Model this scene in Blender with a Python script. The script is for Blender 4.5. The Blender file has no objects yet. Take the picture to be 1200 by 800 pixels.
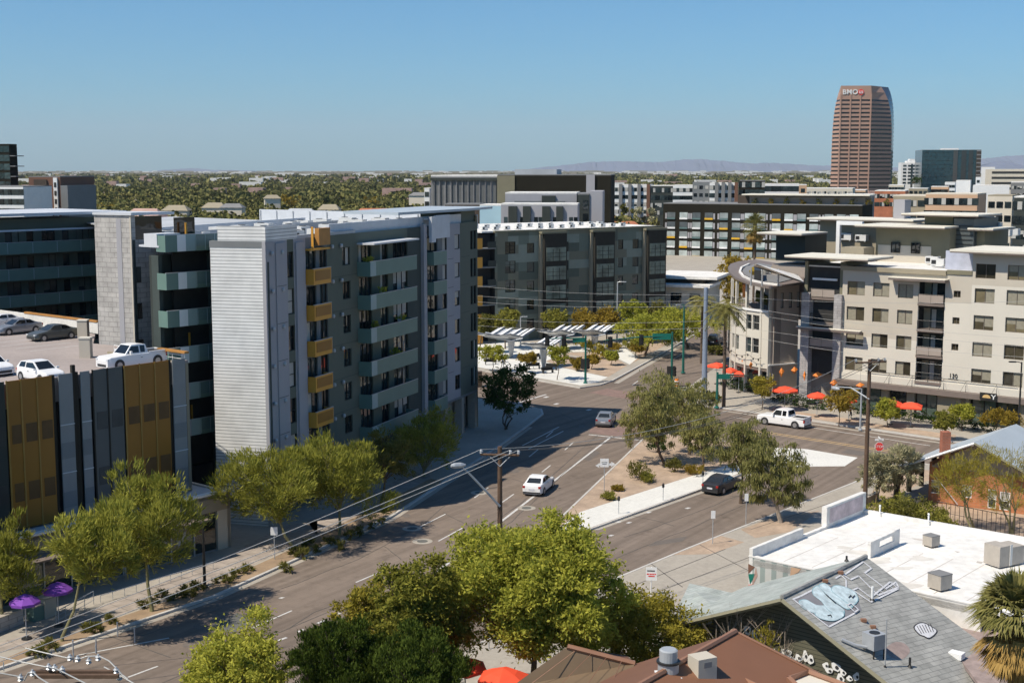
import bpy, math, random
import numpy as np
from mathutils import Vector, Matrix
random.seed(7); np.random.seed(7)
C = bpy.context.scene.collection
sc = bpy.context.scene
R = math.radians
# ------------------------------------------------------------------ survey: photo pixel (1200x800) -> place
CAMH, FPX, TILT = 28.0, 1550.0, R(7.35)
def ray(u, v):
    x, y = (u-600)/FPX, (400-v)/FPX
    c, s = math.cos(TILT), math.sin(TILT)
    return Vector((x, c+y*s, -s+y*c))
def G(u, v, z=0.0):
    r = ray(u, v); k = (z-CAMH)/r.z
    return Vector((r.x*k, r.y*k, z))
def g2(u, v, z=0.0):
    p = G(u, v, z); return (p.x, p.y)
def ppm(v, z=0.0):            # pixels per metre at the spot seen at row v, height z
    return FPX/(G(600, v, z).y)*1.006
def az(deg): a = R(deg); return Vector((math.sin(a), math.cos(a)))
dA, dB, dC = az(39.7), az(-50.3), az(20.3)
# ------------------------------------------------------------------ objects
def tag(o, label=None, cat=None, group=None, kind=None):
    if label: o['label'] = label
    if cat: o['category'] = cat
    if group: o['group'] = group
    if kind: o['kind'] = kind
    return o
def empty(name, loc, label, cat, group=None, rz=0):
    o = bpy.data.objects.new(name, None); C.objects.link(o)
    o.location = loc; o.rotation_euler = (0, 0, rz); o.empty_display_size = 0.3
    return tag(o, label, cat, group)
def wloc(o):
    p = Vector((0, 0, 0))
    while o is not None:
        p += o.location; o = o.parent
    return p
def inst(name, data, parent=None, loc=(0, 0, 0), rz=0.0, rel=True):
    o = bpy.data.objects.new(name, data); C.objects.link(o)
    o.parent = parent; o.location = loc; o.rotation_euler = (0, 0, rz)
    return o
class MB:
    def __init__(s, M=None): s.v = []; s.f = []; s.mi = []; s.mats = []; s.M = M; s.cur = 0
    def mat(s, m):
        if m not in s.mats: s.mats.append(m)
        s.cur = s.mats.index(m); return s
    def add(s, vs, fs, M=None):
        b = len(s.v); M = M if M is not None else s.M
        for p in vs:
            p = Vector(p); s.v.append(M @ p if M is not None else p)
        for f in fs: s.f.append([b+i for i in f]); s.mi.append(s.cur)
        return s
    def box(s, x0, x1, y0, y1, z0, z1, M=None):
        return s.add([(x0,y0,z0),(x1,y0,z0),(x1,y1,z0),(x0,y1,z0),(x0,y0,z1),(x1,y0,z1),(x1,y1,z1),(x0,y1,z1)],
                     [(3,2,1,0),(4,5,6,7),(0,1,5,4),(1,2,6,5),(2,3,7,6),(3,0,4,7)], M)
    def prism(s, pts, z0, z1, M=None, bottom=True):
        n = len(pts)
        a = sum(pts[i][0]*pts[(i+1)%n][1]-pts[(i+1)%n][0]*pts[i][1] for i in range(n))
        if a < 0: pts = list(pts)[::-1]
        vs = [(p[0],p[1],z0) for p in pts]+[(p[0],p[1],z1) for p in pts]
        fs = [tuple(range(n, 2*n))]+[(i,(i+1)%n,n+(i+1)%n,n+i) for i in range(n)]
        if bottom: fs.append(tuple(range(n-1,-1,-1)))
        return s.add(vs, fs, M)
    def poly(s, pts, M=None): return s.add(pts, [tuple(range(len(pts)))], M)
    def tube(s, pts, r, n=6, M=None, caps=True):
        pts = [Vector(p) for p in pts]
        rs = r if isinstance(r, (list, tuple)) else [r]*len(pts)
        vs = []; fs = []
        for i, p in enumerate(pts):
            d = (pts[min(i+1,len(pts)-1)]-pts[max(i-1,0)]).normalized()
            a = Vector((0,0,1)) if abs(d.z) < .9 else Vector((1,0,0))
            x = d.cross(a).normalized(); y = x.cross(d)
            for k in range(n):
                t = 2*math.pi*k/n
                vs.append(p+rs[i]*(math.cos(t)*x+math.sin(t)*y))
        for i in range(len(pts)-1):
            for k in range(n):
                a, b = i*n+k, i*n+(k+1)%n
                fs.append((a, b, b+n, a+n))
        if caps: fs.append(tuple(range(n-1,-1,-1))); fs.append(tuple(range((len(pts)-1)*n, len(pts)*n)))
        return s.add(vs, fs, M)
    def lathe(s, prof, n=12, c=(0,0,0), M=None):
        vs = []; fs = []
        for r, z in prof:
            for k in range(n):
                t = 2*math.pi*k/n; vs.append((c[0]+r*math.cos(t), c[1]+r*math.sin(t), c[2]+z))
        for i in range(len(prof)-1):
            for k in range(n):
                a, b = i*n+k, i*n+(k+1)%n; fs.append((a,b,b+n,a+n))
        fs.append(tuple(range(n-1,-1,-1))); fs.append(tuple(range((len(prof)-1)*n, len(prof)*n)))
        return s.add(vs, fs, M)
    def mesh(s, name='m', off=None):
        me = bpy.data.meshes.new(name)
        vs = s.v if off is None else [p-off for p in s.v]
        me.from_pydata([tuple(p) for p in vs], [], s.f)
        for m in s.mats: me.materials.append(m)
        if s.mats: me.polygons.foreach_set('material_index', s.mi)
        me.update(); return me
    def build(s, name, parent=None, m=None, smooth=False):      # world-space verts
        if m is not None and not s.mats: s.mats = [m]
        off = wloc(parent) if parent is not None else (sum((Vector(p) for p in s.v), Vector())/max(1,len(s.v)))
        if parent is None: off = Vector((off.x, off.y, 0))
        me = s.mesh(name, off)
        if smooth: me.polygons.foreach_set('use_smooth', [True]*len(me.polygons))
        o = bpy.data.objects.new(name, me); C.objects.link(o); o.parent = parent
        if parent is None: o.location = off
        return o
    def buildL(s, name, parent=None, m=None, smooth=False):      # local-space verts
        if m is not None and not s.mats: s.mats = [m]
        me = s.mesh(name)
        if smooth: me.polygons.foreach_set('use_smooth', [True]*len(me.polygons))
        o = bpy.data.objects.new(name, me); C.objects.link(o); o.parent = parent
        return o
def copy_tree(o, parent=None):
    c = o.copy(); C.objects.link(c); c.parent = parent
    for ch in list(o.children): copy_tree(ch, c)
    return c
def part(name, parent, m, fn, **k):
    b = MB(k.pop('M', None)); b.mat(m); fn(b); return b.build(name, parent, **k)
# ------------------------------------------------------------------ materials
def nt(name):
    m = bpy.data.materials.new(name); m.use_nodes = True
    t = m.node_tree; t.nodes.clear(); return m, t, t.nodes, t.links
def ramp2(n, l, fac, c1, c2, p1=0.3, p2=0.7):
    r = n.new('ShaderNodeValToRGB'); r.color_ramp.elements[0].position = p1; r.color_ramp.elements[1].position = p2
    r.color_ramp.elements[0].color = (*c1, 1); r.color_ramp.elements[1].color = (*c2, 1)
    l.new(fac, r.inputs[0]); return r.outputs[0]
def noise(n, l, scale, detail=4, vec=None, rough=.6):
    t = n.new('ShaderNodeTexNoise'); t.inputs['Scale'].default_value = scale; t.inputs['Detail'].default_value = detail
    t.inputs['Roughness'].default_value = rough
    if vec is not None: l.new(vec, t.inputs['Vector'])
    return t.outputs['Fac']
def mul(c, k): return tuple(min(1, x*k) for x in c[:3])
def mat(name, col, rough=.7, metal=0, var=.12, scale=1.2, bump=0, fine=None, spec=.4, streak=False):
    m, t, n, l = nt(name)
    o = n.new('ShaderNodeOutputMaterial'); p = n.new('ShaderNodeBsdfPrincipled'); l.new(p.outputs[0], o.inputs[0])
    p.inputs['Roughness'].default_value = rough; p.inputs['Metallic'].default_value = metal
    p.inputs['Specular IOR Level'].default_value = spec
    tc = n.new('ShaderNodeTexCoord'); vec = tc.outputs['Object']
    if streak:
        mp = n.new('ShaderNodeMapping'); mp.inputs['Scale'].default_value = (1, 1, .12); l.new(vec, mp.inputs[0]); vec = mp.outputs[0]
    f = noise(n, l, scale, 5, vec)
    c = ramp2(n, l, f, mul(col, 1-var), mul(col, 1+var))
    if fine:
        f2 = noise(n, l, fine, 3, tc.outputs['Object'])
        mx = n.new('ShaderNodeMix'); mx.data_type = 'RGBA'; mx.blend_type = 'MULTIPLY'; mx.inputs[0].default_value = .4
        c2 = ramp2(n, l, f2, (.75,)*3, (1.15,)*3)
        l.new(c, mx.inputs[6]); l.new(c2, mx.inputs[7]); c = mx.outputs[2]
    l.new(c, p.inputs['Base Color'])
    if bump:
        b = n.new('ShaderNodeBump'); b.inputs['Strength'].default_value = bump; b.inputs['Distance'].default_value = .05
        l.new(noise(n, l, (fine or scale*6), 3, tc.outputs['Object']), b.inputs['Height']); l.new(b.outputs[0], p.inputs['Normal'])
    return m
def mat_wave(name, c1, c2, scale, axis='Z', rough=.5, metal=0, bump=.6, thin=.35, dist=.05):
    """ribbed / boarded / corrugated cladding: pattern along one axis"""
    m, t, n, l = nt(name)
    o = n.new('ShaderNodeOutputMaterial'); p = n.new('ShaderNodeBsdfPrincipled'); l.new(p.outputs[0], o.inputs[0])
    p.inputs['Roughness'].default_value = rough; p.inputs['Metallic'].default_value = metal
    tc = n.new('ShaderNodeTexCoord'); sx = n.new('ShaderNodeSeparateXYZ'); l.new(tc.outputs['Object'], sx.inputs[0])
    mt = n.new('ShaderNodeMath'); mt.operation = 'MULTIPLY'; l.new(sx.outputs[axis], mt.inputs[0]); mt.inputs[1].default_value = scale
    fr = n.new('ShaderNodeMath'); fr.operation = 'FRACT'; l.new(mt.outputs[0], fr.inputs[0])
    lt = n.new('ShaderNodeMath'); lt.operation = 'GREATER_THAN'; l.new(fr.outputs[0], lt.inputs[0]); lt.inputs[1].default_value = thin
    mx = n.new('ShaderNodeMix'); mx.data_type = 'RGBA'; l.new(lt.outputs[0], mx.inputs[0])
    mx.inputs[6].default_value = (*c2, 1); mx.inputs[7].default_value = (*c1, 1)
    f = noise(n, l, .7, 5, tc.outputs['Object']); c3 = ramp2(n, l, f, (.86,)*3, (1.08,)*3)
    m2 = n.new('ShaderNodeMix'); m2.data_type = 'RGBA'; m2.blend_type = 'MULTIPLY'; m2.inputs[0].default_value = 1
    l.new(mx.outputs[2], m2.inputs[6]); l.new(c3, m2.inputs[7]); l.new(m2.outputs[2], p.inputs['Base Color'])
    if bump:
        b = n.new('ShaderNodeBump'); b.inputs['Strength'].default_value = bump; b.inputs['Distance'].default_value = dist
        l.new(fr.outputs[0], b.inputs['Height']); l.new(b.outputs[0], p.inputs['Normal'])
    return m
def mat_brick(name, c1, c2, mortar, w=.4, h=.2, msize=.012, rough=.85, rot=0.0, flat=False):
    m, t, n, l = nt(name)
    o = n.new('ShaderNodeOutputMaterial'); p = n.new('ShaderNodeBsdfPrincipled'); l.new(p.outputs[0], o.inputs[0])
    p.inputs['Roughness'].default_value = rough
    tc = n.new('ShaderNodeTexCoord'); sx = n.new('ShaderNodeSeparateXYZ')
    mp = n.new('ShaderNodeMapping'); mp.inputs['Rotation'].default_value = (0, 0, rot); l.new(tc.outputs['Object'], mp.inputs[0]); l.new(mp.outputs[0], sx.inputs[0])
    cb = n.new('ShaderNodeCombineXYZ')
    l.new(sx.outputs['X'], cb.inputs['X']); l.new(sx.outputs['Y' if flat else 'Z'], cb.inputs['Y'])
    b = n.new('ShaderNodeTexBrick'); l.new(cb.outputs[0], b.inputs['Vector'])
    b.inputs['Color1'].default_value = (*c1, 1); b.inputs['Color2'].default_value = (*c2, 1); b.inputs['Mortar'].default_value = (*mortar, 1)
    b.inputs['Scale'].default_value = 1; b.inputs['Mortar Size'].default_value = msize
    b.inputs['Brick Width'].default_value = w; b.inputs['Row Height'].default_value = h
    f = noise(n, l, 1.1, 6, tc.outputs['Object']); c3 = ramp2(n, l, f, (.72,)*3, (1.12,)*3)
    m2 = n.new('ShaderNodeMix'); m2.data_type = 'RGBA'; m2.blend_type = 'MULTIPLY'; m2.inputs[0].default_value = 1
    l.new(b.outputs['Color'], m2.inputs[6]); l.new(c3, m2.inputs[7]); l.new(m2.outputs[2], p.inputs['Base Color'])
    return m
def mat_leaf(name, c1, c2, trans=.35):
    m, t, n, l = nt(name)
    o = n.new('ShaderNodeOutputMaterial'); d = n.new('ShaderNodeBsdfDiffuse'); tr = n.new('ShaderNodeBsdfTranslucent')
    mx = n.new('ShaderNodeMixShader'); mx.inputs[0].default_value = trans
    l.new(d.outputs[0], mx.inputs[1]); l.new(tr.outputs[0], mx.inputs[2]); l.new(mx.outputs[0], o.inputs[0])
    tc = n.new('ShaderNodeTexCoord'); f = noise(n, l, 1.5, 4, tc.outputs['Object'], .7)
    oi = n.new('ShaderNodeObjectInfo')
    g = n.new('ShaderNodeNewGeometry')
    ad = n.new('ShaderNodeMath'); ad.operation = 'MULTIPLY_ADD'; l.new(g.outputs['Random Per Island'], ad.inputs[0]); ad.inputs[1].default_value = .45
    sb = n.new('ShaderNodeMath'); sb.operation = 'MULTIPLY_ADD'; l.new(oi.outputs['Random'], sb.inputs[0]); sb.inputs[1].default_value = .3; l.new(f, sb.inputs[2])
    ss = n.new('ShaderNodeMath'); ss.operation = 'SUBTRACT'; l.new(sb.outputs[0], ss.inputs[0]); ss.inputs[1].default_value = .32
    l.new(ss.outputs[0], ad.inputs[2])
    c = ramp2(n, l, ad.outputs[0], c1, c2, .15, .85)
    l.new(c, d.inputs[0]); l.new(c, tr.inputs[0])
    return m
def mat_glass(name, col=(.02,.03,.035), rough=.04, spec=.8, var=.5):
    m = mat(name, col, rough=rough, var=var, scale=.35, spec=spec); n, l = m.node_tree.nodes, m.node_tree.links
    p = next(x for x in n if x.type == 'BSDF_PRINCIPLED'); src = p.inputs['Base Color'].links[0].from_socket
    oi = n.new('ShaderNodeObjectInfo'); mx = n.new('ShaderNodeMix'); mx.data_type = 'RGBA'; mx.blend_type = 'MULTIPLY'; mx.inputs[0].default_value = 1
    l.new(src, mx.inputs[6]); l.new(ramp2(n, l, oi.outputs['Random'], (.5,.5,.5), (2.4,2.3,2.1), .2, 1.0), mx.inputs[7]); l.new(mx.outputs[2], p.inputs['Base Color'])
    tc = n.new('ShaderNodeTexCoord'); ad = n.new('ShaderNodeVectorMath'); ad.operation = 'ADD'; l.new(tc.outputs['Object'], ad.inputs[0]); l.new(oi.outputs['Random'], ad.inputs[1])
    b = n.new('ShaderNodeBump'); b.inputs['Strength'].default_value = .35; b.inputs['Distance'].default_value = .05; l.new(noise(n, l, .9, 1, ad.outputs[0]), b.inputs['Height']); l.new(b.outputs[0], p.inputs['Normal'])
    return m
M = {}
def lin(r, g, b):             # sRGB 0-255 to linear
    f = lambda x: ((x/255+.055)/1.055)**2.4 if x > 10 else x/255/12.92
    return (f(r), f(g), f(b))
def mat_asphalt():
    m, t, n, l = nt('asphalt'); o = n.new('ShaderNodeOutputMaterial'); p = n.new('ShaderNodeBsdfPrincipled'); l.new(p.outputs[0], o.inputs[0]); p.inputs['Roughness'].default_value = .9; p.inputs['Specular IOR Level'].default_value = .2
    tc = n.new('ShaderNodeTexCoord'); v = tc.outputs['Object']
    c = ramp2(n, l, noise(n, l, .06, 4, v), (.175,.139,.113), (.228,.183,.150))
    mp = n.new('ShaderNodeMapping'); mp.vector_type = 'TEXTURE'; mp.inputs['Rotation'].default_value = (0,0,R(90-33)); mp.inputs['Scale'].default_value = (40,.9,1); l.new(v, mp.inputs[0])
    for f, lo, hi, k, a, b in [(noise(n, l, 1.0, 3, mp.outputs[0]), .74, 1.1, .8, .35, .62), (noise(n, l, 1.4, 5, v), .82, 1.12, .6, .3, .7), (noise(n, l, 14, 3, v), .8, 1.15, .45, .3, .7), (noise(n, l, .35, 6, v, .75), .72, 1.0, .7, .32, .42)]:
        mx = n.new('ShaderNodeMix'); mx.data_type = 'RGBA'; mx.blend_type = 'MULTIPLY'; mx.inputs[0].default_value = k
        l.new(c, mx.inputs[6]); l.new(ramp2(n, l, f, (lo,)*3, (hi,)*3, a, b), mx.inputs[7]); c = mx.outputs[2]
    l.new(c, p.inputs['Base Color']); return m
M['asphalt'] = mat_asphalt()
M['asphalt_patch'] = mat('asphalt_patch', (.125,.125,.115), .9, var=.08, scale=.5, fine=8)
M['concrete'] = mat('concrete', (.37,.335,.285), .9, var=.10, scale=.25, fine=3)
M['concrete_white'] = mat('concrete_white', (.66,.65,.61), .85, var=.05, scale=.3, fine=4)
M['kerb'] = mat('kerb', (.50,.48,.45), .9, var=.1, scale=.5)
M['dirt'] = mat('dirt', (.40,.30,.22), .95, var=.2, scale=.5, fine=4)
M['gravel'] = mat('gravel', (.30,.215,.14), .95, var=.18, scale=.8, fine=9, bump=.3)
M['pink_paving'] = mat_brick('pink_paving', (.34,.29,.25), (.39,.335,.29), (.22,.19,.17), 1.3, 1.3, .03, flat=True, rot=R(39.7))
M['plain_ground'] = mat('plain_ground', (.19,.17,.11), .95, var=.35, scale=.012, fine=.05)
M['paint_white'] = mat('paint_white', (.56,.55,.53), .7, var=.15, scale=2)
M['paint_yellow'] = mat('paint_yellow', (.62,.42,.18), .7, var=.15, scale=2)
M['white'] = mat('white_paint', (.78,.78,.77), .5, var=.04, scale=.6)
M['roof_white'] = mat('roof_white', (.74,.72,.68), .7, var=.09, scale=.4, fine=1.6)
M['stucco'] = mat('cream_stucco', (.50,.455,.38), .9, var=.05, scale=.25, bump=.04)
M['stucco_lt'] = mat('pale_stucco', (.61,.575,.50), .9, var=.04, scale=.25, bump=.04)
M['brown_lifted'] = mat('warm_brown_wall', (.52,.44,.37), .9, var=.05, scale=.3)  # base colour lifted because its wall stands in shade
M['stucco_tan'] = mat('tan_stucco', (.31,.27,.195), .9, var=.06, scale=.4)
M['olive'] = mat('olive_stucco', (.20,.185,.125), .9, var=.06, scale=.4)
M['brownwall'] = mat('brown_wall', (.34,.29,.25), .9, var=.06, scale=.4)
M['fascia'] = mat('brown_fascia', (.185,.15,.13), .6, var=.08)
M['blade'] = mat('blade_roof', (.70,.66,.56), .6, var=.06, scale=.3)
M['masonry'] = mat_brick('masonry', (.36,.345,.34), (.42,.40,.395), (.24,.23,.23), .6, .3, .02)
M['green'] = mat('green_gray_stucco', (.115,.132,.105), .85, var=.06, scale=.4, streak=True)
M['lilac'] = mat('lilac_stucco', (.35,.345,.365), .85, var=.05, scale=.4, streak=True)
M['lilac_dk'] = mat('slate_stucco', (.19,.20,.205), .85, var=.06, scale=.4)
M['greenedge'] = mat('dark_green_stucco', (.05,.065,.06), .8, var=.08)
M['teal'] = mat('teal_panel', (.13,.215,.185), .45, var=.05, scale=.5)
M['teal_lt'] = mat('pale_teal_panel', (.28,.37,.37), .45, var=.05, scale=.5)
M['yellow'] = mat('ochre_panel', (.60,.29,.04), .5, var=.06, scale=.8)
M['yellow_dk'] = mat('bronze_panel', (.275,.122,.014), .4, var=.12, scale=.2)
M['corr'] = mat_wave('corrugated_metal', (.78,.775,.755), (.36,.36,.36), 3.8, 'Z', .5, .0, .15, .25, .04)
M['block'] = mat_brick('concrete_block', (.43,.41,.385), (.47,.45,.42), (.30,.285,.27), .82, .41, .03)
M['darkpanel'] = mat('charcoal_panel', (.045,.052,.047), .6, var=.1, scale=.3, spec=.15)
M['graypanel'] = mat('slate_panel', (.23,.245,.25), .45, var=.05)
M['recess'] = mat('deep_recess', (.03,.03,.03), .8, var=.2)
M['roof_gray'] = mat('gray_membrane', (.42,.44,.46), .8, var=.12, scale=.15)
M['roof_metal'] = mat('blue_gray_metal_roof', (.40,.45,.49), .45, var=.05, scale=.4)
M['parapet'] = mat('parapet_cap', (.55,.57,.60), .5, var=.06)
M['deck'] = mat('parking_deck', (.33,.285,.265), .9, var=.12, scale=.2, fine=4)
M['glass'] = mat_glass('dark_glass')
M['glass_shop'] = mat_glass('shop_glass', (.035,.05,.045))
M['glass_teal'] = mat_glass('teal_glass', (.02,.07,.10), .08)
M['glass_rail'] = mat('milky_balcony_glass', (.13,.20,.20), .25, var=.1, scale=.8, spec=.7)
M['blind'] = mat('window_blind', (.42,.41,.38), .5, var=.08, scale=3)
M['blind_dk'] = mat('window_blind_dim', (.14,.15,.125), .4, var=.2, scale=3)
M['frame_dk'] = mat('dark_window_frame', (.035,.032,.026), .6, spec=.15)
M['frame_br'] = mat('brown_window_frame', (.15,.125,.10), .5)
M['metal'] = mat('galvanised_metal', (.42,.44,.46), .45, .3, var=.08, scale=2)
M['metal_dk'] = mat('black_metal', (.03,.03,.03), .45, .2)
M['ac'] = mat('ac_unit_casing', (.62,.62,.60), .6, var=.08, scale=1.5)
M['ac_tan'] = mat('tan_ac_casing', (.40,.36,.31), .6, var=.12, scale=1.5)
M['greenpole'] = mat('green_pole', (.015,.13,.105), .4, .1, var=.1)
M['signgreen'] = mat('street_sign_green', (.01,.16,.12), .4, var=.05)
M['bluepole'] = mat('galvanised_pole', (.30,.36,.46), .5, .3, var=.1, scale=.8)
M['wood'] = mat('weathered_wood_pole', (.115,.07,.045), .9, var=.25, scale=1.5, fine=8)
M['wire'] = mat('pale_wire', (.36,.36,.35), .5, .2, var=.05)
M['wire_dk'] = mat('dark_wire', (.08,.08,.08), .6, var=.05)
M['porcelain'] = mat('grey_insulator', (.36,.38,.40), .25, var=.05)
M['red'] = mat('red_canvas', (.80,.085,.035), .8, var=.06, scale=3)
M['orange'] = mat('orange_panel', (.75,.22,.03), .6, var=.1)
M['purple'] = mat('purple_canvas', (.20,.06,.38), .8, var=.08)
M['brick'] = mat_brick('orange_brick', (.46,.165,.065), (.52,.20,.085), (.36,.22,.14), .5, .16, .015, rot=R(25))
M['chimney'] = mat_brick('red_brick', (.36,.10,.05), (.40,.13,.07), (.3,.2,.15), .3, .12, .012)
M['shingle'] = mat_brick('asphalt_shingle', (.31,.31,.29), (.39,.385,.36), (.23,.23,.22), .9, .26, .02, flat=True, rot=R(-39.7))
M['shingle_t'] = mat_brick('teal_shingle', (.36,.40,.375), (.42,.45,.43), (.29,.32,.30), .9, .3, .02, flat=True, rot=R(-39.7))
M['olivewood'] = mat_wave('olive_clapboard', (.13,.125,.085), (.05,.05,.035), 5.0, 'Z', .8, 0, .4, .2)
M['rust'] = mat('brown_metal_roof', (.175,.088,.055), .65, var=.08, scale=.4)
M['rust2'] = mat('rust_brown_roof', (.215,.10,.055), .65, var=.06, scale=.4)
M['rust_rib'] = mat('brown_roof_ridge', (.27,.14,.085), .5, var=.05)
M['bark'] = mat('bark', (.12,.085,.06), .95, var=.25, scale=3, fine=10)
M['bark_lt'] = mat('pale_bark', (.30,.25,.20), .95, var=.2, scale=3)
M['bark_pv'] = mat('palo_verde_bark', (.22,.20,.10), .9, var=.2, scale=3)
M['tyre'] = mat('tyre_rubber', (.02,.02,.02), .8)
M['rim'] = mat('alloy_rim', (.45,.45,.46), .35, .6)
M['carglass'] = mat_glass('car_glass', (.012,.014,.016), .05, .7, .1)
M['lamp_red'] = mat('tail_lamp_red', (.35,.015,.012), .25)
M['lamp_clear'] = mat('head_lamp_clear', (.6,.62,.64), .15)
M['plate'] = mat('number_plate', (.55,.55,.6), .5)
M['plastic_dk'] = mat('dark_plastic', (.035,.035,.037), .6)
M['stripemural'] = mat_wave('striped_mural', (.50,.50,.47), (.28,.33,.31), 1.7, 'X', .8, 0, 0, .45)
M['skin'] = mat('skin', (.45,.27,.19), .6)
M['cloth_w'] = mat('pale_shirt_cloth', (.6,.6,.62), .9)
M['cloth_b'] = mat('blue_shirt_cloth', (.12,.16,.30), .9)
M['cloth_d'] = mat('dark_trouser_cloth', (.03,.035,.05), .9)
M['hair'] = mat('dark_hair', (.02,.015,.01), .7)
M['bmo'] = mat('tower_brown_stone', (.43,.265,.20), .8, var=.05, scale=.05)
M['bmo_glass'] = mat_glass('tower_glass', (.018,.014,.013), .15, .5)
M['copper'] = mat('orange_tile_roof', (.42,.155,.08), .85, var=.2, scale=.4)
M['pinkstone'] = mat('pink_stone', (.42,.28,.235), .85, var=.15, scale=.2)
M['cream'] = mat('cream_wall', (.62,.56,.46), .85, var=.06, scale=.2)
M['peach'] = mat('peach_wall', (.52,.34,.22), .85, var=.06, scale=.2)
M['brown_dk'] = mat('dark_brown_wall', (.065,.048,.035), .8, var=.1, scale=.1)
M['redbrown'] = mat('red_brown_wall', (.17,.085,.055), .8, var=.1, scale=.1)
M['black_wall'] = mat('charcoal_wall', (.022,.020,.014), .95, var=.12, scale=.08, spec=.08)
M['gray_wall'] = mat('gray_wall', (.20,.20,.20), .8, var=.08, scale=.1)
M['seal'] = mat('crack_sealant', (.10,.09,.08), .7)
M['light_blue'] = mat('pale_blue_wall', (.35,.52,.60), .7, var=.1, scale=.1)
# foliage
M['lf_pv'] = mat_leaf('palo_verde_leaf', (.155,.165,.028), (.42,.41,.08), .42)
M['lf_olive'] = mat_leaf('olive_leaf', (.085,.09,.02), (.24,.22,.06))
M['lf_acacia'] = mat_leaf('acacia_leaf', (.125,.13,.042), (.38,.355,.13), .38)
M['lf_bright'] = mat_leaf('bright_leaf', (.21,.235,.03), (.53,.51,.09), .45)
M['lf_yel'] = mat_leaf('yellowish_leaf', (.21,.18,.02), (.44,.37,.07), .4)
M['lf_dark'] = mat_leaf('dark_leaf', (.025,.05,.012), (.07,.11,.03), .25)
M['lf_juniper'] = mat_leaf('juniper_leaf', (.03,.05,.008), (.12,.16,.03), .25)
M['lf_far'] = mat_leaf('far_tree_leaf', (.075,.085,.035), (.19,.17,.075), .2)
M['lf_palm'] = mat_leaf('palm_leaf', (.13,.13,.035), (.30,.27,.10), .25)
M['lf_straw'] = mat_leaf('dry_palm_skirt', (.30,.19,.06), (.48,.32,.11), .25)
M['lf_golden'] = mat_leaf('golden_leaf', (.19,.14,.02), (.40,.29,.055), .4)
M['lf_silver'] = mat_leaf('silvery_leaf', (.24,.23,.13), (.50,.46,.28), .3)
M['lf_mid'] = mat_leaf('mid_leaf', (.10,.11,.02), (.33,.31,.055), .35)
M['glass_rb'] = mat_glass('bronze_window_glass', (.085,.075,.05), .12, .6, .4)
M['blind_tan'] = mat('tan_blind', (.27,.25,.19), .5, var=.12, scale=3)
M['lf_brown'] = mat_leaf('brown_leaf', (.14,.085,.03), (.27,.17,.07), .3)
SUN_E = 5.0; SKY = (1.0, .5, 6.0, .098); EXPO = 0.17; HAZE = 2.6e-5; TINT = (.50,.90,1.07)
# ------------------------------------------------------------------ foliage
def rnd(n, rs): return rs.rand(n)
def leaf_mesh(name, lobes, n, L, W, kind, m, seed=0, fill=.55):
    """lobes: list (cx,cy,cz,rx,ry,rz). n leaves. Each leaf is a small rhombus of its own."""
    rs = np.random.RandomState(seed)
    lob = np.array(lobes, dtype=float)
    vol = (lob[:,3]*lob[:,4]*lob[:,5])**(2/3); pr = vol/vol.sum()
    idx = rs.choice(len(lob), n, p=pr)
    d = rs.normal(size=(n,3)); d /= np.linalg.norm(d, axis=1)[:,None]
    # sprays: leaves bunch round spray points so that light falls in clumps
    ns = max(14, n//(26 if n < 5000 else 60 if n < 20000 else 90))
    sd = rs.normal(size=(ns,3)); sd /= np.linalg.norm(sd, axis=1)[:,None]
    si = rs.choice(len(lob), ns, p=pr); sr = fill+(1-fill)*rs.rand(ns)**.6
    pick = rs.randint(0, ns, n)
    c = lob[si[pick]]
    base = c[:,0:3]+sd[pick]*sr[pick][:,None]*c[:,3:6]
    rad = sd[pick]
    sp = (c[:,3]*(.17 if n > 5000 else .20)+.05)[:,None]
    base = base+rs.normal(size=(n,3))*sp*np.array([1,1,.7])*.9*(.6+.8*rs.rand(ns))[pick][:,None]
    j = rs.normal(size=(n,3))
    if kind == 'feather': dr = rad*.7+np.array([0,0,.75])+j*.32
    elif kind == 'droop': dr = rad*.25+np.array([0,0,-1.0])+j*.25
    elif kind == 'upright': dr = np.array([0,0,1.0])+rad*.35+j*.3
    elif kind == 'spiky': dr = rad*1.0+j*.25
    else: dr = rad*.4+j*.9
    dr /= np.linalg.norm(dr, axis=1)[:,None]
    q = rs.normal(size=(n,3)); sd2 = np.cross(dr, q); sd2 /= np.linalg.norm(sd2, axis=1)[:,None]
    ll = (L*(.6+.8*rs.rand(n)))[:,None]; ww = (W*(.6+.8*rs.rand(n)))[:,None]
    if kind == 'droop': base[:,2] += 0
    v = np.stack([base, base+dr*ll*.5+sd2*ww*.5, base+dr*ll, base+dr*ll*.5-sd2*ww*.5], axis=1).reshape(-1,3)
    me = bpy.data.meshes.new(name)
    me.vertices.add(4*n); me.vertices.foreach_set('co', v.astype(np.float32).ravel())
    me.loops.add(4*n); me.loops.foreach_set('vertex_index', np.arange(4*n, dtype=np.int32))
    me.polygons.add(n); me.polygons.foreach_set('loop_start', np.arange(0,4*n,4, dtype=np.int32))
    me.polygons.foreach_set('loop_total', np.full(n,4,dtype=np.int32))
    me.materials.append(m); me.update(calc_edges=True)
    return me
def make_lobes(rx, ry, rz, cz, k, seed, small=.42, droop=0):
    rs = random.Random(seed); out = [(0,0,cz,rx*.6,ry*.6,rz*.7)]
    for i in range(k):
        a = 2.399*i+rs.uniform(-.3,.3); e = math.asin(max(-1,min(1,-.75+1.7*(i+.5)/k)))
        rr = rs.uniform(.42,.88)*math.cos(e)+.06
        s = small*rs.uniform(.65,1.15)
        out.append((math.cos(a)*rx*rr, math.sin(a)*ry*rr, cz+math.sin(e)*rz*rs.uniform(.52,.84), rx*s, ry*s, rz*s*rs.uniform(.8,1.1)))
    return out
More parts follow.
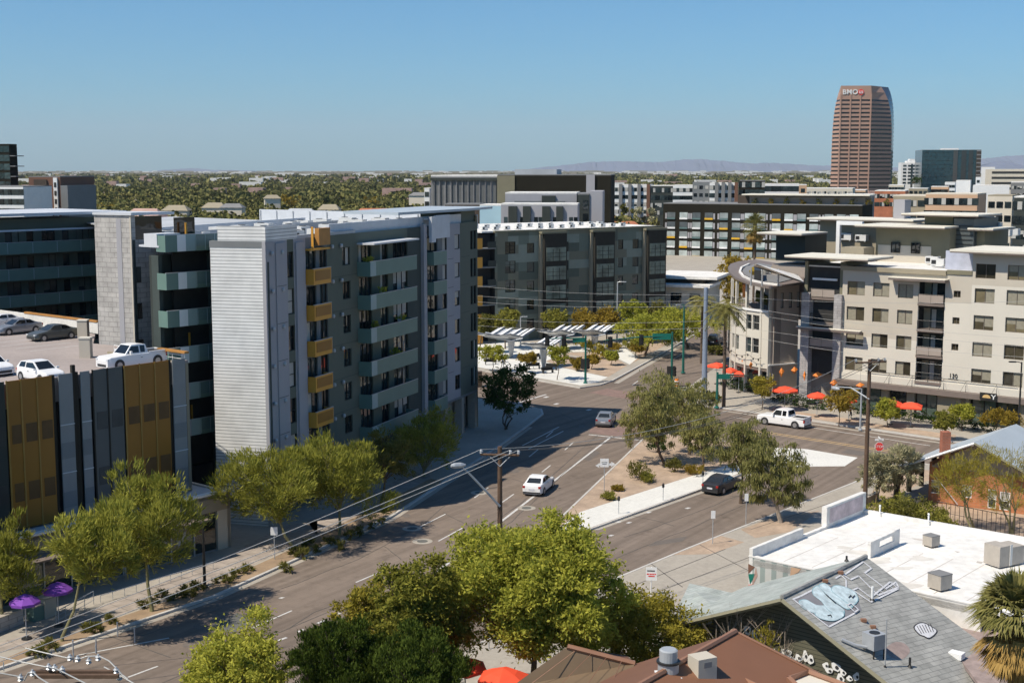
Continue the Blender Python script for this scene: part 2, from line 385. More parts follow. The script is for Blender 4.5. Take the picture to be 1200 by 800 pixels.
def tree_parts(root, lobes, cm, bark, trunk_h, r0, lean=(0,0), multi=1, seed=0):
    rs = random.Random(seed)
    b = MB().mat(bark)
    top = Vector((lean[0], lean[1], trunk_h))
    for k in range(multi):
        o = Vector((rs.uniform(-.25,.25), rs.uniform(-.25,.25), 0)) if multi > 1 else Vector()
        t2 = top+ (Vector((rs.uniform(-.6,.6), rs.uniform(-.6,.6), 0)) if multi > 1 else Vector())
        mid = (o+t2)/2+Vector((rs.uniform(-.15,.15), rs.uniform(-.15,.15), 0))
        b.tube([o-Vector((0,0,.1)), o+Vector((0,0,.25)), mid, t2], [r0*1.35, r0, r0*.8, r0*.6], 7)
        for L in lobes[k::multi]:
            e = Vector(L[:3])+Vector((0,0,L[5]*.2)); m1 = t2.lerp(e, .5)+Vector((rs.uniform(-.2,.2), rs.uniform(-.2,.2), rs.uniform(.0,.25)))
            b.tube([t2-Vector((0,0,.15)), m1, e], [r0*.5, r0*.3, r0*.1], 5, caps=False)
            for q in range(3):
                d = Vector((rs.uniform(-1,1)*L[3], rs.uniform(-1,1)*L[4], rs.uniform(0,1)*L[5]))*.8
                b.tube([m1.lerp(e,.5), e+d], [r0*.18, r0*.05], 4, caps=False)
    b.buildL('trunk', root)
    inst('crown', cm, root)
def tree_px(name, label, cat, base, crown, leafm, kind='broad', n=6000, L=.3, W=.12, k=7, bark='bark', r0=.14, group=None, seed=1, multi=1, small=.42, dy=0, z0=.12, fill=.5):
    """base (u,v) where the trunk meets the ground, crown (u0,v0,u1,v1) box in the photo -> real size at that spot"""
    P = G(base[0], base[1], z0); s = FPX/P.y*1.006
    u0,v0,u1,v1 = crown
    cx = (u0+u1)/2; rx = (u1-u0)/2/s*1.06; rz = max(.3, ((v1-v0)/2/s*1.08 - rx*.05))
    if kind == 'feather': v1 += .14*(v1-v0)
    zc = CAMH-((v0+v1)/2-200)/s*1.0
    offx = (cx-base[0])/s
    lob = make_lobes(rx, rx*.95, rz, 0, k, seed, small)
    lob = [(l[0]+offx, l[1]+dy, l[2]+zc-z0, l[3], l[4], l[5]) for l in lob]
    root = empty(name, P, label, cat, group)
    cm = leaf_mesh('crown', lob, n, L, W, kind, M[leafm], seed, fill)
    th = max(.4, (zc-z0)-rz*.75)
    tree_parts(root, lob, cm, M[bark], th, r0, (offx*.55, dy*.5), multi, seed)
    return root
def bush_px(name, label, cat, base, w, h, leafm, n=900, L=.16, W=.07, kind='broad', group=None, seed=1, z0=.14, k=5, deep=1.0):
    P = G(base[0], base[1], z0); s = FPX/P.y*1.006
    rx = w/2/s; rz = h/2/s
    lob = make_lobes(rx, rx*deep, rz, rz*.9, k, seed, .5)
    root = empty(name, P, label, cat, group)
    inst('foliage', leaf_mesh('foliage', lob, n, L, W, kind, M[leafm], seed, .35), root)
    b = MB().mat(M['bark'])
    for i in range(5):
        a = i*1.26; b.tube([(0,0,-.05),(math.cos(a)*rx*.4, math.sin(a)*rx*.4, rz*1.1)], [.03,.01], 4)
    b.buildL('stem', root); return root
def fan_frond(b, o, d, L, spread, blades, w, rs, droop=.5):
    """a fan-palm leaf: stalk plus blades"""
    d = Vector(d).normalized(); up = Vector((0,0,1)); side = d.cross(up)
    if side.length < .1: side = Vector((1,0,0))
    side.normalize(); nrm = side.cross(d).normalized()
    p = Vector(o); q = p+d*L*.45
    b.add([p+side*w*.25, p-side*w*.25, q-side*w*.15, q+side*w*.15], [(0,1,2,3)])
    for i in range(blades):
        a = (i/(blades-1)-.5)*spread+rs.uniform(-.05,.05)
        e = (d*math.cos(a)+side*math.sin(a)).normalized()
        t1 = q+e*L*.35; t2 = q+e*L*(.62*rs.uniform(.85,1.1))+Vector((0,0,-droop*L*.22))+nrm*rs.uniform(-.04,.04)
        s2 = e.cross(nrm).normalized()*w
        b.add([q, t1+s2*.5, t2, t1-s2*.5], [(0,1,2,3)])
def palm(name, label, base, trunk_h, fr, L, r=.2, skirt=0, group=None, seed=3, leaf='lf_palm', lean=0, z0=.1, blades=12, w=.12):
    P = G(base[0], base[1], z0) if len(base) == 2 else Vector(base)
    root = empty(name, P, label, 'palm tree', group); rs = random.Random(seed)
    t = MB().mat(M['bark'])
    t.tube([(0,0,-.1),(lean*.2,0,trunk_h*.3),(lean*.6,0,trunk_h*.7),(lean,0,trunk_h)], [r*1.3,r,r*.85,r*.8], 9)
    t.buildL('trunk', root)
    b = MB().mat(M[leaf])
    for i in range(fr):
        a = 2.399*i; e = 1.35-(1.75 if skirt < 1.65 else 1.45)*(i/fr)+rs.uniform(-.1,.1)
        fan_frond(b, (lean,0,trunk_h), (math.cos(a)*math.cos(e), math.sin(a)*math.cos(e), math.sin(e)), L*rs.uniform(.85,1.1), 2.2, blades, w, rs, .5+.5*(i/fr))
    b.buildL('crown', root)
    if skirt:
        k = MB().mat(M['lf_straw'])
        for i in range(int(fr*1.3)):
            a = 2.399*i; e = rs.uniform(-1.35,-.45)
            fan_frond(k, (lean,0,trunk_h-rs.uniform(0,skirt*.6)), (math.cos(a)*math.cos(e), math.sin(a)*math.cos(e), math.sin(e)), L*rs.uniform(.75,1.0), 1.2, blades, w, rs, .5)
        k.buildL('dry_fronds', root)
    return root
def date_palm(name, label, base, trunk_h, fr, L, r=.22, group=None, seed=3, leaf='lf_palm', z0=.1):
    P = G(base[0], base[1], z0)
    root = empty(name, P, label, 'palm tree', group); rs = random.Random(seed)
    MB().mat(M['bark']).tube([(0,0,-.1),(0,0,trunk_h*.5),(0,0,trunk_h)], [r*1.25,r,r*.9], 9).buildL('trunk', root)
    b = MB().mat(M[leaf])
    for i in range(fr):
        a = 2.399*i; e = 1.3-1.6*(i/fr)
        h = Vector((math.cos(a), math.sin(a), 0)); side = Vector((-math.sin(a), math.cos(a), 0))
        pts = []
        for k in range(7):
            t = k/6; pts.append(Vector((0,0,trunk_h))+h*L*t*math.cos(e*(1-t*.4))+Vector((0,0,L*(math.sin(e)*t-.75*t*t))))
        for k in range(6):
            p, q = pts[k], pts[k+1]
            for m_ in range(3):
                o = p.lerp(q, m_/3); ll = L*.22*(1-.5*abs(k/6-.4))
                for sg in (-1,1):
                    tip = o+side*sg*ll+(q-p).normalized()*ll*.5-Vector((0,0,ll*.35))
                    b.add([o-(q-p)*.12, o+(q-p)*.12, tip], [(0,1,2)])
    b.buildL('crown', root); return root
# ------------------------------------------------------------------ facade helpers.  local x = along the wall to the right, y = into the wall, z = up
class Wall:
    def __init__(s, A, B):
        s.A = Vector(A[:2]); B = Vector(B[:2]); s.L = (B-s.A).length; s.e = (B-s.A).normalized()
        s.inn = Vector((-s.e.y, s.e.x)); s.rz = math.atan2(s.e.y, s.e.x)
        s.M = Matrix(((s.e.x, s.inn.x, 0, s.A.x), (s.e.y, s.inn.y, 0, s.A.y), (0,0,1,0), (0,0,0,1)))
    def sz(s, u, v):
        r = ray(u, v); n = s.inn
        k = (s.A.dot(n))/(r.x*n.x+r.y*n.y)
        p = Vector((r.x*k, r.y*k)); return ((p-s.A).dot(s.e), CAMH+r.z*k)
    def S(s, u, v=350): return s.sz(u, v)[0]
    def P(s, a, y=0, z=0):
        q = s.A+s.e*a+s.inn*y; return Vector((q.x, q.y, z))
def wallgrid(b, W, s0, s1, z0, z1, holes, matfn, depth=.22, cuts_s=(), cuts_z=()):
    hs = [h for h in holes if h[0] < s1 and h[1] > s0 and h[2] < z1 and h[3] > z0]
    cs = sorted(set([s0, s1]+[round(min(max(x, s0), s1), 4) for h in hs for x in h[:2]]+[x for x in cuts_s if s0 < x < s1]))
    cz = sorted(set([z0, z1]+[round(min(max(x, z0), z1), 4) for h in hs for x in h[2:4]]+[x for x in cuts_z if z0 < x < z1]))
    for i in range(len(cs)-1):
        for j in range(len(cz)-1):
            a, c, d, e = cs[i], cs[i+1], cz[j], cz[j+1]
            if c-a < 1e-4 or e-d < 1e-4: continue
            ms, mz = (a+c)/2, (d+e)/2
            if any(h[0] < ms < h[1] and h[2] < mz < h[3] for h in hs): continue
            b.mat(matfn(ms, mz)); b.add([(a,0,d),(c,0,d),(c,0,e),(a,0,e)], [(0,1,2,3)], W.M)
    for h in hs:
        a, c, d, e = h[:4]; b.mat(matfn((a+c)/2, d-.05))
        D = depth
        b.add([(a,0,d),(c,0,d),(c,D,d),(a,D,d)], [(0,1,2,3)], W.M); b.add([(a,0,e),(a,D,e),(c,D,e),(c,0,e)], [(0,1,2,3)], W.M)
        b.add([(a,0,d),(a,D,d),(a,D,e),(a,0,e)], [(0,1,2,3)], W.M); b.add([(c,0,d),(c,0,e),(c,D,e),(c,D,d)], [(0,1,2,3)], W.M)
_wc = {}
def winmesh(w, h, fm='frame_dk', style=0, cols=2, rows=1, depth=.22, glass='glass', bm='blind'):
    key = (round(w, 2), round(h, 2), fm, style, cols, rows, depth, glass, bm)
    if key in _wc: return _wc[key]
    g = MB().mat(M[glass]); y = depth-.06
    g.add([(0,y,0),(w,y,0),(w,y,h),(0,y,h)], [(0,1,2,3)])
    cw = w/cols
    if style:
        g.mat(M[bm])
        def bl(i, f): g.add([(i*cw+.03,y-.01,h*(1-f)),((i+1)*cw-.03,y-.01,h*(1-f)),((i+1)*cw-.03,y-.01,h-.02),(i*cw+.03,y-.01,h-.02)], [(0,1,2,3)])
        if style == 1: bl(0, .5)
        if style == 2: bl(cols-1, .97)
        if style == 3: [bl(i, .95) for i in range(cols)]
        if style == 4: [bl(i, .45+.3*(i%2)) for i in range(cols)]
        if style == 5: bl(0, .96)
    f = MB().mat(M[fm]); t = .06; y0, y1 = depth-.14, depth-.04
    f.box(0,w,y0,y1,0,t); f.box(0,w,y0,y1,h-t,h); f.box(0,t,y0,y1,t,h-t); f.box(w-t,w,y0,y1,t,h-t)
    for i in range(1, cols): f.box(i*cw-t/2,i*cw+t/2,y0+.01,y1,t,h-t)
    for j in range(1, rows): f.box(t,w-t,y0+.02,y1-.01,h*j/rows-t*.4,h*j/rows+t*.4)
    _wc[key] = (g.mesh('window'), f.mesh('window_frame')); return _wc[key]
def window(parent, W, s, z, w, h, name='window', frame=True, y=0, **k):
    g, f = winmesh(w, h, **k); p = W.P(s, y, z)-wloc(parent)
    o = inst(name, g, parent, p, W.rz)
    if frame: inst('window_frame', f, o)
    return o
def rail_mesh(L, H, m, posts=6, bars=0, mid=0, solid=None, t=.03):
    b = MB().mat(M[m])
    b.tube([(0,0,H),(L,0,H)], t, 5)
    for i in range(posts+1): b.tube([(L*i/posts,0,0),(L*i/posts,0,H)], t*.8, 4)
    for j in range(mid): b.tube([(0,0,H*(j+1)/(mid+1)),(L,0,H*(j+1)/(mid+1))], t*.6, 4)
    for i in range(bars): b.tube([(L*(i+.5)/bars,0,.08),(L*(i+.5)/bars,0,H)], t*.35, 3, caps=False)
    if solid: b.mat(M[solid]).box(.03, L-.03, -.012, .012, .08, H-.06)
    return b
# ------------------------------------------------------------------ GROUND, ROADS
def slab(name, pts, z0, z1, m, kind='structure', zr=0):
    b = MB().mat(M[m]); b.prism([g2(u, v, zr) for u, v in pts], z0, z1); o = b.build(name); o['kind'] = kind; return o
b = MB().mat(M['plain_ground']); NG = 40
b.poly([(-42000,-3000,-.03),(42000,-3000,-.03),(42000,60000,-.03),(-42000,60000,-.03)])
o = b.build('ground'); o['kind'] = 'structure'
b = MB().mat(M['asphalt']); b.poly([(-95,38,0),(125,38,0),(160,330,0),(-60,330,0)]); o = b.build('road'); o['kind'] = 'structure'
KW = [(-260,870),(0,784),(250,700),(457,607),(590,520),(622,497),(636,486),(634,480),(618,476),(560,468),(300,429),(-300,340),(-900,420)]
KP = [(-200,325),(380,405),(560,434),(622,445),(680,455),(703,451.7),(717.5,446.7),(762,422.5),(800,401),(850,372),(905,341),(960,309),(700,290),(200,300)]
KE = [(801,458),(796,464),(800,471),(815,475.5),(847,478.6),(1040,506.6),(1200,530),(1500,573),(1700,440),(1300,330),(1000,330),(905,384),(850,423)]
KI = [(630,646),(652,613),(751,518),(758,511),(775,509),(880,522),(903,531),(900,541),(886,550),(830,571),(692,621),(640,648)]
KS = [(330,900),(480,800),(560,757),(640,716),(720,680),(806,644),(1000,567),(1020,557),(1040,547),(1062,541.5),(1200,562),(1500,606),(1700,900)]
def curb(name, P, m='concrete'):
    pts = [g2(u, v) for u, v in P]
    b = MB().mat(M[m]); b.prism(pts, -.02, .13); o = b.build(name); o['kind'] = 'structure'; return pts
curb('sidewalk', KW); curb('sidewalk', KP); curb('sidewalk', KE); curb('sidewalk', KI, 'dirt'); curb('sidewalk', KS)
def strip(P, w, z0, z1, m, name='kerb', closed=False, inward=0):
    """ribbon of width w along a pixel polyline"""
    pts = [Vector(g2(u, v)) for u, v in P]; b = MB().mat(M[m]); n = len(pts); L = []; Rr = []
    for i in range(n):
        d = (pts[min(i+1,n-1)]-pts[max(i-1,0)]).normalized(); q = Vector((-d.y, d.x))
        L.append(pts[i]+q*(w/2+inward)); Rr.append(pts[i]-q*(w/2-inward))
    for i in range(n-1):
        b.add([(L[i].x,L[i].y,z1),(Rr[i].x,Rr[i].y,z1),(Rr[i+1].x,Rr[i+1].y,z1),(L[i+1].x,L[i+1].y,z1)], [(0,1,2,3)])
        b.add([(L[i].x,L[i].y,z0),(L[i+1].x,L[i+1].y,z0),(L[i+1].x,L[i+1].y,z1),(L[i].x,L[i].y,z1)], [(0,1,2,3)])
        b.add([(Rr[i].x,Rr[i].y,z0),(Rr[i+1].x,Rr[i+1].y,z0),(Rr[i+1].x,Rr[i+1].y,z1),(Rr[i].x,Rr[i].y,z1)], [(0,1,2,3)])
    o = b.build(name); o['kind'] = 'structure'; return o
strip(KW[:8], .22, 0, .15, 'kerb'); strip(KP[2:11], .22, 0, .15, 'kerb'); strip(KE[:7], .25, 0, .15, 'kerb'); strip(KI, .18, 0, .15, 'kerb'); strip(KS[2:11], .18, 0, .15, 'kerb')
strip([(u, v+3.2) for u, v in KW[1:6]], .45, 0, .006, 'concrete', 'gutter'); strip([(650,620),(700,620),(830,574),(886,553)], .4, 0, .006, 'concrete', 'gutter')
strip([(847,481),(1040,509.5),(1200,533)], .5, 0, .006, 'concrete', 'gutter')
strip([(722,449),(762,425.5),(800,404)], .7, 0, .006, 'concrete', 'gutter')
def sheet(P, z, m, name='pavement', kind='structure'):
    b = MB().mat(M[m]); pts = [g2(u, v) for u, v in P]
    a = sum(pts[i][0]*pts[(i+1)%len(pts)][1]-pts[(i+1)%len(pts)][0]*pts[i][1] for i in range(len(pts)))
    if a < 0: pts = pts[::-1]
    b.poly([(x, y, z) for x, y in pts]); o = b.build(name); o['kind'] = kind; return o
# west side: paving, planting strip
sheet([(-60,800),(0,766),(31,761),(158,717),(240,689),(320,653),(372,628),(372,612),(330,618),(258,657),(60,735),(-60,775)], .135, 'pink_paving')
sheet([(-60,812),(0,784),(250,699.5),(457,604.5),(520,566),(505,562),(372,630),(320,655),(240,691),(158,719),(31,763),(-60,802)], .139, 'gravel', 'planting_strip')
sheet([(372,630),(505,562),(500,548),(360,612)], .135, 'pink_paving')
# plaza: white concrete, gravel beds
sheet([(380,404),(560,431),(620,442),(680,452.5),(700,449),(712,443),(660,432),(640,425),(560,418),(380,395)], .135, 'concrete_white')
sheet([(640,424),(660,431.5),(713,442.5),(735,429),(722,421),(700,414),(668,414)], .137, 'dirt')
sheet([(668,413),(700,413),(722,420),(738,428),(748,421),(735,410),(700,404),(660,406)], .139, 'concrete_white')
sheet([(560,417),(640,424),(668,413),(640,403),(560,399)], .137, 'concrete_white')
sheet([(738,428),(795,397),(770,396),(742,407),(748,420)], .141, 'dirt')
# island
sheet([(640,646),(694,619),(832,569.5),(888,547),(868,542),(820,556),(681,601),(648,625)], .137, 'concrete_white')
sheet([(880,523),(903,532),(899,540),(887,546),(868,541),(868,528)], .137, 'concrete')
# white apron on the road, east
sheet([(903,524),(945,526),(1005,536),(990,546),(945,546.5),(902,548)], .008, 'concrete_white')
# south block
sheet([(700,691),(720,683),(806,647),(1000,570),(1018,561),(1020,600),(870,650),(700,720)], .135, 'concrete')
sheet([(785,652),(806,645.5),(843,629),(872,637),(832,651)], .139, 'dirt')
sheet([(868,622),(905,608),(960,600),(925,625),(885,632)], .139, 'dirt')
sheet([(840,650),(905,624),(1000,590),(1010,620),(880,690),(700,760),(690,720)], .137, 'concrete')
for a, c in [((700,722),(880,654)),((760,660),(800,690)),((820,640),(880,672)),((740,695),(800,730)),((700,705),(850,645)),((880,622),(1000,582))]:
    strip([a, c], .07, .13, .143, 'seal', 'pavement_joint')
# east sidewalk planting beds
sheet([(905,484.5),(905,479.5),(1010,494),(1010,500.5)], .139, 'dirt'); sheet([(1012,501),(1012,496),(1120,511),(1120,517)], .139, 'dirt')
sheet([(1010,600),(1040,545),(1200,570),(1330,600),(1330,680),(1180,640)], .139, 'dirt')
# markings
def line(a, c, w=.12, m='paint_white', z=.006): return strip([a, c], w, 0, z, m, 'lane_marking')
line((540,647),(717,511), .22); line((652,615),(751,520), .22)
line((480,697),(540,647), .22)
for a, c in [((417,682),(459,664)),((294,736),(342,715)),((150,793),(185,780)),((92,767),(198,747)),((513.7,633.7),(542.5,618)),((586,590),(602,578.7)),((662,527),(672,518)),((635,553),(645,545)),
             ((492,617),(522,602)),((556,583),(572,571)),((620,535),(631,526)),((640,512),(648,505)),((560,650),(575,641)),((0,804),(8,801)),((230,764),(244,757)),((741,451),(748,446)),((790,420),(800,414))]: line(a, c, .13)
for a, c in [((326,750),(336,746.5)),((302,761),(310,757)),((349,740),(356,737)),((372,730),(380,726.5)),((391,721),(399,717.5)),((410,712),(418,708.5)),((430,703),(437,700)),((278,772),(288,767))]: line(a, c, .2)
line((617,527),(660,505), .14); line((612,522),(655,500), .14)
line((690,509),(755,516), .25)
line((600,474),(640,462), .3); line((760,484),(800,486), .1)
for a, c in [((690,459),(770,474))]: pass
line((880,503),(1110,538), .12, 'paint_yellow'); line((880,504.6),(1110,539.8), .12, 'paint_yellow')
line((930,497.5),(1090,522), .13); line((860,489),(930,499), .1)
for q in [(725,611),(716,627),(760,600),(737,612),(715,496),(690,480),(652,473),(640,465),(806,595),(330,700)]:
    sheet([(q[0]-4,q[1]+.6),(q[0],q[1]-.8),(q[0]+4,q[1]-.4),(q[0],q[1]+1)], .007, 'paint_white', 'lane_marking')
sheet([(245,734),(272,741),(307,727),(277,718)], .007, 'asphalt_patch', 'asphalt_patch')
sheet([(470,700),(500,690),(520,680),(490,688)], .007, 'asphalt_patch', 'asphalt_patch')
# tar seams following the lanes
random.seed(3)
for P in [[(190,800),(300,752),(420,702),(520,652),(610,590),(700,510)], [(340,735),(368,717),(410,702)], [(560,650),(660,634),(730,605)], [(690,500),(650,480),(600,468)],[(120,742),(200,770)],[(250,700),(330,724)],
          [(720,600),(770,610),(790,616)],[(700,600),(760,585)],[(900,510),(1000,527),(1100,543)]]:
    strip(P, .07, 0, .009, 'seal', 'tar_seam')
rs = random.Random(21)
M['oil'] = mat('oil_stain', (.15,.126,.108), .85, var=.2, scale=2); M['patch_b'] = mat('newer_asphalt_patch', (.14,.12,.105), .9, var=.1, scale=1)
for k in range(13):
    t = rs.random(); u = 150+600*t+rs.uniform(-30,30); v = 770-300*t**.9+rs.uniform(-12,40)*(1-t*.6); w_ = 5+7*(1-t); b = MB().mat(M['oil']); c_ = G(u, v, .0)
    r_ = rs.uniform(.25,.7); b.poly([(c_.x+r_*1.8*math.cos(a)*(1+.3*math.sin(2*a+k))*.6, c_.y+r_*1.8*math.sin(a)*(1+.2*math.cos(3*a+k)), .0045+.0001*k) for a in [6.283*j/14 for j in range(14)]]); o = b.build('road_stain'); o['kind'] = 'structure'
for P in [[(760,640),(800,634),(806,628),(768,634)],[(880,588),(905,583),(900,578),(876,583)],[(560,690),(590,676),(580,670),(552,684)],[(430,730),(455,720),(440,714),(418,724)],[(985,530),(1010,534),(1018,530),(994,526)],[(690,540),(704,530),(697,528),(683,538)]]: sheet(P, .0075, 'patch_b', 'asphalt_patch')
for P in [[(30,790),(120,760),(260,712)],[(330,690),(420,655),(500,610),(580,545)],[(360,760),(430,728),(500,690)],[(560,640),(600,610),(650,565),(700,520)],[(720,655),(800,622),(880,588),(960,556)],[(730,630),(810,602),(880,575)],[(450,640),(470,655)],[(520,600),(560,622)],[(600,560),(640,574)],[(850,497),(950,511),(1060,528),(1200,549)]]:
    Q_ = []
    for i in range(len(P)-1):
        for j in range(5): f = j/5; Q_.append((P[i][0]+(P[i+1][0]-P[i][0])*f+rs.uniform(-1,1), P[i][1]+(P[i+1][1]-P[i][1])*f+rs.uniform(-.8,.8)))
    strip(Q_+[P[-1]], .06, 0, .0085, 'seal', 'tar_seam')
# red brick crossing
sheet([(640,528),(690,532),(700,524),(650,520)], .003, 'asphalt', 'crossing')
M['crossing'] = mat_brick('brick_crossing', (.24,.15,.125), (.26,.17,.14), (.20,.15,.13), .4, .2, .02, flat=True, rot=R(20))
sheet([(700,488),(690,507),(757,515),(762,505),(735,500),(722,487)], .004, 'crossing', 'crossing')
sheet([(690,460),(770,473),(778,466),(712,455)], .004, 'crossing', 'crossing')
def manhole(u, v, label, r=.42):
    P = G(u, v); t = empty('manhole_cover', (P.x,P.y,0), label, 'manhole cover', 'manhole covers in the road')
    MB().mat(M['concrete']).lathe([(.78,0),(.78,.010)], 24).buildL('collar', t)
    MB().mat(M['asphalt_patch']).lathe([(r,0),(r,.016)], 18).buildL('cover', t)
manhole(495,634,'round manhole with pale collar nearest the tree shadow, left lane')
manhole(617,595,'round manhole with pale collar behind the white sedan')
manhole(483,619,'round manhole with pale collar close to the shaded kerb')
manhole(562,577,'round manhole with pale collar at the edge of the building shadow')
# ------------------------------------------------------------------ big apartment building on the west side
K = Vector((-19.0, 101.8)); E = K+dC*44.0
CL = Vector((-23.5, 103.0))
FL = [4.3+2.95*k for k in range(7)]
ZT = 22.6
ap = empty('apartment_building', (K.x, K.y, 0), 'large slate apartment block with corrugated white end wall and teal and ochre balconies', 'apartment building')
WC = Wall(K, E)
S = WC.S
def SO(u, o, W=None):      # place along the wall of something seen at column u but standing o metres proud of it
    W = W or WC; return Wall(W.P(0, -o).xy, W.P(W.L, -o).xy).S(u)
def seg_mat(s, z):
    for a, c, m in SEG:
        if a <= s < c: return M[m]
    return M['green']
SEG = [(S(a), S(c), m) for a, c, m in [(300,313,'greenedge'),(313,323,'green'),(323,336,'lilac'),(336,346,'green'),(346,357,'lilac'),(357,388,'lilac_dk'),(388,420,'green'),(420,489,'green'),(489,493.5,'greenedge'),
        (493.5,498.5,'lilac'),(498.5,500,'greenedge'),(500,524.5,'lilac_dk'),(524.5,544,'lilac'),(544,600,'green')]]
holes = []; wins = []
for i, f in enumerate(FL[:-1]):
    def H(u0, u1, z0, z1, st=0, cols=1, rows=1): 
        a, c = S(u0), S(u1); holes.append((a, c, f+z0, f+z1)); wins.append((a, f+z0, c-a, z1-z0, st, cols, rows))
    rs = random.Random(i)
    H(337.5, 345, .5, 2.55, [2,0,2,0,2,0][i], 1, 2)
    H(402, 411, .85, 2.4, rs.choice([0,0,2]), 2, 1)
    H(359, 371, .05, 2.5, rs.choice([0,0,5]), 2); H(375, 384, .05, 2.5, 0, 2)
    H(421, 436, .05, 2.5, rs.choice([0,5]), 3); H(446, 455, .05, 2.5, rs.choice([2,0,5]), 2); H(461, 478, .05, 2.5, rs.choice([0,4]), 3)
    H(500.5, 513, .05, 2.5, 0, 2); H(518.8, 524, .85, 2.4, rs.choice([0,2]), 1)
    H(533, 539.3, .85, 2.4, rs.choice([2,0,4]), 1); H(551.5, 554.6, .6, 2.6, 0, 1); H(555.2, 558.4, .6, 2.6, rs.choice([0,2]), 1)
b = MB(); wallgrid(b, WC, 0, 44.0, FL[0], ZT, holes, seg_mat, .25); b.build('street_wall', ap)
for (s, z, w, h, st, co, ro) in wins: window(ap, WC, s, z, w, h, style=st, cols=co, rows=ro, depth=.25)
for i, f in enumerate(FL[1:-1]):
    for a_, c_ in [(S(388.5), S(419)), (S(525), S(531.5)), (S(540.5), S(550)), (S(323.6), S(334.9))]: MB().mat(M['greenedge']).box(a_, c_, -.012 if a_ > S(380) else -.112, -.002, f-.05, f-.015, WC.M).build('joint', ap)
# ground floor set back, with piers
def gf(b):
    b.box(0, 36, .9, 1.2, 0, FL[0], WC.M); b.mat(M['concrete']); b.box(36, 43.6, 1.2, 1.5, 0, FL[0], WC.M)
    for s in (0.3, 9, 18, 27, 35, 39.5, 43.2): b.box(s, s+.7, .05, .9, 0, FL[0]-.002, WC.M)
part('ground_floor_wall', ap, M['green'], gf)
for s in range(2, 34, 4):
    g = MB().mat(M['glass_shop']).box(s, s+2.9, .82, .88, .5, 3.4, WC.M); g.build('shop_window', ap)
b = MB().mat(M['darkpanel']).box(40.5, 43, 1.1, 1.18, 0, 2.8, WC.M); b.build('door', ap)
part('soffit', ap, M['lilac_dk'], lambda b: b.box(0, 44.0, 0.0, 3, FL[0]-.25, FL[0]-.003, WC.M))
# corrugated end wall
WK = Wall(CL, K)
part('corrugated_wall', ap, M['corr'], lambda b: b.box(0, WK.L, 0, .3, 0, ZT-.5, WK.M))
part('wall_cap', ap, M['lilac_dk'], lambda b: b.box(-.05, WK.L+.02, -.03, .3, ZT-.5, ZT, WK.M))
part('roof_screen', ap, M['corr'], lambda b: b.box(.6, WK.L-.1, .15, .4, ZT, ZT+1.15, WK.M))
WKl = Wall(CL+Vector((-.9,4.7)), CL+Vector((-.02,.02)))
part('side_wall', ap, M['green'], lambda b: b.box(0, WKl.L, .02, .3, 0, ZT-.1, WKl.M))
part('corner_trim', ap, M['lilac'], lambda b: b.box(-.12, 0.02, -.1, .2, 0, ZT, WC.M))
# slot and fins on the street side
def fins(b):
    b.box(S(346.2), S(356.5), -.18, -.002, FL[0], ZT-.3, WC.M)
part('fin', ap, M['lilac'], fins); part('fin', ap, M['lilac'], lambda b: b.box(S(493.5), S(497), -.35, -.002, FL[0]-1.5, ZT+.2, WC.M))
part('fin', ap, M['lilac'], lambda b: b.box(S(323.5), S(335), -.1, -.002, FL[0], ZT-.2, WC.M)); part('slot', ap, M['greenedge'], lambda b: b.box(S(314), S(316), -.02, .1, FL[0], ZT-1.6, WC.M))
# wall lamps
for i, f in enumerate(FL[:-1]):
    for u in (318, 330, 388.5, 399):
        q = WC.P(S(u), -.16, f+2.6)-wloc(ap)
        MB().mat(M['metal']).lathe([(.12,-.15),(.16,0),(.12,.15)], 8).buildL('wall_lamp', ap).location = q
# parapets and roof
def parap(b):
    b.mat(M['corr']); b.box(.12, S(350), .02, .3, ZT+.003, ZT+1.1, WC.M)
    b.mat(M['roof_gray']); b.box(S(350), S(418), .02, .3, ZT+.003, ZT+.25, WC.M)
    b.mat(M['parapet']); b.box(S(391), S(544), .32, .6, ZT-.6, ZT+.9, WC.M)
part('parapet', ap, M['parapet'], parap)
BKr = Vector((-31, 163)); 
def roof(b):
    k2 = K+dC*.3+Vector((-.5,.6)); 
    b.prism([(K.x-.35,K.y+.35),(E.x-.3,E.y-.1),(BKr.x,BKr.y),(-45,175),(-50.2,156.3),(-36,130),(-33,118),(-27.4,104.2),(-24.4,107.9),(CL.x-.1,CL.y+.35)], ZT-.75, ZT-.6)
part('roof', ap, M['roof_gray'], roof)
def core(b): b.prism([(K.x-.45,K.y+.45),(E.x-.7,E.y-.4),(-30.5,162.5),(-45,174),(-49.2,156),(-35,130),(-32,118),(-27,105),(-24.5,108.3),(CL.x+.3,CL.y+.45)], 4.3, ZT-.8)
part('core', ap, M['recess'], core)  # unseen solid added inside the walls to block light
def core0(b): b.prism([(K.x-1.5,K.y+1.0),(E.x-2.3,E.y-.6),(-30.5,162.5),(-45,174),(-49.2,156),(-35,130),(-32,118),(-27,105),(-24.5,108.3),(CL.x+.3,CL.y+.45)], 0, 4.0)
part('lower_core', ap, M['recess'], core0)  # added ground-floor filler, likewise there to block light
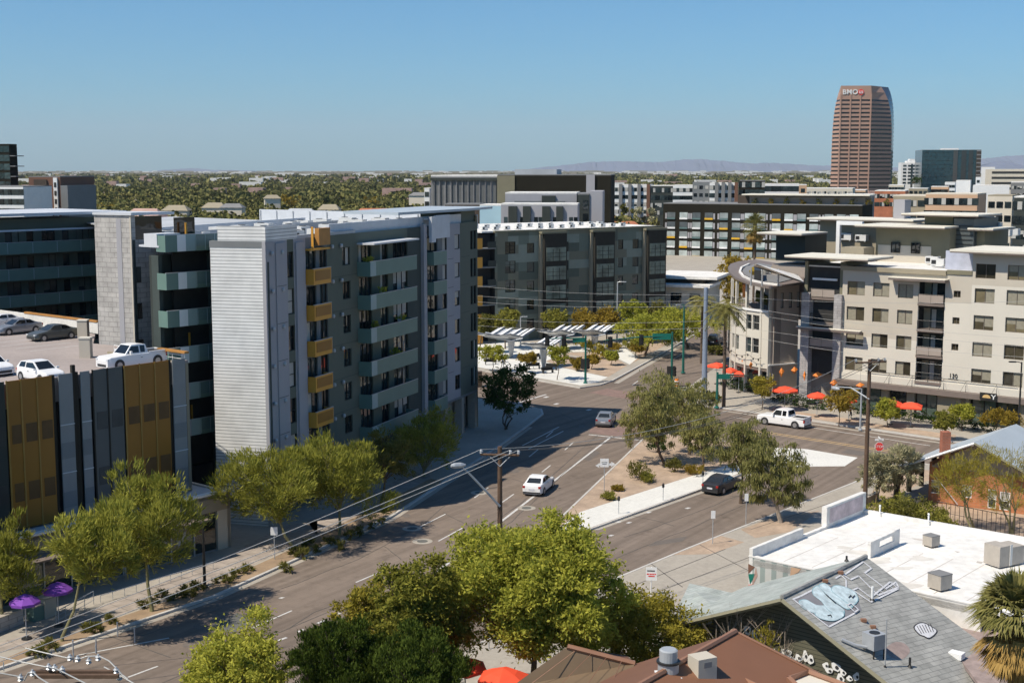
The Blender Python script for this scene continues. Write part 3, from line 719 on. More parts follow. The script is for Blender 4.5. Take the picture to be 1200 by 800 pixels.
# north end: blade roof and side wall
WE = Wall(E, E+dB*9)
def endw(b):
    b.box(-.0, 9, 0, .3, 0, ZT+.6, WE.M); b.mat(M['green']); b.box(S(544), 44.0, .3, 5, ZT-.1, ZT+1.2, WC.M)
part('end_wall', ap, M['olive'], endw)
bl = [WC.P(S(470), .2, 0), WC.P(S(545), -.8, 0), WC.P(47.5, -.4, 0), WC.P(46.5, 7, 0), WC.P(S(480), 7, 0)]
part('blade_roof', ap, M['roof_metal'], lambda b: b.prism([(p.x,p.y) for p in bl], ZT+1.25, ZT+1.5))
def ledge(b):
    p = [Vector((BKr.x,BKr.y)), E+dB*.2]; W = Wall(p[0], p[1]); b.box(0, W.L, 0, .35, ZT-.6, ZT+.7, W.M)
    for i in range(12): b.mat(M['roof_gray']); b.box(i*W.L/12+.2, i*W.L/12+.3, -.12, -.003, ZT-.6, ZT+.6, W.M)
part('back_parapet', ap, M['parapet'], ledge)
# teal balconies
def balcony(parent, W, s0, s1, z, out, side='teal', front='teal', lite=None, rail=None, h=1.0, end_right=False, name='balcony'):
    b = MB().mat(M[front]); t = .07
    b.box(s0, s1, -out, -out+t, z-.28, z+h, W.M)
    b.mat(M[side]); b.box(s0, s0+t, -out+t, -.004, z-.28, z+h, W.M); b.box(s1-t, s1, -out+t, -.004, z-.28, z+h, W.M)
    if lite: b.mat(M[lite]); b.box(s0-.012, s0+1.1, -out-.014, -out, z-.26, z+h+.01, W.M)
    o = b.build(name, parent)
    f = MB().mat(M['lilac_dk']).box(s0+t, s1-t, -out+t, -.005, z-.25, z-.05, W.M); f.build('balcony_floor', o)
    c = MB().mat(M['metal']).box(s0-.02, s1+.02, -out-.03, -out+t+.02, z+h+.012, z+h+.06, W.M); c.build('top_rail', o)
    if rail:
        g = MB().mat(M['glass_rail']).box(rail[0], rail[1], -out-.02, -out-.008, z+.05, z+h-.08, W.M)
        g.build('glass_panel', o)
        for k in range(4):
            a = rail[0]+(rail[1]-rail[0])*k/3; MB().mat(M['teal_lt']).box(a-.03, a+.03, -out-.05, -out-.021, z-.2, z+h, W.M).build('post', o)
    return o
for i, f in enumerate(FL[:-1]):
    balcony(ap, WC, S(419), SO(489,1.3), f, 1.3, lite='teal_lt')
    balcony(ap, WC, S(499), SO(524,.9), f, .9)
    o = balcony(ap, WC, S(357.5), SO(388.5,.85), f, .85, side='yellow', front='yellow', lite=None)
    b = MB().mat(M['yellow_dk']).box(SO(370,.85), SO(387.5,.85), -.88, -.852, f+.05, f+.85, WC.M); b.build('perforated_panel', o)
    b = MB().mat(M['lilac_dk']).box(SO(388.5,.85)+.002, SO(388.5,.85)+.08, -.85, -.01, f-.28, f+1.0, WC.M); b.build('end_panel', o)
def topy(b):
    b.box(S(357), SO(369,.9), -.9, -.7, FL[6]-.3, ZT+.9, WC.M); b.mat(M['orange_dk']); b.box(SO(374,.4), SO(387,.4), -.5, -.1, FL[6]-.1, ZT+.7, WC.M)
    b.mat(M['yellow']); b.box(S(357), SO(387,.6), -.69, .1, FL[6]-.45, FL[6]-.3, WC.M)
M['orange_dk'] = mat('ochre_screen', (.42,.20,.05), .6)
part('roof_terrace_screen', ap, M['yellow'], topy)
part('canopy', ap, M['parapet'], lambda b: b.box(S(419), SO(492,1.7), -1.7, -.01, 21.55, 21.7, WC.M))
def wscr(b):
    b.box(S(499), S(504), -.7, -.4, 21.0, 23.5, WC.M); b.mat(M['parapet']); b.box(S(507), S(523.5), -.4, -.2, 21.3, 23.6, WC.M)
    b.box(S(500), S(523), -.2, .3, 23.2, 23.4, WC.M)
part('roof_screen', ap, M['parapet'], wscr)
def clip(b):
    for i in range(5): pass
# recess stack beside the tower
T0, T1 = Vector((-27.7,103.5)), Vector((-24.2,107.7))
WT = Wall(T0, T1)
b = MB().mat(M['darkpanel']).box(0, WT.L, .9, 1.2, 0, ZT-1.2, WT.M); b.build('recess_wall', ap)
for s in (0, WT.L-.35): MB().mat(M['greenedge']).box(s, s+.35, 0, .9, 0, ZT-1.2, WT.M).build('pier', ap)
for i, f in enumerate(FL[1:]):
    o = balcony(ap, WT, -.15, WT.L+.05, f, 1.2, side='teal', front='teal', rail=(2.7, WT.L))
    MB().mat(M['white'] if i > 1 else M['lilac']).box(.95, 1.75, -1.24, -1.21, f-.27, f+1.02, WT.M).build('pale_panel', o)
    MB().mat(M['teal_lt']).box(1.76, 2.65, -1.235, -1.21, f-.27, f+1.02, WT.M).build('blue_panel', o)
    if i < 6 :
        MB().mat(M['glass']).box(2.2, 4.2, .84, .89, f, f+2.3, WT.M).build('patio_door', o)
        if i in (0,2,5): MB().mat(M['yellow']).box(2.9, 3.05, .3, .4, f+.4, f+1.9, WT.M).build('hanging_strip', o)
def toproofL(b):
    b.box(-.2, WT.L+.3, -.4, 2.2, ZT-.55, ZT-.4, WT.M); b.mat(M['parapet']); b.box(-.2, 2.0, -.2, 1.5, ZT-.4, ZT+.5, WT.M)
part('roof_edge', ap, M['parapet'], toproofL)
# stair tower in concrete block
q0, q1 = Vector((-34.5,109.6)), Vector((-31,107.9)); q2 = q1+dA*3.1; q3 = q0+dA*3.1
tw = empty('stair_tower', (q1.x,q1.y,0), 'tall pale concrete block stair tower rising beside the rooftop car park', 'stair tower')
part('block_wall', tw, M['block'], lambda b: b.prism([q0, q1, q1+dA*.4, q0+dA*.4], 0, 24.4))
part('side_block_wall', tw, M['block'], lambda b: b.prism([q0+dA*.4, q1+dA*.402, q2, q3], 0, 22.4))
WT2 = Wall(q0, q1); WT3 = Wall(q1, q2)
part('stripe', tw, M['lilac'], lambda b: b.box(2.35, 2.85, -.03, -.002, 12, 24.1, WT2.M))
part('trim', tw, M['stucco'], lambda b: b.box(WT2.L-.12, WT2.L+.03, -.04, -.001, 12, 24.4, WT2.M))
part('wall_cap', tw, M['parapet'], lambda b: b.prism([q0+Vector((-.1,-.1)), q1+Vector((.1,-.2)), q2+Vector((.9,.3)), q3], 24.402, 24.62))
def tops(b): b.box(.5, WT3.L, .15, .3, 22.4, 24.3, WT3.M)
part('top_glazing', tw, M['glass'], tops)
for z in (12.9, 15.9, 18.9): MB().mat(M['glass']).box(.35, .8, -.02, -.002, z, z+1.3, WT3.M).build('window', tw)
part('corner_strip', tw, M['greenedge'], lambda b: b.box(.1, .33, -.03, -.002, 12, 22.4, WT3.M))
# rear wing with long balconies
w0, w1 = Vector((-49.9,156))-dA*52, Vector((-49.9,156))+dA*3
rw = empty('apartment_wing', (w1.x,w1.y,0), 'rear apartment wing with long teal glass balconies and a thin white roof edge', 'apartment building')
WW = Wall(w0, w1)
hs = []; ws = []
for i, f in enumerate(FL[:-1]):
    for k in range(12):
        a = 1+k*4.5; hs.append((a, a+1.7, f+.1, f+2.4)); ws.append((a, f+.1, 1.7, 2.3, (i*7+k*3)%5 if (i+k)%3 else 0))
        hs.append((a+2.6, a+3.5, f+.9, f+2.3)); ws.append((a+2.6, f+.9, .9, 1.4, 0))
b = MB(); wallgrid(b, WW, 0, WW.L, 0, 22.6, hs, lambda s, z: M['green'], .2); b.build('wall', rw)
for s, z, w, h, st in ws[:]:
    if s > 22: window(rw, WW, s, z, w, h, style=st, cols=2 if w > 1 else 1, frame=w > 1, depth=.2, bm='blind_dk')
part('core', rw, M['recess'], lambda b: b.box(0, WW.L, .3, 12, 0, 22.4, WW.M))
part('roof', rw, M['parapet'], lambda b: (b.box(-1, WW.L+1, -2.0, 13, 23.0, 23.3, WW.M)))
part('upper_beam', rw, M['parapet'], lambda b: b.box(-1, WW.L+.4, -1.75, -1.6, 21.3, 21.5, WW.M))
for i, f in enumerate(FL[:-1]):
    o = balcony(rw, WW, 22, WW.L, f, 1.6, side='teal', front='teal')
    for k in range(11):
        a = 22.5+k*3.05; MB().mat(M['teal_lt']).box(a, a+.08, -1.64, -1.602, f-.2, f+1, WW.M).build('post', o)
# rooftop plant
def ac_unit(P, rz, label, size=1.0, cat='rooftop unit', group='white rooftop units on the apartment roof', m='ac', parent=None):
    t = empty('rooftop_unit', P, label, cat, group, rz) if parent is None else None
    b = MB().mat(M[m]); w, d, h = 1.7*size, 1.1*size, 1.0*size
    b.box(-w/2, w/2, -d/2, d/2, .12*size, h); o = b.buildL('casing', t)
    b = MB().mat(M['metal_dk']); b.lathe([(.36*size,0),(.36*size,.05*size)], 14, (w*.22, 0, h+.002)); b.box(-w/2+.1*size, -w/2+.7*size, -d/2-.015, -d/2-.002, .3*size, .8*size); b.buildL('fan_grille', t)
    b = MB().mat(M['metal']); b.box(-w/2+.1, -w/2+.25, -d/2, d/2, 0, .12*size); b.box(w/2-.25, w/2-.1, -d/2, d/2, 0, .12*size); b.buildL('skid', t)
    return t
proto = None; rs = random.Random(5); nn = 0
WR = Wall(K, E)
rows_txt = ['nearest the corrugated end', 'near the ochre screen', 'above the long teal balconies', 'before the blade roof', 'beside the back parapet']
for r_ in range(4):
    for k in range(9):
        s = 6+k*4.3+rs.uniform(-.6,.6); y = 3.2+r_*3.6+rs.uniform(-.5,.5)
        if s > 42: continue
        P = WR.P(s, y, ZT-.6)
        lab = 'pale air unit, %s from the corrugated end in the %s roof row' % (['first','second','third','fourth','fifth','sixth','seventh','eighth','ninth'][k], ['street-side','second','third','rear'][r_])
        if proto is None: proto = ac_unit(P, WR.rz, lab, .95); o = proto
        else: o = copy_tree(proto); o.location = P; o['label'] = lab
        o.rotation_euler[2] = WR.rz+rs.choice([0, math.pi/2])
# long duct / screens on the roof
for j, (y, s0, s1) in enumerate([(1.9, 20, 41), (9.5, 3, 30), (16.5, 6, 36)]):
    part('roof_screen', ap, M['parapet'] if j != 1 else M['roof_gray'], lambda b: (b.box(s0, s1, y, y+.12, ZT-.6, ZT+.45, WR.M)))
# ------------------------------------------------------------------ parking garage
Cn = Vector((-23.9, 96.6)); ZD = 13.7; ZG = 14.4
ga = empty('parking_garage', (Cn.x,Cn.y,0), 'multi-storey parking garage with ochre and charcoal screen panels and cars on its roof', 'parking garage')
g0 = Cn-dA*50; WG = Wall(g0, Cn); SG = lambda u: SO(u-.3, .4, WG)
body = [(g0.x,g0.y),(Cn.x,Cn.y),tuple(Cn+dB*9.5),(-31.3,107.6),(-34.7,109.4),(-36.6,116.1),(-62,138),(-90,110)]
inn = lambda p, k: (p[0]-k*.4, p[1]+k*.4)
part('body', ga, M['recess'], lambda b: b.prism([tuple(g0+dB*.5), tuple(Cn+dB*.5-dA*.4), tuple(Cn+dB*9.5-dA*.4), (-31.6,107.3),(-35,109.4),(-37,115.8),(-62,137.5),(-90,110)], 0, ZD-.25))
part('deck', ga, M['deck'], lambda b: b.prism([tuple(g0+dB*.31), tuple(Cn+dB*.3-dA*.3), tuple(Cn+dB*9.5-dA*.3), (-31.6,107.5),(-35,109.6),(-36.8,115.9),(-62,137.9),(-90,110)], ZD-.25, ZD))
WGr = Wall(Cn, Cn+dB*10)
part('side_wall', ga, M['stucco_tan'], lambda b: b.box(0, 10, 0, .25, 0, ZD+.25, WGr.M))
part('front_parapet', ga, M['deck'], lambda b: b.box(0, WG.L-.001, .02, .3, ZD-1.2, ZG-.25, WG.M))
pb = [Vector((-62,137)), Vector((-36.6,116.1))]; WPb = Wall(pb[0], pb[1])
part('back_parapet', ga, M['concrete_white'], lambda b: b.box(0, WPb.L, 0, .25, ZD, ZG+.3, WPb.M))
part('yellow_rail', ga, M['yellow_b'] if 'yellow_b' in M else M['orange_dk'], lambda b: b.box(WPb.L-12, WPb.L-.1, -.05, .3, ZG+.302, ZG+.45, WPb.M))
for i, (u0, u1, m) in enumerate([(-150,-60,'yellow_dk'),(-52,0,'darkpanel'),(2,19,'yellow_dk'),(19,38,'yellow_dk'),(38,56.5,'yellow_dk'),(64,81,'graypanel'),(90,101.5,'graypanel'),(104,122,'darkpanel2'),(122,140,'darkpanel2'),(142,160,'yellow_dk'),(160,178,'yellow_dk'),(178,195,'yellow_dk'),(199,214.5,'graypanel')]):
    if m == 'darkpanel2': M.setdefault('darkpanel2', mat('dark_slate_panel', (.085,.098,.10), .45, var=.08, scale=.3))
    a, c = SG(u0), SG(u1)
    o = MB().mat(M[m]).box(a+.02, c-.02, -.45, -.36, 4.45, ZG, WG.M).build('screen_panel', ga)
    if m == 'graypanel':
        for z in (7.6, 10.9): MB().mat(M['parapet']).box(a, c, -.49, -.452, z, z+.06, WG.M).build('joint', o)
        for z in (8.6, 5.2): MB().mat(M['lilac_dk']).box(a+.05, c-.05, -.47, -.452, z, z+1.1, WG.M).build('louvre', o)
    else:
        MB().mat(M['frame_dk'] if 'dark' in m else M['yellow_dk2'] if 'yellow_dk2' in M else M.setdefault('yellow_dk2', mat('bronze_rib', (.33,.19,.045), .4))).box(a-.05, a+.05, -.5, -.452, 4.45, ZG+.05, WG.M).build('rib', o)
        for z in (10.2, 6.3): MB().mat(M.setdefault(m+'_s', mat(m+'_band', {'yellow_dk':(.11,.055,.015),'darkpanel':(.03,.035,.035),'darkpanel2':(.05,.058,.06)}[m], .5, var=.25, scale=.6))).box(a+.25, c-.1, -.47, -.452, z, z+1.25, WG.M).build('darker_band', o)  # darker band set on the panel face
for u in (59, 84, 87, 141, 197): MB().mat(M['frame_dk']).box(SG(u)-.12, SG(u)+.12, -.3, -.05, 4.4, ZG+(.5 if u in (84,) else 0), WG.M).build('pier', ga)
rail = rail_mesh(9.0, .55, 'white', 6, mid=1); o = rail.buildL('deck_rail', ga); o.location = WGr.P(.2, .15, ZD+.25)-wloc(ga); o.rotation_euler[2] = WGr.rz
part('deck_stub', ga, M['stucco_tan'], lambda b: b.box(-2.2, -.2, -.3, -.1, ZD+.1, ZG, WG.M))
part('corner_rail', ga, M['orange_dk'], lambda b: b.box(0, 3.4, -.1, .3, ZD+.95, ZD+1.1, WGr.M))
# deck markings
for k in range(9):
    p = Vector((-44,118))-Vector((.72,-.69))*0+Vector((.64,-.10))*0
for k in range(8):
    a = Vector(g2(100-k*17, 404-k*2.6, ZD)); q = a-dA*5.0
    st = (q-a).normalized(); n_ = Vector((-st.y, st.x))*.06
    b = MB().mat(M['paint_white']).poly([(a.x+n_.x,a.y+n_.y,ZD+.006),(a.x-n_.x,a.y-n_.y,ZD+.006),(q.x-n_.x,q.y-n_.y,ZD+.006),(q.x+n_.x,q.y+n_.y,ZD+.006)]); b.build('bay_line', ga)
def bollard(u, v, label, h=1.5, r=.42):
    P = G(u, v, ZD); t = empty('concrete_post', P, label, 'concrete post', 'pale concrete posts on the parking deck')
    MB().mat(M['stucco']).box(-r, r, -r*.8, r*.8, 0, h).buildL('shaft', t); MB().mat(M['stucco_lt']).box(-r-.04, r+.04, -r*.8-.04, r*.8+.04, h+.002, h+.1).buildL('cap', t)
bollard(101, 419, 'pale square post on the parking deck beside the white pickup'); bollard(98, 396, 'pale square post on the parking deck against the back wall')
# podium with shops
pc = Vector((-21, 96.2)); p0 = pc-dA*50; WPd = Wall(p0, pc)
po = empty('shop_podium', (pc.x,pc.y,0), 'single-storey glazed shop podium with a white roof edge below the garage', 'shop building')
part('roof', po, M['roof_gray'], lambda b: b.prism([tuple(p0), tuple(pc), tuple(pc+dB*11), tuple(p0+dB*3)], 4.1, 4.3))
part('fascia', po, M['stucco_tan'], lambda b: b.box(0, WPd.L, 0, .3, 3.1, 4.4, WPd.M))
part('roof_edge', po, M['white'], lambda b: (b.box(0, WPd.L+.15, -.15, .35, 4.402, 4.55, WPd.M)))
WPs = Wall(pc, pc+dB*10)
part('end_wall', po, M['stucco'], lambda b: (b.box(0, 10, 0, .3, 0, 4.4, WPs.M), b.box(WPd.L-1.2, WPd.L-.002, 0, .3, 0, 3.098, WPd.M)))
part('awning', po, M['fascia'], lambda b: b.box(0, WPd.L-3, -1.6, -.002, 3.0, 3.12, WPd.M))
for k in range(19):
    s = WPd.L-1.3-2.0*(k+1)
    o = MB().mat(M['glass_shop']).box(s+.05, s+1.95, .12, .18, .25, 3.098, WPd.M).build('shop_window', po)
    MB().mat(M['metal']).box(s-.04, s+.04, .02, .11, 0, 3.09, WPd.M).build('mullion', o)
    if k % 4 == 1: MB().mat(M['blind']).box(s+.5, s+1.3, .09, .115, 1.2, 2.1, WPd.M).build('poster', o)
    if k % 5 == 3: MB().mat(M['metal']).box(s+.1, s+.2, .0, .1, .1, 2.4, WPd.M).build('door_frame', o)
part('plinth', po, M['lilac_dk'], lambda b: b.box(0, WPd.L-1.3, .05, .3, 0, .25, WPd.M))
part('inside', po, M['recess'], lambda b: b.box(0, WPd.L-1.3, 1.5, 1.6, .25, 3.1, WPd.M))
# ------------------------------------------------------------------ cream apartment building, east
rq = Vector(g2(1150, 500)); WRB = Wall(rq+dB*24.0, rq-dB*40)
_off = WRB.S(940, 400); WRB = Wall(WRB.P(_off).xy, rq-dB*40); SR = WRB.S
rb = empty('apartment_building', WRB.P(0), 'cream stucco apartment building with flat blade roofs above an outdoor restaurant patio', 'apartment building')
FR = [4.35+2.95*k for k in range(5)]       # floors; sills at +.45
ZR = 17.0
sA, sB, sC, sD, sE = SR(987), SR(1075,380), SR(1106,380), SR(1139,380), SR(1290)
holes = []; ws = []
cols = [(991,1011.5,2,2),(1021,1040,2,5),(1050,1068,2,3)]
for k in range(4):
    for j, (u0, u1, c, st) in enumerate(cols):
        a, d = SR(u0, 400), SR(u1, 400); holes.append((a, d, FR[k]+.45, FR[k]+2.05)); ws.append((a, FR[k]+.45, d-a, 1.6, (st, 4, 5, 2, 3)[(k+j)%5], c))
    a = SR(1115, 400)
    if k: holes.append((a, a+.8, FR[k]+.9, FR[k]+1.65)); ws.append((a, FR[k]+.9, .8, .75, 0, 2))
for k in range(5):
    for u0, u1 in [(1139.7,1163),(1177,1200.5),(1216,1239),(1256,1278)]:
        a, d = SR(u0, 400), SR(u1, 400); z = FR[k]+.45 if k < 4 else FR[k]+.2
        holes.append((a, d, z, z+1.6)); ws.append((a, z, d-a, 1.6, (3,4,2,0,4)[(k+int(u0))%5], 2))
bay = (sB, sC, FR[0], 15.6); holes.append(bay)
def rbm(s, z):
    if s > sD-.15: return M['stucco_lt'] if z < 15.6 else M['stucco']
    if s < sB: return M['stucco_lt'] if z < 8.9 else M['stucco']
    return M['stucco_lt'] if z < 13.5 else M['stucco']
b = MB()
hs1 = [h for h in holes if h[0] < sD-.1]
wallgrid(b, WRB, sA, SR(1137,380), 4.0, ZR, hs1, rbm, .3, cuts_s=(sB, SR(1060,380)), cuts_z=(8.9, 13.5))
hs2 = [h for h in holes if h[0] >= sD-.1]
wallgrid(b, WRB, SR(1137,380)+.002, sE, 4.0, 19.2, hs2, rbm, .3, cuts_z=(15.6,))
b.build('wall', rb)
for a, z, w, h, st, c in ws: window(rb, WRB, a, z, w, h, style=st, cols=c, fm='frame_br', depth=.3, glass='glass_rb', bm='blind' if (int(a*7)+int(z))%3 == 0 else 'blind_tan')
def cor(b):
    b.box(sA-.2, SR(1107,380), -.25, .35, ZR-.5, ZR+.003, WRB.M); b.mat(M['olive']); b.box(SR(1107,380)+.02, SR(1137,380)-.02, -.12, .35, ZR-.35, ZR+.1, WRB.M)
part('cornice', rb, M['stucco_tan'], cor)
part('core', rb, M['recess'], lambda b: (b.box(0.5, sB-.05, .5, 14, 4, ZR-.3, WRB.M), b.box(sB-.05, sC+.05, 1.9, 14, 4, ZR-.3, WRB.M), b.box(sC+.05, sD, .5, 14, 4, ZR-.3, WRB.M), b.box(sD, sE, .5, 14, 4, 18.8, WRB.M)))
part('roof', rb, M['roof_white'], lambda b: (b.box(0, SR(1137,380), .36, 14, ZR-.29, ZR-.15, WRB.M)))
part('tall_side_wall', rb, M['stucco_tan'], lambda b: b.box(SR(1137,380)-.02, SR(1137,380)+.1, .02, 14, ZR-.4, 19.2, WRB.M))
part('bay_wall', rb, M['stucco_tan'], lambda b: b.box(sB, sC, 1.7, 1.88, 4, 15.6, WRB.M))
def rb_balc(W, s0, s1, z, out, y1, i, pale=True):
    o = MB().mat(M['fascia']).box(s0, s1, -out, y1, z-.28, z, W.M).build('balcony', rb)
    r = rail_mesh(s1-s0-.1, 1.0, 'metal_dk', 2, bars=16 if i%2 == 0 else 0, solid='brownwall' if i % 2 else None, t=.035).buildL('railing', o)
    r.location = W.P(s0+.05, -out+.06, z)-wloc(rb); r.rotation_euler[2] = W.rz; return o
for k in range(4):
    z = FR[k]
    rb_balc(WRB, sB+.02, sC-.02, z+.05, .25, 1.69, k)
    MB().mat(M['glass']).box(sB+.8, sC-.4, 1.62, 1.69, z+.1, z+2.3, WRB.M).build('patio_door', rb)
    MB().mat(M['blind']).box(sB+1.0, sB+1.5, 1.58, 1.61, z+.1, z+2.2, WRB.M).build('curtain', rb)
    MB().mat(M['frame_dk']).box(sB, sC, .2, .3, z+2.45, z+2.67, WRB.M).build('beam', rb)
part('balcony_canopy', rb, M['fascia'], lambda b: b.box(SR(1044,380), SR(1110,380), -1.2, -.002, 15.75, 16.0, WRB.M))
part('canopy_top', rb, M['blade'], lambda b: b.box(SR(1044,380)-.03, SR(1110,380)+.03, -1.23, -.002, 16.002, 16.07, WRB.M))
# retail base
def base(b):
    b.box(sA-.1, sE, -1.1, .4, 3.15, 3.75, WRB.M)
    b.mat(M['stucco_tan'])
    for u in (1034,1064,1100,1128,1195): b.box(SR(u,460), SR(u,460)+(.9 if u != 1100 else 3.2), -.3, .35, 0, 3.148, WRB.M)
part('shop_fascia', rb, M['fascia'], base)
part('parapet_band', rb, M['stucco_lt'], lambda b: b.box(sA, sE, -.15, -.003, 3.752, 4.5, WRB.M))
for u0, u1 in [(995,1032),(1044,1062),(1074,1098),(1140,1168),(1170,1193),(1205,1230)]:
    a, c = SR(u0,460), SR(u1,460)
    o = MB().mat(M['glass_shop']).box(a, c, .1, .16, .3, 3.148, WRB.M).build('shop_window', rb)
    for k in range(3): MB().mat(M['frame_dk']).box(a+(c-a)*k/2-.04, a+(c-a)*k/2+.04, .03, .098, 0, 3.14, WRB.M).build('mullion', o)
part('inside', rb, M['recess'], lambda b: b.box(sA, sE, .8, .9, 0, 3.9, WRB.M))
# tension rods over the awning
for u in (1040,1067,1104,1130,1166):
    s = SR(u,440); 
    MB().mat(M['metal_dk']).tube([WRB.P(s,-1.0,3.8), WRB.P(s+.3,-.17,4.9), WRB.P(s+.6,-1.0,3.8)], .025, 4).build('awning_stay', rb)
MB().mat(M['metal_dk']).tube([WRB.P(SR(1015,438),-.2,4.95), WRB.P(SR(1192,456),-.2,4.95)], .035, 4).build('awning_rod', rb)
# shop sign with a yellow arc
s = SR(1153,462); sg = empty('shop_sign', WRB.P(s, -1.15, 3.3), 'small black shop sign with a yellow arc above the shop windows', 'shop sign'); sg.rotation_euler[2] = WRB.rz
MB().mat(M['metal_dk']).box(0, 1.85, -.12, 0, 0, .75).buildL('board', sg)
arc = [(.3+.45+.45*math.cos(t), -.135, .2+.38*math.sin(t)) for t in [math.pi*k/10 for k in range(11)]]
MB().mat(M['paint_yellow']).poly(arc[::-1]).buildL('emblem', sg)
def yy(b): b.box(1.45, 1.57, -.135, -.122, .12, .42); b.add([(1.2,-.13,.62),(1.34,-.13,.62),(1.56,-.13,.38),(1.46,-.13,.36)], [(0,1,2,3)]); b.add([(1.8,-.13,.62),(1.68,-.13,.62),(1.47,-.13,.38),(1.57,-.13,.36)], [(3,2,1,0)])
b = MB().mat(M['white']); yy(b); b.buildL('letter', sg)
def text(name, s, size, m, parent, loc, rz, ext=.01, align='CENTER', tilt=90):
    cu = bpy.data.curves.new(name, 'FONT'); cu.body = s; cu.size = size; cu.extrude = ext; cu.align_x = align; cu.align_y = 'CENTER'; cu.materials.append(M[m])
    o = bpy.data.objects.new(name, cu); C.objects.link(o); o.parent = parent; o.location = loc; o.rotation_euler = (R(tilt), 0, rz); return o
# house number
text('house_number', '130', .66, 'metal_dk', rb, WRB.P(SR(1117.5,434), -.05, 5.35)-wloc(rb), WRB.rz, .03)
MB().mat(M['metal_dk']).box(SR(1117.5,434)-.55, SR(1117.5,434)+.55, -.05, -.01, 4.95, 5.01, WRB.M).build('number_rule', rb)
# left bay with masonry pillars
for s0, s1, zt in [(0, SR(949.6,400), 13.6), (SR(978,400), SR(987,400), 13.6)]:
    MB().mat(M['masonry']).box(s0, s1-.01, -.5, .6, 0, zt, WRB.M).build('masonry_pillar', rb)
part('bay_back', rb, M['brownwall'], lambda b: b.box(0, sA, 1.6, 1.8, 0, 13.5, WRB.M))
p0_, p1_ = SR(949.6,400), SR(978,400)
for k in range(4):
    z = FR[k]-(.1 if k else 0)
    if k: rb_balc(WRB, p0_, p1_, z+.05, .35, 1.59, k)
    MB().mat(M['glass']).box(p0_+1.2, p1_-.2, 1.52, 1.59, z+.1, z+2.3, WRB.M).build('patio_door', rb)
part('loggia_beam', rb, M['white'], lambda b: b.box(p0_, p1_, .1, .3, FR[3]+1.95, FR[3]+2.2, WRB.M))
MB().mat(M['darkpanel']).box(.3, sA-.5, .7, 1.2, 13.5, 17.2, WRB.M).build('dark_loggia', rb)
part('loggia_wall', rb, M['olive'], lambda b: (b.box(sA-.5, sA+.3, .3, 6, 12, 17.4, WRB.M), b.box(.0, .4, .2, 6, 13.6, 17.3, WRB.M)))
part('long_canopy', rb, M['fascia'], lambda b: b.box(-.2, SR(1013,385), -1.3, -.55, 9.3, 9.55, WRB.M))
part('canopy_top', rb, M['blade'], lambda b: b.box(-.23, SR(1013,385)+.03, -1.33, -.52, 9.552, 9.62, WRB.M))
# blade roofs and upper volumes  (u0,u1,vtop, depth behind the front, thickness, wall left, wall right)
def blade(W, s0, s1, y0, y1, z, t=.16):
    o = MB().mat(M['blade']).box(s0, s1, y0, y1, z, z+t, W.M).build('blade_roof', rb)
    MB().mat(M['fascia']).box(s0+.02, s1-.02, y0+.02, y1-.02, z-.14, z-.002, W.M).build('soffit', o); return o
blade(WRB, -1.6, SR(1030,300)-.4, -2.0, 5.0, 17.9)
def vol(u0, u1, y0, z1, m, dep=8, z0=None, v=300):
    W2 = Wall(WRB.P(0, y0).xy, WRB.P(60, y0).xy); a, c = W2.S(u0, v), W2.S(u1, v)
    o = MB().mat(M[m]).box(a, c, 0, dep, z0 if z0 is not None else ZR-.5, z1, W2.M).build('upper_wall', rb); return W2, a, c
W2, a, c = vol(909, 943, 10, 20.0, 'darkpanel', 6); blade(W2, a-1.6, c+.6, -2.2, 5, 20.0)
W2, a, c = vol(905, 990, 10.5, 16.0, 'brownwall', 8, 9)
W2, a, c = vol(1026, 1112, 12, 21.2, 'olive', 8); blade(W2, a-1.8, c+.3, -2.4, 6, 21.25)
MB().mat(M['stucco']).box(a+.3, c-2.2, -.06, -.002, ZR-.5, 18.9, W2.M).build('sunlit_band', rb)  # lighter colour paints the sunlit part below the roof's shadow
for u in (1045, 1068.5): 
    s = W2.S(u, 285); window(rb, W2, s, 18.0, 1.15, 1.3, y=-.3, cols=2, fm='frame_dk', depth=.22)
W2, a, c = vol(1116, 1140, 14, 22.3, 'darkpanel2', 8)
for k in range(8): MB().mat(M['metal_dk']).box(a+.1, c-.1, -.08, -.002, 17.5+k*.55, 17.6+k*.55, W2.M).build('louvre', rb)
W2, a, c = vol(1082, 1115, 15, 22.6, 'olive', 8); blade(W2, a-2.2, W2.S(1154,246), -2.0, 6, 22.65)
W2, a, c = vol(1141, 1153, 15, 21.0, 'olive', 8); blade(W2, a-.3, W2.S(1170,258), -1.6, 6, 21.05)
W2, a, c = vol(960, 1050, 22, 21.5, 'stucco_tan', 8); blade(W2, a-1, c+3, -2, 6, 21.55)
W2, a, c = vol(979, 983, 17, 21.0, 'white', .5); MB().mat(M['white']).box(a, a+3.6, 0, .5, 21.0, 21.5, W2.M).build('white_frame', rb)
W2, a, c = vol(985, 1012, 9, 18.6, 'stucco_tan', 3)
W2, a, c = vol(1045, 1058, 24, 24.2, 'lilac', 2)
blade(WRB, SR(1119,285), sE, -1.4, 9, 19.25, .22)
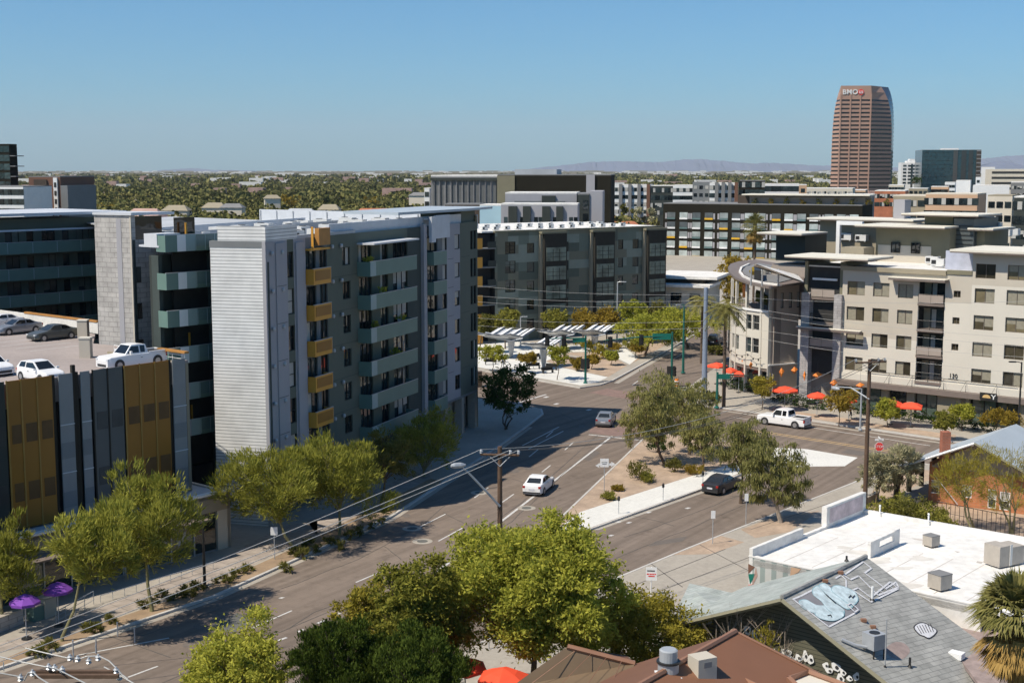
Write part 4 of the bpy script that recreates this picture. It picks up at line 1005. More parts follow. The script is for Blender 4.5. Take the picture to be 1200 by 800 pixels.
# curved corner building with the roof terrace
Q = Vector((31.7, 162.5)); Q2 = Q+az(66)*4.5
cb_ = empty('corner_building', (Q.x,Q.y,0), 'white curved corner building with a roof terrace under a swooping brown roof', 'corner building')
WQ = Wall(Q, Q2)
hs = [(WQ.S(u0,350), WQ.S(u1,350), 11.1, 13.0) for u0, u1 in [(915,919),(924.5,929),(934,938.5)]]
b = MB(); wallgrid(b, WQ, 0, 4.5, 0, 14.2, hs, lambda s, z: M['brown_lifted'], .3); b.build('brown_wall', cb_)
for a, c, z0, z1 in hs: window(cb_, WQ, a, z0, c-a, z1-z0, cols=1, style=5, fm='frame_dk', depth=.3)
part('corner_stripe', cb_, M['fascia'], lambda b: b.box(.7, 1.1, -.05, -.002, 0, 14.2, WQ.M))
part('corner_post', cb_, M['stucco_lt'], lambda b: b.box(-.05, .35, -.12, -.003, 0, 14.2, WQ.M))
part('white_sill', cb_, M['white'], lambda b: b.box(0, 4.5, -.3, -.003, 4.0, 4.15, WQ.M))
# curved front: arc of short walls from Q back to the left
arcp = []
for k in range(11):
    t = k/10; a = Q+Vector((-.18,.98))*13.2*t; a += Vector((-.98,-.18))*1.9*math.sin(math.pi*t); arcp.append(a)
arcs = [Wall(arcp[k+1], arcp[k]) for k in range(10)]
for k, W in enumerate(arcs):
    hs = []
    if k in (1,2,4,5): hs = [(.1, W.L-.12, z, z+1.9) for z in (5.3, 8.2)]
    b = MB(); wallgrid(b, W, 0, W.L, 3.6, 10.6, hs, lambda s, z: M['stucco_lt'], .3)
    for a, c, z0, z1 in hs: pass
    b.build('curved_wall', cb_)
    for a, c, z0, z1 in hs: window(cb_, W, a, z0, c-a, z1-z0, cols=1, rows=2, fm='blind', depth=.3)
    MB().mat(M['glass_shop']).box(0, W.L, .5, .56, .2, 3.6, W.M).build('shop_window', cb_)
    if k % 2 == 0: MB().mat(M['stucco_lt']).box(0, .3, -.08, .25, 0, 14.0, W.M).build('column', cb_)
    MB().mat(M['white']).box(-.05, W.L+.05, -.15, .3, 10.602, 10.85, W.M).build('terrace_edge', cb_)
    r = rail_mesh(W.L, .95, 'metal_dk', 2, bars=8, t=.025).buildL('terrace_railing', cb_); r.location = W.P(0, 0, 10.86)-wloc(cb_); r.rotation_euler[2] = W.rz
    MB().mat(M['fascia']).box(0, W.L, .1, .3, 3.2, 3.59, W.M).build('shop_fascia', cb_)
inner = [Q2, Q2+Vector((-2,9)), arcp[-1]]
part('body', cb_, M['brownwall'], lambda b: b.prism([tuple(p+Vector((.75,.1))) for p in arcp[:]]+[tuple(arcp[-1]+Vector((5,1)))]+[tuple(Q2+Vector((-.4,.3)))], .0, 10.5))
part('terrace_core', cb_, M['brownwall'], lambda b: b.prism([tuple(p+Vector((4.6,1.2))) for p in arcp[2:]]+[tuple(arcp[-1]+Vector((6,1)))]+[tuple(Q2+Vector((-.5,.3)))], 10.502, 14.1))
over = [p+Vector((-.95,-.22))*(3.3*math.sin(math.pi*min(1,(k+1.2)/11))+.5) for k, p in enumerate(arcp)]
rf = [tuple(p) for p in over]+[tuple(arcp[-1]+Vector((6.5,2.0))), tuple(Q2+Vector((.2,.2))), tuple(Q+Vector((.1,-.2)))]
OUT = [(905,336),(890,333.5),(875,330),(862,325),(855,319),(853,313),(856,309),(866,306),(885,304),(915,309),(942,322),(942,330),(915,334)]
part('curved_roof', cb_, M['fascia'], lambda b: b.prism([g2(u, v, 14.5) for u, v in OUT], 14.2, 14.5))
part('roof_well', cb_, M['gray_wall'], lambda b: b.prism([g2(u, v, 14.6) for u, v in [(912,331),(895,329),(880,325.5),(872,321),(870,317),(874,312),(890,308),(920,314),(936,325)]], 14.51, 14.6))
RIM = [g2(u, v, 14.9) for u, v in [(915,331),(897,329),(882,326),(871,321),(867,316),(869,311),(878,307)]]
part('white_rim', cb_, M['roof_white'], lambda b: [b.box(-.05, Wall(RIM[k+1], RIM[k]).L+.05, -.14, .14, 14.502, 14.72, Wall(RIM[k+1], RIM[k]).M) for k in range(6)])
for k in range(4):
    q_ = G(884+12*k, 322-1*k, 14.6); MB().mat(M['stucco_lt'] if k%2 else M['lf_golden']).lathe([(.5,0),(.7,.5),(.3,1.0)], 8, (q_.x,q_.y,14.61)).build('roof_planter', cb_)
# white sail above the terrace roof
sp = [G(882,332,15.0), G(886,309,17.6), G(942,330,15.4), G(935,322,15.6)]
part('sail_roof', cb_, M['roof_white'], lambda b: (b.add([tuple(sp[0]+Vector((0,0,2.1))), tuple(sp[1]), tuple(sp[3]), tuple(sp[2])], [(0,1,2,3)]), b.add([tuple(sp[0]+Vector((0,0,1.95))), tuple(sp[1]-Vector((0,0,.15))), tuple(sp[3]-Vector((0,0,.15))), tuple(sp[2]-Vector((0,0,.15)))], [(3,2,1,0)])))
part('roof_hatch', cb_, M['metal_dk'], lambda b: b.prism([g2(884,315,16), g2(892,316,16), g2(892,310,16), g2(884,310,16)], 14.6, 15.9))
for u in (880, 893, 912): 
    p = G(u, 335, 14.6); MB().mat(M['metal']).tube([p, p+Vector((0,0,2.0))], .1, 6).build('mast', cb_)
part('terrace_furniture', cb_, M['orange'], lambda b: b.prism([g2(870,347,11), g2(876,349,11), g2(876,345,11), g2(870,344,11)], 10.9, 12.6))
part('planter', cb_, M['lf_olive'], lambda b: b.prism([g2(885,352,11), g2(899,357,11), g2(900,352,11), g2(886,348,11)], 10.9, 12.0))
# vertical blade sign: black with white letters (illegible in the photo beyond their shapes)
W = arcs[7]; sg = empty('vertical_sign', W.P(W.L*.5, -.4, 4.4), 'tall black vertical sign with a column of white letters on the curved white front', 'vertical sign')
b = MB().mat(M['metal_dk']); pv = W.P(0,0,0); b.box(0, 1.1, -.3, -.1, 4.6, 9.9, W.M); b.build('board', sg)
for k in range(10):
    z = 9.2-k*.46; c0 = MB().mat(M['white'])
    c0.box(.3, .8, -.33, -.302, z, z+.07, W.M); c0.box(.3, .42, -.33, -.302, z+.07, z+.3, W.M)
    if k % 3: c0.box(.42, .8, -.33, -.302, z+.16, z+.22, W.M)
    if k % 2: c0.box(.7, .8, -.33, -.302, z+.07, z+.16, W.M)
    c0.build('letter', sg)
# restaurant patio ---------------------------------------------------
def umbrella(u, v, wpx, h, m, label, group='red umbrellas on the restaurant patio', sides=8, z0=.13, rim=None):
    P0 = G(u, v, z0+h); P = Vector((P0.x, P0.y, z0)); s = FPX/P.y; r = wpx/2/s*(1.4 if sides == 4 else 1.18)
    t = empty('patio_umbrella', P, label, 'umbrella', group, random.uniform(0, .7))
    MB().mat(M['metal']).tube([(0,0,0),(0,0,h+.25)], .035, 6).buildL('pole', t)
    b = MB().mat(M[m]); top = [(0,0,h+.3)]
    ring = [(r*math.cos(2*math.pi*k/sides), r*math.sin(2*math.pi*k/sides), h-.18) for k in range(sides)]
    mid = [(r*.55*math.cos(2*math.pi*k/sides), r*.55*math.sin(2*math.pi*k/sides), h+.1) for k in range(sides)]
    b.add(top+mid+ring, [(0,1+k,1+(k+1)%sides) for k in range(sides)]+[(1+k,1+sides+k,1+sides+(k+1)%sides,1+(k+1)%sides) for k in range(sides)])
    val = [(x,y,z-.16) for x,y,z in ring]; b.add(ring+val, [(k,(k+1)%sides,sides+(k+1)%sides,sides+k) for k in range(sides)]); b.buildL('canopy', t)
    b = MB().mat(M['metal_dk'])
    for x, y, z in ring[::2]: b.tube([(0,0,h-.1),(x,y,z)], .015, 3)
    b.buildL('ribs', t)
    MB().mat(M['metal_dk']).lathe([(.32,0),(.3,.08),(.06,.12)], 10).buildL('base', t)
    return t
umbrella(920, 455, 27, 2.6, 'red', 'wide red umbrella left of the stone pier, over the patio corner')
umbrella(958, 462, 21, 2.6, 'red', 'pleated red umbrella right of the stone pier')
umbrella(995, 467, 17, 2.5, 'red', 'red umbrella half hidden behind the small street tree')
umbrella(1044, 471, 24, 2.5, 'red', 'flat red umbrella, left of the overlapping pair by the shop windows', sides=4)
umbrella(1068, 474, 25, 2.5, 'red', 'flat red umbrella, right of the overlapping pair by the shop windows', sides=4)
umbrella(840, 427, 19, 2.6, 'red', 'red umbrella left of the palm trunk at the street corner', sides=4)
umbrella(856, 433, 14, 2.5, 'red', 'red umbrella between the palm trunk and the parked cars', sides=4)
umbrella(866, 437, 12, 2.5, 'red', 'small red umbrella under the orange hanging panels', sides=4)
umbrella(67, 687, 31, 2.5, 'purple', 'bright purple umbrella by the shop podium, sunlit', 'purple umbrellas outside the shops', z0=.14)
umbrella(29, 701, 31, 2.5, 'purple', 'dark purple umbrella at the left edge in the tree shade', 'purple umbrellas outside the shops', z0=.14)
umbrella(545, 777, 48, 3.3, 'red', 'red umbrella below the bright green tree, partly under leaves', 'red umbrellas beside the brown roof', sides=6)
umbrella(590, 789, 56, 3.4, 'red', 'larger red umbrella touching the brown roof edge', 'red umbrellas beside the brown roof', sides=6)
umbrella(1015, 484, 4, 1.6, 'cloth_w', 'closed pale umbrella beside the wooden pole') if False else None
def table_set(u, v, label, m='stucco_lt'):
    P = G(u, v, .14); t = empty('patio_table', P, label, 'table', 'tables on the restaurant patio', random.random()*3)
    MB().mat(M[m]).lathe([(.5,.70),(.52,.74)], 14).buildL('tabletop', t)
    MB().mat(M['metal_dk']).lathe([(.25,0),(.04,.04),(.04,.70)], 8).buildL('pedestal', t)
for i, (u, v) in enumerate([(912,466),(932,470),(950,474),(968,476),(1032,482),(1052,485),(1078,489),(868,447)]):
    table_set(u, v, 'round patio table, %s from the street corner end of the patio' % ['second','third','fourth','fifth','sixth','seventh','eighth','first'][i])
    P = G(u, v, .14)
    for j in range(2):
        a = i*1.3+j*3.1; t = empty('patio_chair', P+Vector((math.cos(a)*.85, math.sin(a)*.85, 0)), 'small chair at the %s side of the %s patio table from the street corner' % (['left','right'][(math.cos(a) > math.cos(i*1.3+(1-j)*3.1))*1], ['second','third','fourth','fifth','sixth','seventh','eighth','first'][i]), 'chair', 'chairs on the restaurant patio', a+math.pi/2)
        MB().mat(M['wood'] if i%2 else M['metal']).box(-.22,.22,-.22,.22,.42,.46).buildL('seat', t); MB().mat(M['wood'] if i%2 else M['metal']).box(-.22,.22,-.25,-.21,.46,.9).buildL('backrest', t)
        for sx in (-.2,.2):
            for sy in (-.2,.2): MB().mat(M['metal_dk']).tube([(sx,sy,0),(sx,sy,.42)], .02, 4).buildL('leg', t)
# hedge and iron fence round the patio
def hedge(P, h, label, n, seed, w=.7):
    pts = [Vector(g2(u, v)) for u, v in P]; lob = []; c0 = pts[0]
    for i in range(len(pts)-1):
        L = (pts[i+1]-pts[i]).length; k = max(2, int(L/.9))
        for j in range(k):
            q = pts[i].lerp(pts[i+1], (j+.5)/k)-c0; lob.append((q.x, q.y, h*.5, .6, .6, h*.55))
    t = empty('patio_hedge', (c0.x,c0.y,.13), label, 'hedge')
    inst('foliage', leaf_mesh('foliage', lob, n, .2, .12, 'broad', M['lf_dark'], seed, .6), t)
    b = MB().mat(M['metal_dk'])
    for i in range(len(pts)-1):
        a, c = pts[i], pts[i+1]; n_ = max(2, int((c-a).length/.5)); d = (c-a).normalized(); q = Vector((d.y,-d.x))*.6
        if q.y > 0: q = -q
        for z in (.2, 1.05): b.tube([(a.x+q.x,a.y+q.y,z+.13),(c.x+q.x,c.y+q.y,z+.13)], .025, 4)
        for j in range(n_+1):
            p = a.lerp(c, j/n_)+q; b.tube([(p.x,p.y,.13),(p.x,p.y,1.2)], .018, 3, caps=False)
    b.build('railing', t)
hedge([(846,452),(870,459),(893,464)], 1.2, 'dark hedge behind iron railings along the patio nearest the street corner', 1500, 3)
hedge([(908,470),(925,476),(966,481.5)], 1.3, 'dark hedge behind iron railings below the wide red umbrella', 1900, 4)
hedge([(1004,485),(1030,490),(1070,494)], 1.2, 'dark hedge behind iron railings beside the wooden pole', 1700, 5)
hedge([(1073,495),(1110,500),(1165,508)], 1.2, 'dark hedge behind iron railings below the black shop sign', 1900, 6)
# hanging orange panels over the patio
for i, (u, v, sx, sz, lab) in enumerate([(865,420,.35,.9,'tall orange hanging panel at the street corner'),(872.5,423,.4,.7,'broad orange hanging panel second from the corner'),(880,428,.25,.6,'small orange hanging panel by the white column'),(916,436,.35,.8,'long orange banner left of the stone pier'),
      (931,434,.45,.6,'orange kite shape above the wide red umbrella'),(943,440,.2,.8,'pale orange streamer on the stone pier'),(958,440,.6,.55,'bright red-orange kite above the pleated umbrella'),(977,449,.45,.6,'orange kite shape above the small street tree'),(1008,452,.55,.4,'wide orange kite beside the wooden pole')]):
    P = G(u, v+10*0, 4.0); t = empty('hanging_ornament', (P.x,P.y,.13), lab, 'hanging ornament', 'orange ornaments hung over the patio')
    z = 4.0; b = MB().mat(M['orange']); b.add([(-sx,0,z-.1),(0,-.25,z-sz*.4),(sx,.1,z),(0,.05,z+sz*.6),(0,.1,z-sz)], [(0,1,3),(1,2,3),(0,4,1),(1,4,2)]); b.buildL('panel', t)
    MB().mat(M['wire_dk']).tube([(0,0,z+sz*.6),(0,0,z+1.6)], .012, 3).buildL('cord', t)
# string lights on the curved wall
pts = [Vector(arcp[9]), Vector(arcp[5]), Vector(arcp[2]), Vector(arcp[0])]
t = empty('string_lights', (Q.x,Q.y,0), 'sagging string of small dark bulbs across the white curved front', 'string lights')
b = MB().mat(M['wire_dk']); L = []
for i in range(3):
    for j in range(6): p = pts[i].lerp(pts[i+1], j/6); L.append(Vector((p.x-.5, p.y-.3, 5.2-.9*math.sin(math.pi*j/6)*.5)))
b.tube(L, .03, 4); b.build('wire', t)
for p in L[::2]: MB().mat(M['metal_dk']).lathe([(.04,0),(.12,-.12),(.02,-.3)], 6, tuple(p)).build('bulb', t)
# roof clutter on the cream building
rs = random.Random(11)
for i, (u, v, z, lab) in enumerate([(1093,309,ZR,'round-topped white unit behind the balcony canopy'),(1100,312,ZR,'white unit at the edge of the low cream roof'),(992,282,18.7,'pale unit on the tan stair head'),(1003,281,18.7,'small white unit beside the stair head'),(1010,283,18.7,'bright white unit right of the stair head'),
        (1162,277,19.5,'white unit under the far parapet, left one'),(1170,275,19.5,'white unit under the far parapet, second'),(1178,277,19.5,'white unit under the far parapet, third'),(1187,276,19.5,'white unit near the right edge of the picture'),(1165,270,20.6,'raised white unit behind the blade roof')]):
    P = G(u, v, z); ac_unit(P, WRB.rz, lab, .75+.3*rs.random(), group='rooftop units on the cream building')
M['screen_lilac'] = mat('lilac_screen', (.40,.42,.50), .6)
part('roof_screen', rb, M['screen_lilac'], lambda b: (b.box(SR(1092,300), SR(1132,300), 4.0, 4.1, ZR-.14, ZR+2.0, WRB.M)))
# ------------------------------------------------------------------ dark patchwork building across the plaza
mr = Vector((26.3, 235)); ml = mr-az(55)*39.2
WMb = Wall(ml, mr); md = empty('patchwork_building', (mr.x,mr.y,0), 'dark green-grey patchwork apartment block with projecting black glass bays facing the plaza', 'apartment building')
SM = lambda u: WMb.S(u, 320); ZM = 18.05
pal = ['pw1','pw2','pw3','pw4']
for k, c in zip(pal, [(.15,.175,.14),(.235,.26,.215),(.10,.115,.09),(.17,.165,.12)]): M[k] = mat('patch_panel', c, .75, var=.05)
rs = random.Random(2); cs = [x*2.1 for x in range(1, 17)]; cz = [x*1.45 for x in range(1, 14)]
pm = {}
def pmat(s, z):
    k = (int(s/2.1), int(z/1.45))
    if k not in pm: pm[k] = pm.get((k[0]-1, k[1])) if rs.random() < .45 and (k[0]-1, k[1]) in pm else rs.choice(pal)
    return M[pm[k]]
hs = []; w_ = []
for k in range(6):
    z = 14.5-3.14*k
    for u0, u1, st, c, r_ in [(592,604,4,2,3),(617.5,626,0,1,1),(724,730,0,1,1),(741,748,0,1,1),(661,666,0,1,1)]:
        if z < .5: continue
        hh = 1.65 if u1-u0 < 10 else 2.0
        hs.append((SM(u0), SM(u1), z, z+hh)); w_.append((SM(u0), z, SM(u1)-SM(u0), hh, st if k%2 else 0, c, r_))
b = MB(); wallgrid(b, WMb, SM(580), 39.2, 0, ZM, hs, pmat, .2, cuts_s=cs, cuts_z=cz); b.build('patchwork_wall', md)
for s, z, w, h, st, c, r_ in w_: window(md, WMb, s, z, w, h, style=st, cols=c, rows=r_, depth=.2, bm='blind_dk')
part('core', md, M['recess'], lambda b: b.box(SM(580)+.1, 39.2, .3, 26, 0, ZM-.4, WMb.M))
part('roof', md, M['roof_white'], lambda b: (b.box(SM(566), 39.5, .3, 26, ZM, ZM+.25, WMb.M)))
part('parapet', md, M['olive'], lambda b: (b.box(SM(580)-.1, 39.5, -.2, .29, ZM, ZM+.3, WMb.M)))
for u0, u1 in [(634,660),(693,716),(755,776)]:
    a, c = SM(u0), SM(u1)
    o = MB().mat(M['frame_dk']).box(a, c, -1.0, -.002, 0, ZM-.4, WMb.M).build('glass_bay', md)
    MB().mat(M['stucco_tan']).box(a-.55, a-.01, -.5, -.004, 0, ZM-.5, WMb.M).build('bay_side', o)
    MB().mat(M['olive']).box(a-.6, c+.1, -1.1, -.003, ZM-.398, ZM-.02, WMb.M).build('bay_top', o)
    for k in range(6):
        z = 13.1-3.15*k
        if z < 1: continue
        q = MB().mat(M['glass_green'] if 'glass_green' in M else M.setdefault('glass_green', mat('pale_green_glass', (.17,.20,.165), .15, var=.5, scale=.5))).box(a+.35, c-.25, -1.08, -1.002, z, z+2.25, WMb.M).build('window', o)
        bb = MB().mat(M['frame_dk'])
        for t in range(1, 3): s = a+.35+(c-a-.6)*t/3; bb.box(s-.04, s+.04, -1.12, -1.081, z, z+2.0, WMb.M)
        for t in range(1, 3): bb.box(a+.35, c-.25, -1.115, -1.082, z+t*.66-.03, z+t*.66+.03, WMb.M)
        bb.build('window_frame', q)
# left end with dark balconies and ochre screens
a, c = SM(558)-1, SM(579.5)
part('balcony_wall', md, M['recess'], lambda b: b.box(a, c, 1.2, 26, 0, ZM-.3, WMb.M))
for k in range(6):
    z = .4+3.05*k
    o = MB().mat(M['lilac_dk']).box(a, c, -.4, 1.19, z-.2, z, WMb.M).build('balcony', md)
    MB().mat(M['darkpanel']).box(c-1.6, c, -.44, -.4, z, z+1.0, WMb.M).build('railing', o)
    MB().mat(M['yellow']).box(a+.6, a+1.9, -.5, -.42, z-.1, z+1.6, WMb.M).build('ochre_screen', o)
# many white units on its roof
proto = None
for r_ in range(2):
    for k in range(15):
        P = WMb.P(3.6+k*2.25+(r_*.6), 3.0+r_*7, ZM+.25)
        lab = 'small white unit, %s from the left end of the %s row on the patchwork roof' % (['first','second','third','fourth','fifth','sixth','seventh','eighth','ninth','tenth','eleventh','twelfth','thirteenth','fourteenth','last'][k], ['front','rear'][r_])
        lab = lab.replace('from the left end of', 'in')
        if k % 5 == 4: continue
        if proto is None: proto = ac_unit(P, WMb.rz, lab, .62, group='small white units on the patchwork roof'); o = proto
        else: o = copy_tree(proto); o.location = P; o['label'] = lab
# ------------------------------------------------------------------ generic block placed from its seen extent
def block(name, label, u0, u1, vtop, Z, depth, wall, roof='roof_white', ang=-50.3, cat='building', wins=None, top=.3, z0=0, group=None, overhang=.0, zt=None):
    """front face seen between columns u0..u1, top at row vtop, right front corner at distance Z"""
    zt = zt if zt is not None else CAMH-(vtop-200)*Z/1563
    R0 = Vector(((u1-600)/1563*Z, Z)); d = az(ang)
    # left end: R0 + d*t at column u0
    k = (u0-600)/1563; t = (R0.x-k*R0.y)/(k*d.y-d.x); t = abs(t)
    L0 = R0+d*t; W = Wall(L0, R0)
    r = empty(name, (R0.x,R0.y,0), label, cat, group)
    MB().mat(M[wall]).box(0, W.L, 0, depth, z0, zt, W.M).build('wall', r)
    MB().mat(M[roof]).box(-overhang, W.L+overhang, -overhang, depth+overhang, zt+.003, zt+top, W.M).build('roof', r)
    if wins:
        nc, nr, fh, ww, wh, styles = wins[:6]; zb = wins[6] if len(wins) > 6 else zt-fh*nr-.4
        for i in range(nc):
            for j in range(nr):
                s = W.L*(i+.5)/nc-ww/2; z = zb+j*fh+.9
                if z < .2: continue
                window(r, W, s, z, ww, wh, frame=False, y=-.24, style=styles[(i*3+j*5)%len(styles)], cols=2 if ww > 1.6 else 1, depth=.22)
    return r, W, zt
# dark hotel with yellow and white window boxes
hr, WH, zt = block('hotel', 'long near-black hotel with a grid of windows underlined in yellow and white', 778, 1012, 241, 415, 20, 'black_wall', 'gray_wall', ang=-66, cat='hotel')
rs = random.Random(8)
M['white_box'] = mat('white_window_tray', (.80,.81,.81), .6); M['yellow_box'] = mat('yellow_window_tray', (.72,.42,.03), .6)
M['hotel_glass'] = mat_glass('hotel_glass', (.22,.26,.28), .1, .8, .3)  # pale base colour stands in for reflected sky
xs = []
u = 782
while u < 1000:
    for du in (0, 14.4): xs.append(u+du)
    u += 29.4+(2.6 if len(xs) % 4 == 0 else 0)
for j in range(5):
    z = zt-3.6-j*3.12-1.4
    for i, u in enumerate(xs):
        if u > 1000: continue
        s = WH.S(u, 260); w = 2.7
        o = MB().mat(M['hotel_glass']).box(s, s+w, -.06, -.002, z+.55, z+2.25, WH.M).build('window', hr)
        MB().mat(M['yellow_box'] if (i*2+j*3) % 5 == 1 else M['white_box'] if (i+j)%2 else M['glass_rail']).box(s, s+w, -.28, -.062, z-.05, z+.52, WH.M).build('window_tray', o)
        side = s-.75 if i % 2 == 0 else s+w+.15
        MB().mat(M['lilac']).box(side, side+.6, -.06, -.002, z+.1, z+2.0, WH.M).build('side_panel', o)
part('roof_wall', hr, M['brownwall'], lambda b: b.box(28, WH.L, 4, 18, zt, zt+2.6, WH.M))
part('roof_pavilion', hr, M['brown_dk'], lambda b: b.box(WH.S(860,240), WH.L, 5, 16, zt+.31, zt+3.0, WH.M))
part('roof_canopy', hr, M['blade'], lambda b: b.box(WH.S(868,240), WH.L+2, 1, 14, zt+3.0, zt+3.4, WH.M))
for i in range(9):
    P = WH.P(30+i*5.2, 2.6, zt+.3); t = empty('roof_shrub', P, 'rooftop shrub on the dark hotel, %s from the left' % ['first','second','third','fourth','fifth','sixth','seventh','eighth','ninth'][i], 'shrub', 'shrubs along the dark hotel roof')
    inst('foliage', leaf_mesh('foliage', [(0,0,.8,.9,.9,.9)], 120, .5, .3, 'broad', M['lf_golden' if i%2 else 'lf_olive'], i, .5), t); MB().mat(M['bark']).tube([(0,0,0),(0,0,.9)], .06, 4).buildL('stem', t)
# theatre-like dark box behind, ribbed front
r, W, zt = block('ribbed_hall', 'big dark hall with a ribbed grey front of upright fins', 505, 583, 207, 400, 40, 'gray_wall', 'roof_white', ang=-80, cat='hall', top=.5)
M['ribs'] = mat_wave('ribbed_cladding', (.11,.115,.115), (.20,.20,.20), .55, 'X', .6, 0, .3, .25)
part('front_panel', r, M['ribs'], lambda b: b.box(.6, W.L-.4, -.3, -.002, 1, zt-1.2, W.M))
for k in range(11): MB().mat(M['gray_wall']).box(1+k*1.75, 1.2+k*1.75, -.7, -.302, 1, zt-1.2, W.M).build('fin', r)
for k in range(4): MB().mat(M['white']).box(8+k*1.9, 8.4+k*1.9, -.9, -.702, 5.5, 7.6, W.M).build('wall_light', r)
part('top_beam', r, M['darkpanel'], lambda b: b.box(0, W.L, -.9, -.302, zt-1.2, zt-.4, W.M))
r, W, zt = block('dark_hall', 'wide windowless charcoal hall rising behind the grey townhouses', 583, 716, 205.5, 396, 42, 'black_wall', 'gray_wall', ang=-84, cat='hall', top=.3)
part('olive_corner', r, M['olive'], lambda b: b.box(-.1, 5.2, -.4, -.01, 0, zt-.1, W.M)); part('pale_pier', r, M['lilac'], lambda b: b.box(W.S(687,220), W.S(697,220), -.5, -.01, 0, zt+.2, W.M))
part('upper_roof', r, M['roof_gray'], lambda b: b.box(W.S(600,220), W.S(650,220), 8, 30, zt+.3, zt+1.8, W.M))
# grey townhouses
r, W, zt = block('grey_apartments', 'stepped lilac-grey apartments with dark window bays behind the patchwork roof', 592, 676, 227, 300, 14, 'lilac', 'roof_white', ang=-84, cat='apartment building')
part('dark_bay', r, M['darkpanel'], lambda b: b.box(W.S(635,240), W.S(651,240), -.4, -.003, 0, zt-.4, W.M)); part('dark_band', r, M['lilac_dk'], lambda b: (b.box(W.S(603,240), W.S(634,240), -.3, -.003, zt-3.4, zt-1.6, W.M), b.box(W.S(652,240), W.S(662,240), -.3, -.003, zt-3.4, zt-1.6, W.M)))
r, W, zt = block('grey_townhouse', 'low lilac townhouse row with alternating charcoal bays', 587, 677, 240, 285, 8, 'lilac', 'roof_white', ang=-84, cat='townhouse')
for u0, u1 in [(596,606),(613,622),(635.5,645),(652,660)]: MB().mat(M['darkpanel']).box(W.S(u0,250), W.S(u1,250), -.6, -.003, 0, zt-.3, W.M).build('dark_bay', r)
for u in (590.5, 609.5, 626, 631, 648, 667, 672.5): MB().mat(M['glass']).box(W.S(u,250), W.S(u,250)+.8, -.05, -.003, zt-4.2, zt-2.6, W.M).build('window', r)
r, W, zt = block('blue_house', 'pale blue flat-roofed building behind the left end of the patchwork roof', 562, 587, 241, 290, 8, 'light_blue', 'roof_white', ang=-80, cat='building')
r, W, zt = block('dark_apartments', 'charcoal apartment end with a sloping roof and a lilac side', 677, 691, 228, 296, 14, 'darkpanel', 'gray_wall', ang=-84, cat='apartment building')
for k in range(4): MB().mat(M['glass']).box(1.2, 2.4, -.06, -.003, zt-3.2-3*k, zt-1.2-3*k, W.M).build('window', r)
part('lilac_side', r, M['lilac'], lambda b: b.box(W.L, W.L+2.9, .3, 13, 0, zt+.8, W.M))
r, W, zt = block('low_brown_shed', 'low dark brown flat roof box beyond the grey blade roof', 521, 562, 240, 330, 8, 'brown_dk', 'gray_wall', ang=-84, cat='shed')
# white two-storey building beyond the trees
r, W, zt = block('white_pavilion', 'white two-storey building with broad curved roof slabs at the road end', 773, 826, 337, 238, 16, 'stucco_lt', 'roof_white', ang=-70, cat='building', overhang=1.6, top=.5)
part('upper_roof', r, M['roof_white'], lambda b: b.box(-1.4, W.L+2.4, 1.0, 15, zt+1.3, zt+1.8, W.M)); part('clerestory', r, M['frame_dk'], lambda b: b.box(0, W.L, 1.8, 14, zt+.5, zt+1.3, W.M))
for u in (786, 808): MB().mat(M['glass']).box(W.S(u,350), W.S(u,350)+2.0, -.08, -.003, zt-3.0, zt-1.2, W.M).build('window', r)
part('sill_band', r, M['stucco'], lambda b: b.box(0, W.L, -.4, -.003, 2.0, 3.2, W.M))
# ------------------------------------------------------------------ brown tower with letters
Zt = 1290; sx = 1563/Zt
bm = empty('office_tower', ((1020-600)/sx, Zt+20, 0), 'tall brown office tower with dark window bands and white letters near its top', 'office tower')
def pxm(u, dz=0): return ((u-600)/1563*(Zt+dz), Zt+dz)
Htop = CAMH+98/sx; SB = Vector((pxm(975,14))); 
def plan(z):
    t = z/Htop
    l = 973.5+9*t**6; r_ = 1046-8.5*t**8; k3 = 1044-15*t**7
    return [pxm(l,16), pxm(982.5,2), pxm(1019.5-2*t**9,0), pxm(k3,14), pxm(r_,26), pxm(r_-3,45), pxm(l+6,45)]
def loft(b, z0, z1, k0=0.0):
    A, B_ = plan(z0), plan(z1); n = len(A)
    def sh(P, k):
        cx = sum(p[0] for p in P)/n; cy = sum(p[1] for p in P)/n
        return [(cx+(p[0]-cx)*(1-k), cy+(p[1]-cy)*(1-k)) for p in P]
    A, B_ = sh(A, k0), sh(B_, k0); b.mat(b.mats[0])
    b.add([(x,y,z0) for x,y in A]+[(x,y,z1) for x,y in B_], [(i,(i+1)%n,n+(i+1)%n,n+i) for i in range(n) if i != 3]+[tuple(range(n,2*n)), tuple(range(n-1,-1,-1))])
    b.mat(M['black_gloss']); b.add([(A[3][0],A[3][1],z0),(A[4][0],A[4][1],z0),(B_[4][0],B_[4][1],z1),(B_[3][0],B_[3][1],z1)], [(0,1,2,3)])
M['black_gloss'] = mat_glass('black_tower_glass', (.035,.032,.035), .1, .8, .1)
NF = 24; fh = (Htop-14)/NF
for k in range(NF):
    z = k*fh+1
    MB_ = MB().mat(M['bmo']); loft(MB_, z, z+fh*.56); MB_.build('spandrel', bm)
    MB_ = MB().mat(M['bmo_glass']); loft(MB_, z+fh*.56+.003, z+fh-.003, .012); MB_.build('window_band', bm)
b = MB().mat(M['bmo']); loft(b, NF*fh+1, Htop-6); loft(b, Htop-5.99, Htop); b.build('crown', bm)
WBm = Wall(Vector(pxm(982,2)), Vector(pxm(1019,0)))
for s in (0.02, .33, .64, .97): MB().mat(M['bmo']).box(WBm.L*s-.6, WBm.L*s+.6, -.5, .6, 0, Htop-8, WBm.M).build('pier', bm)
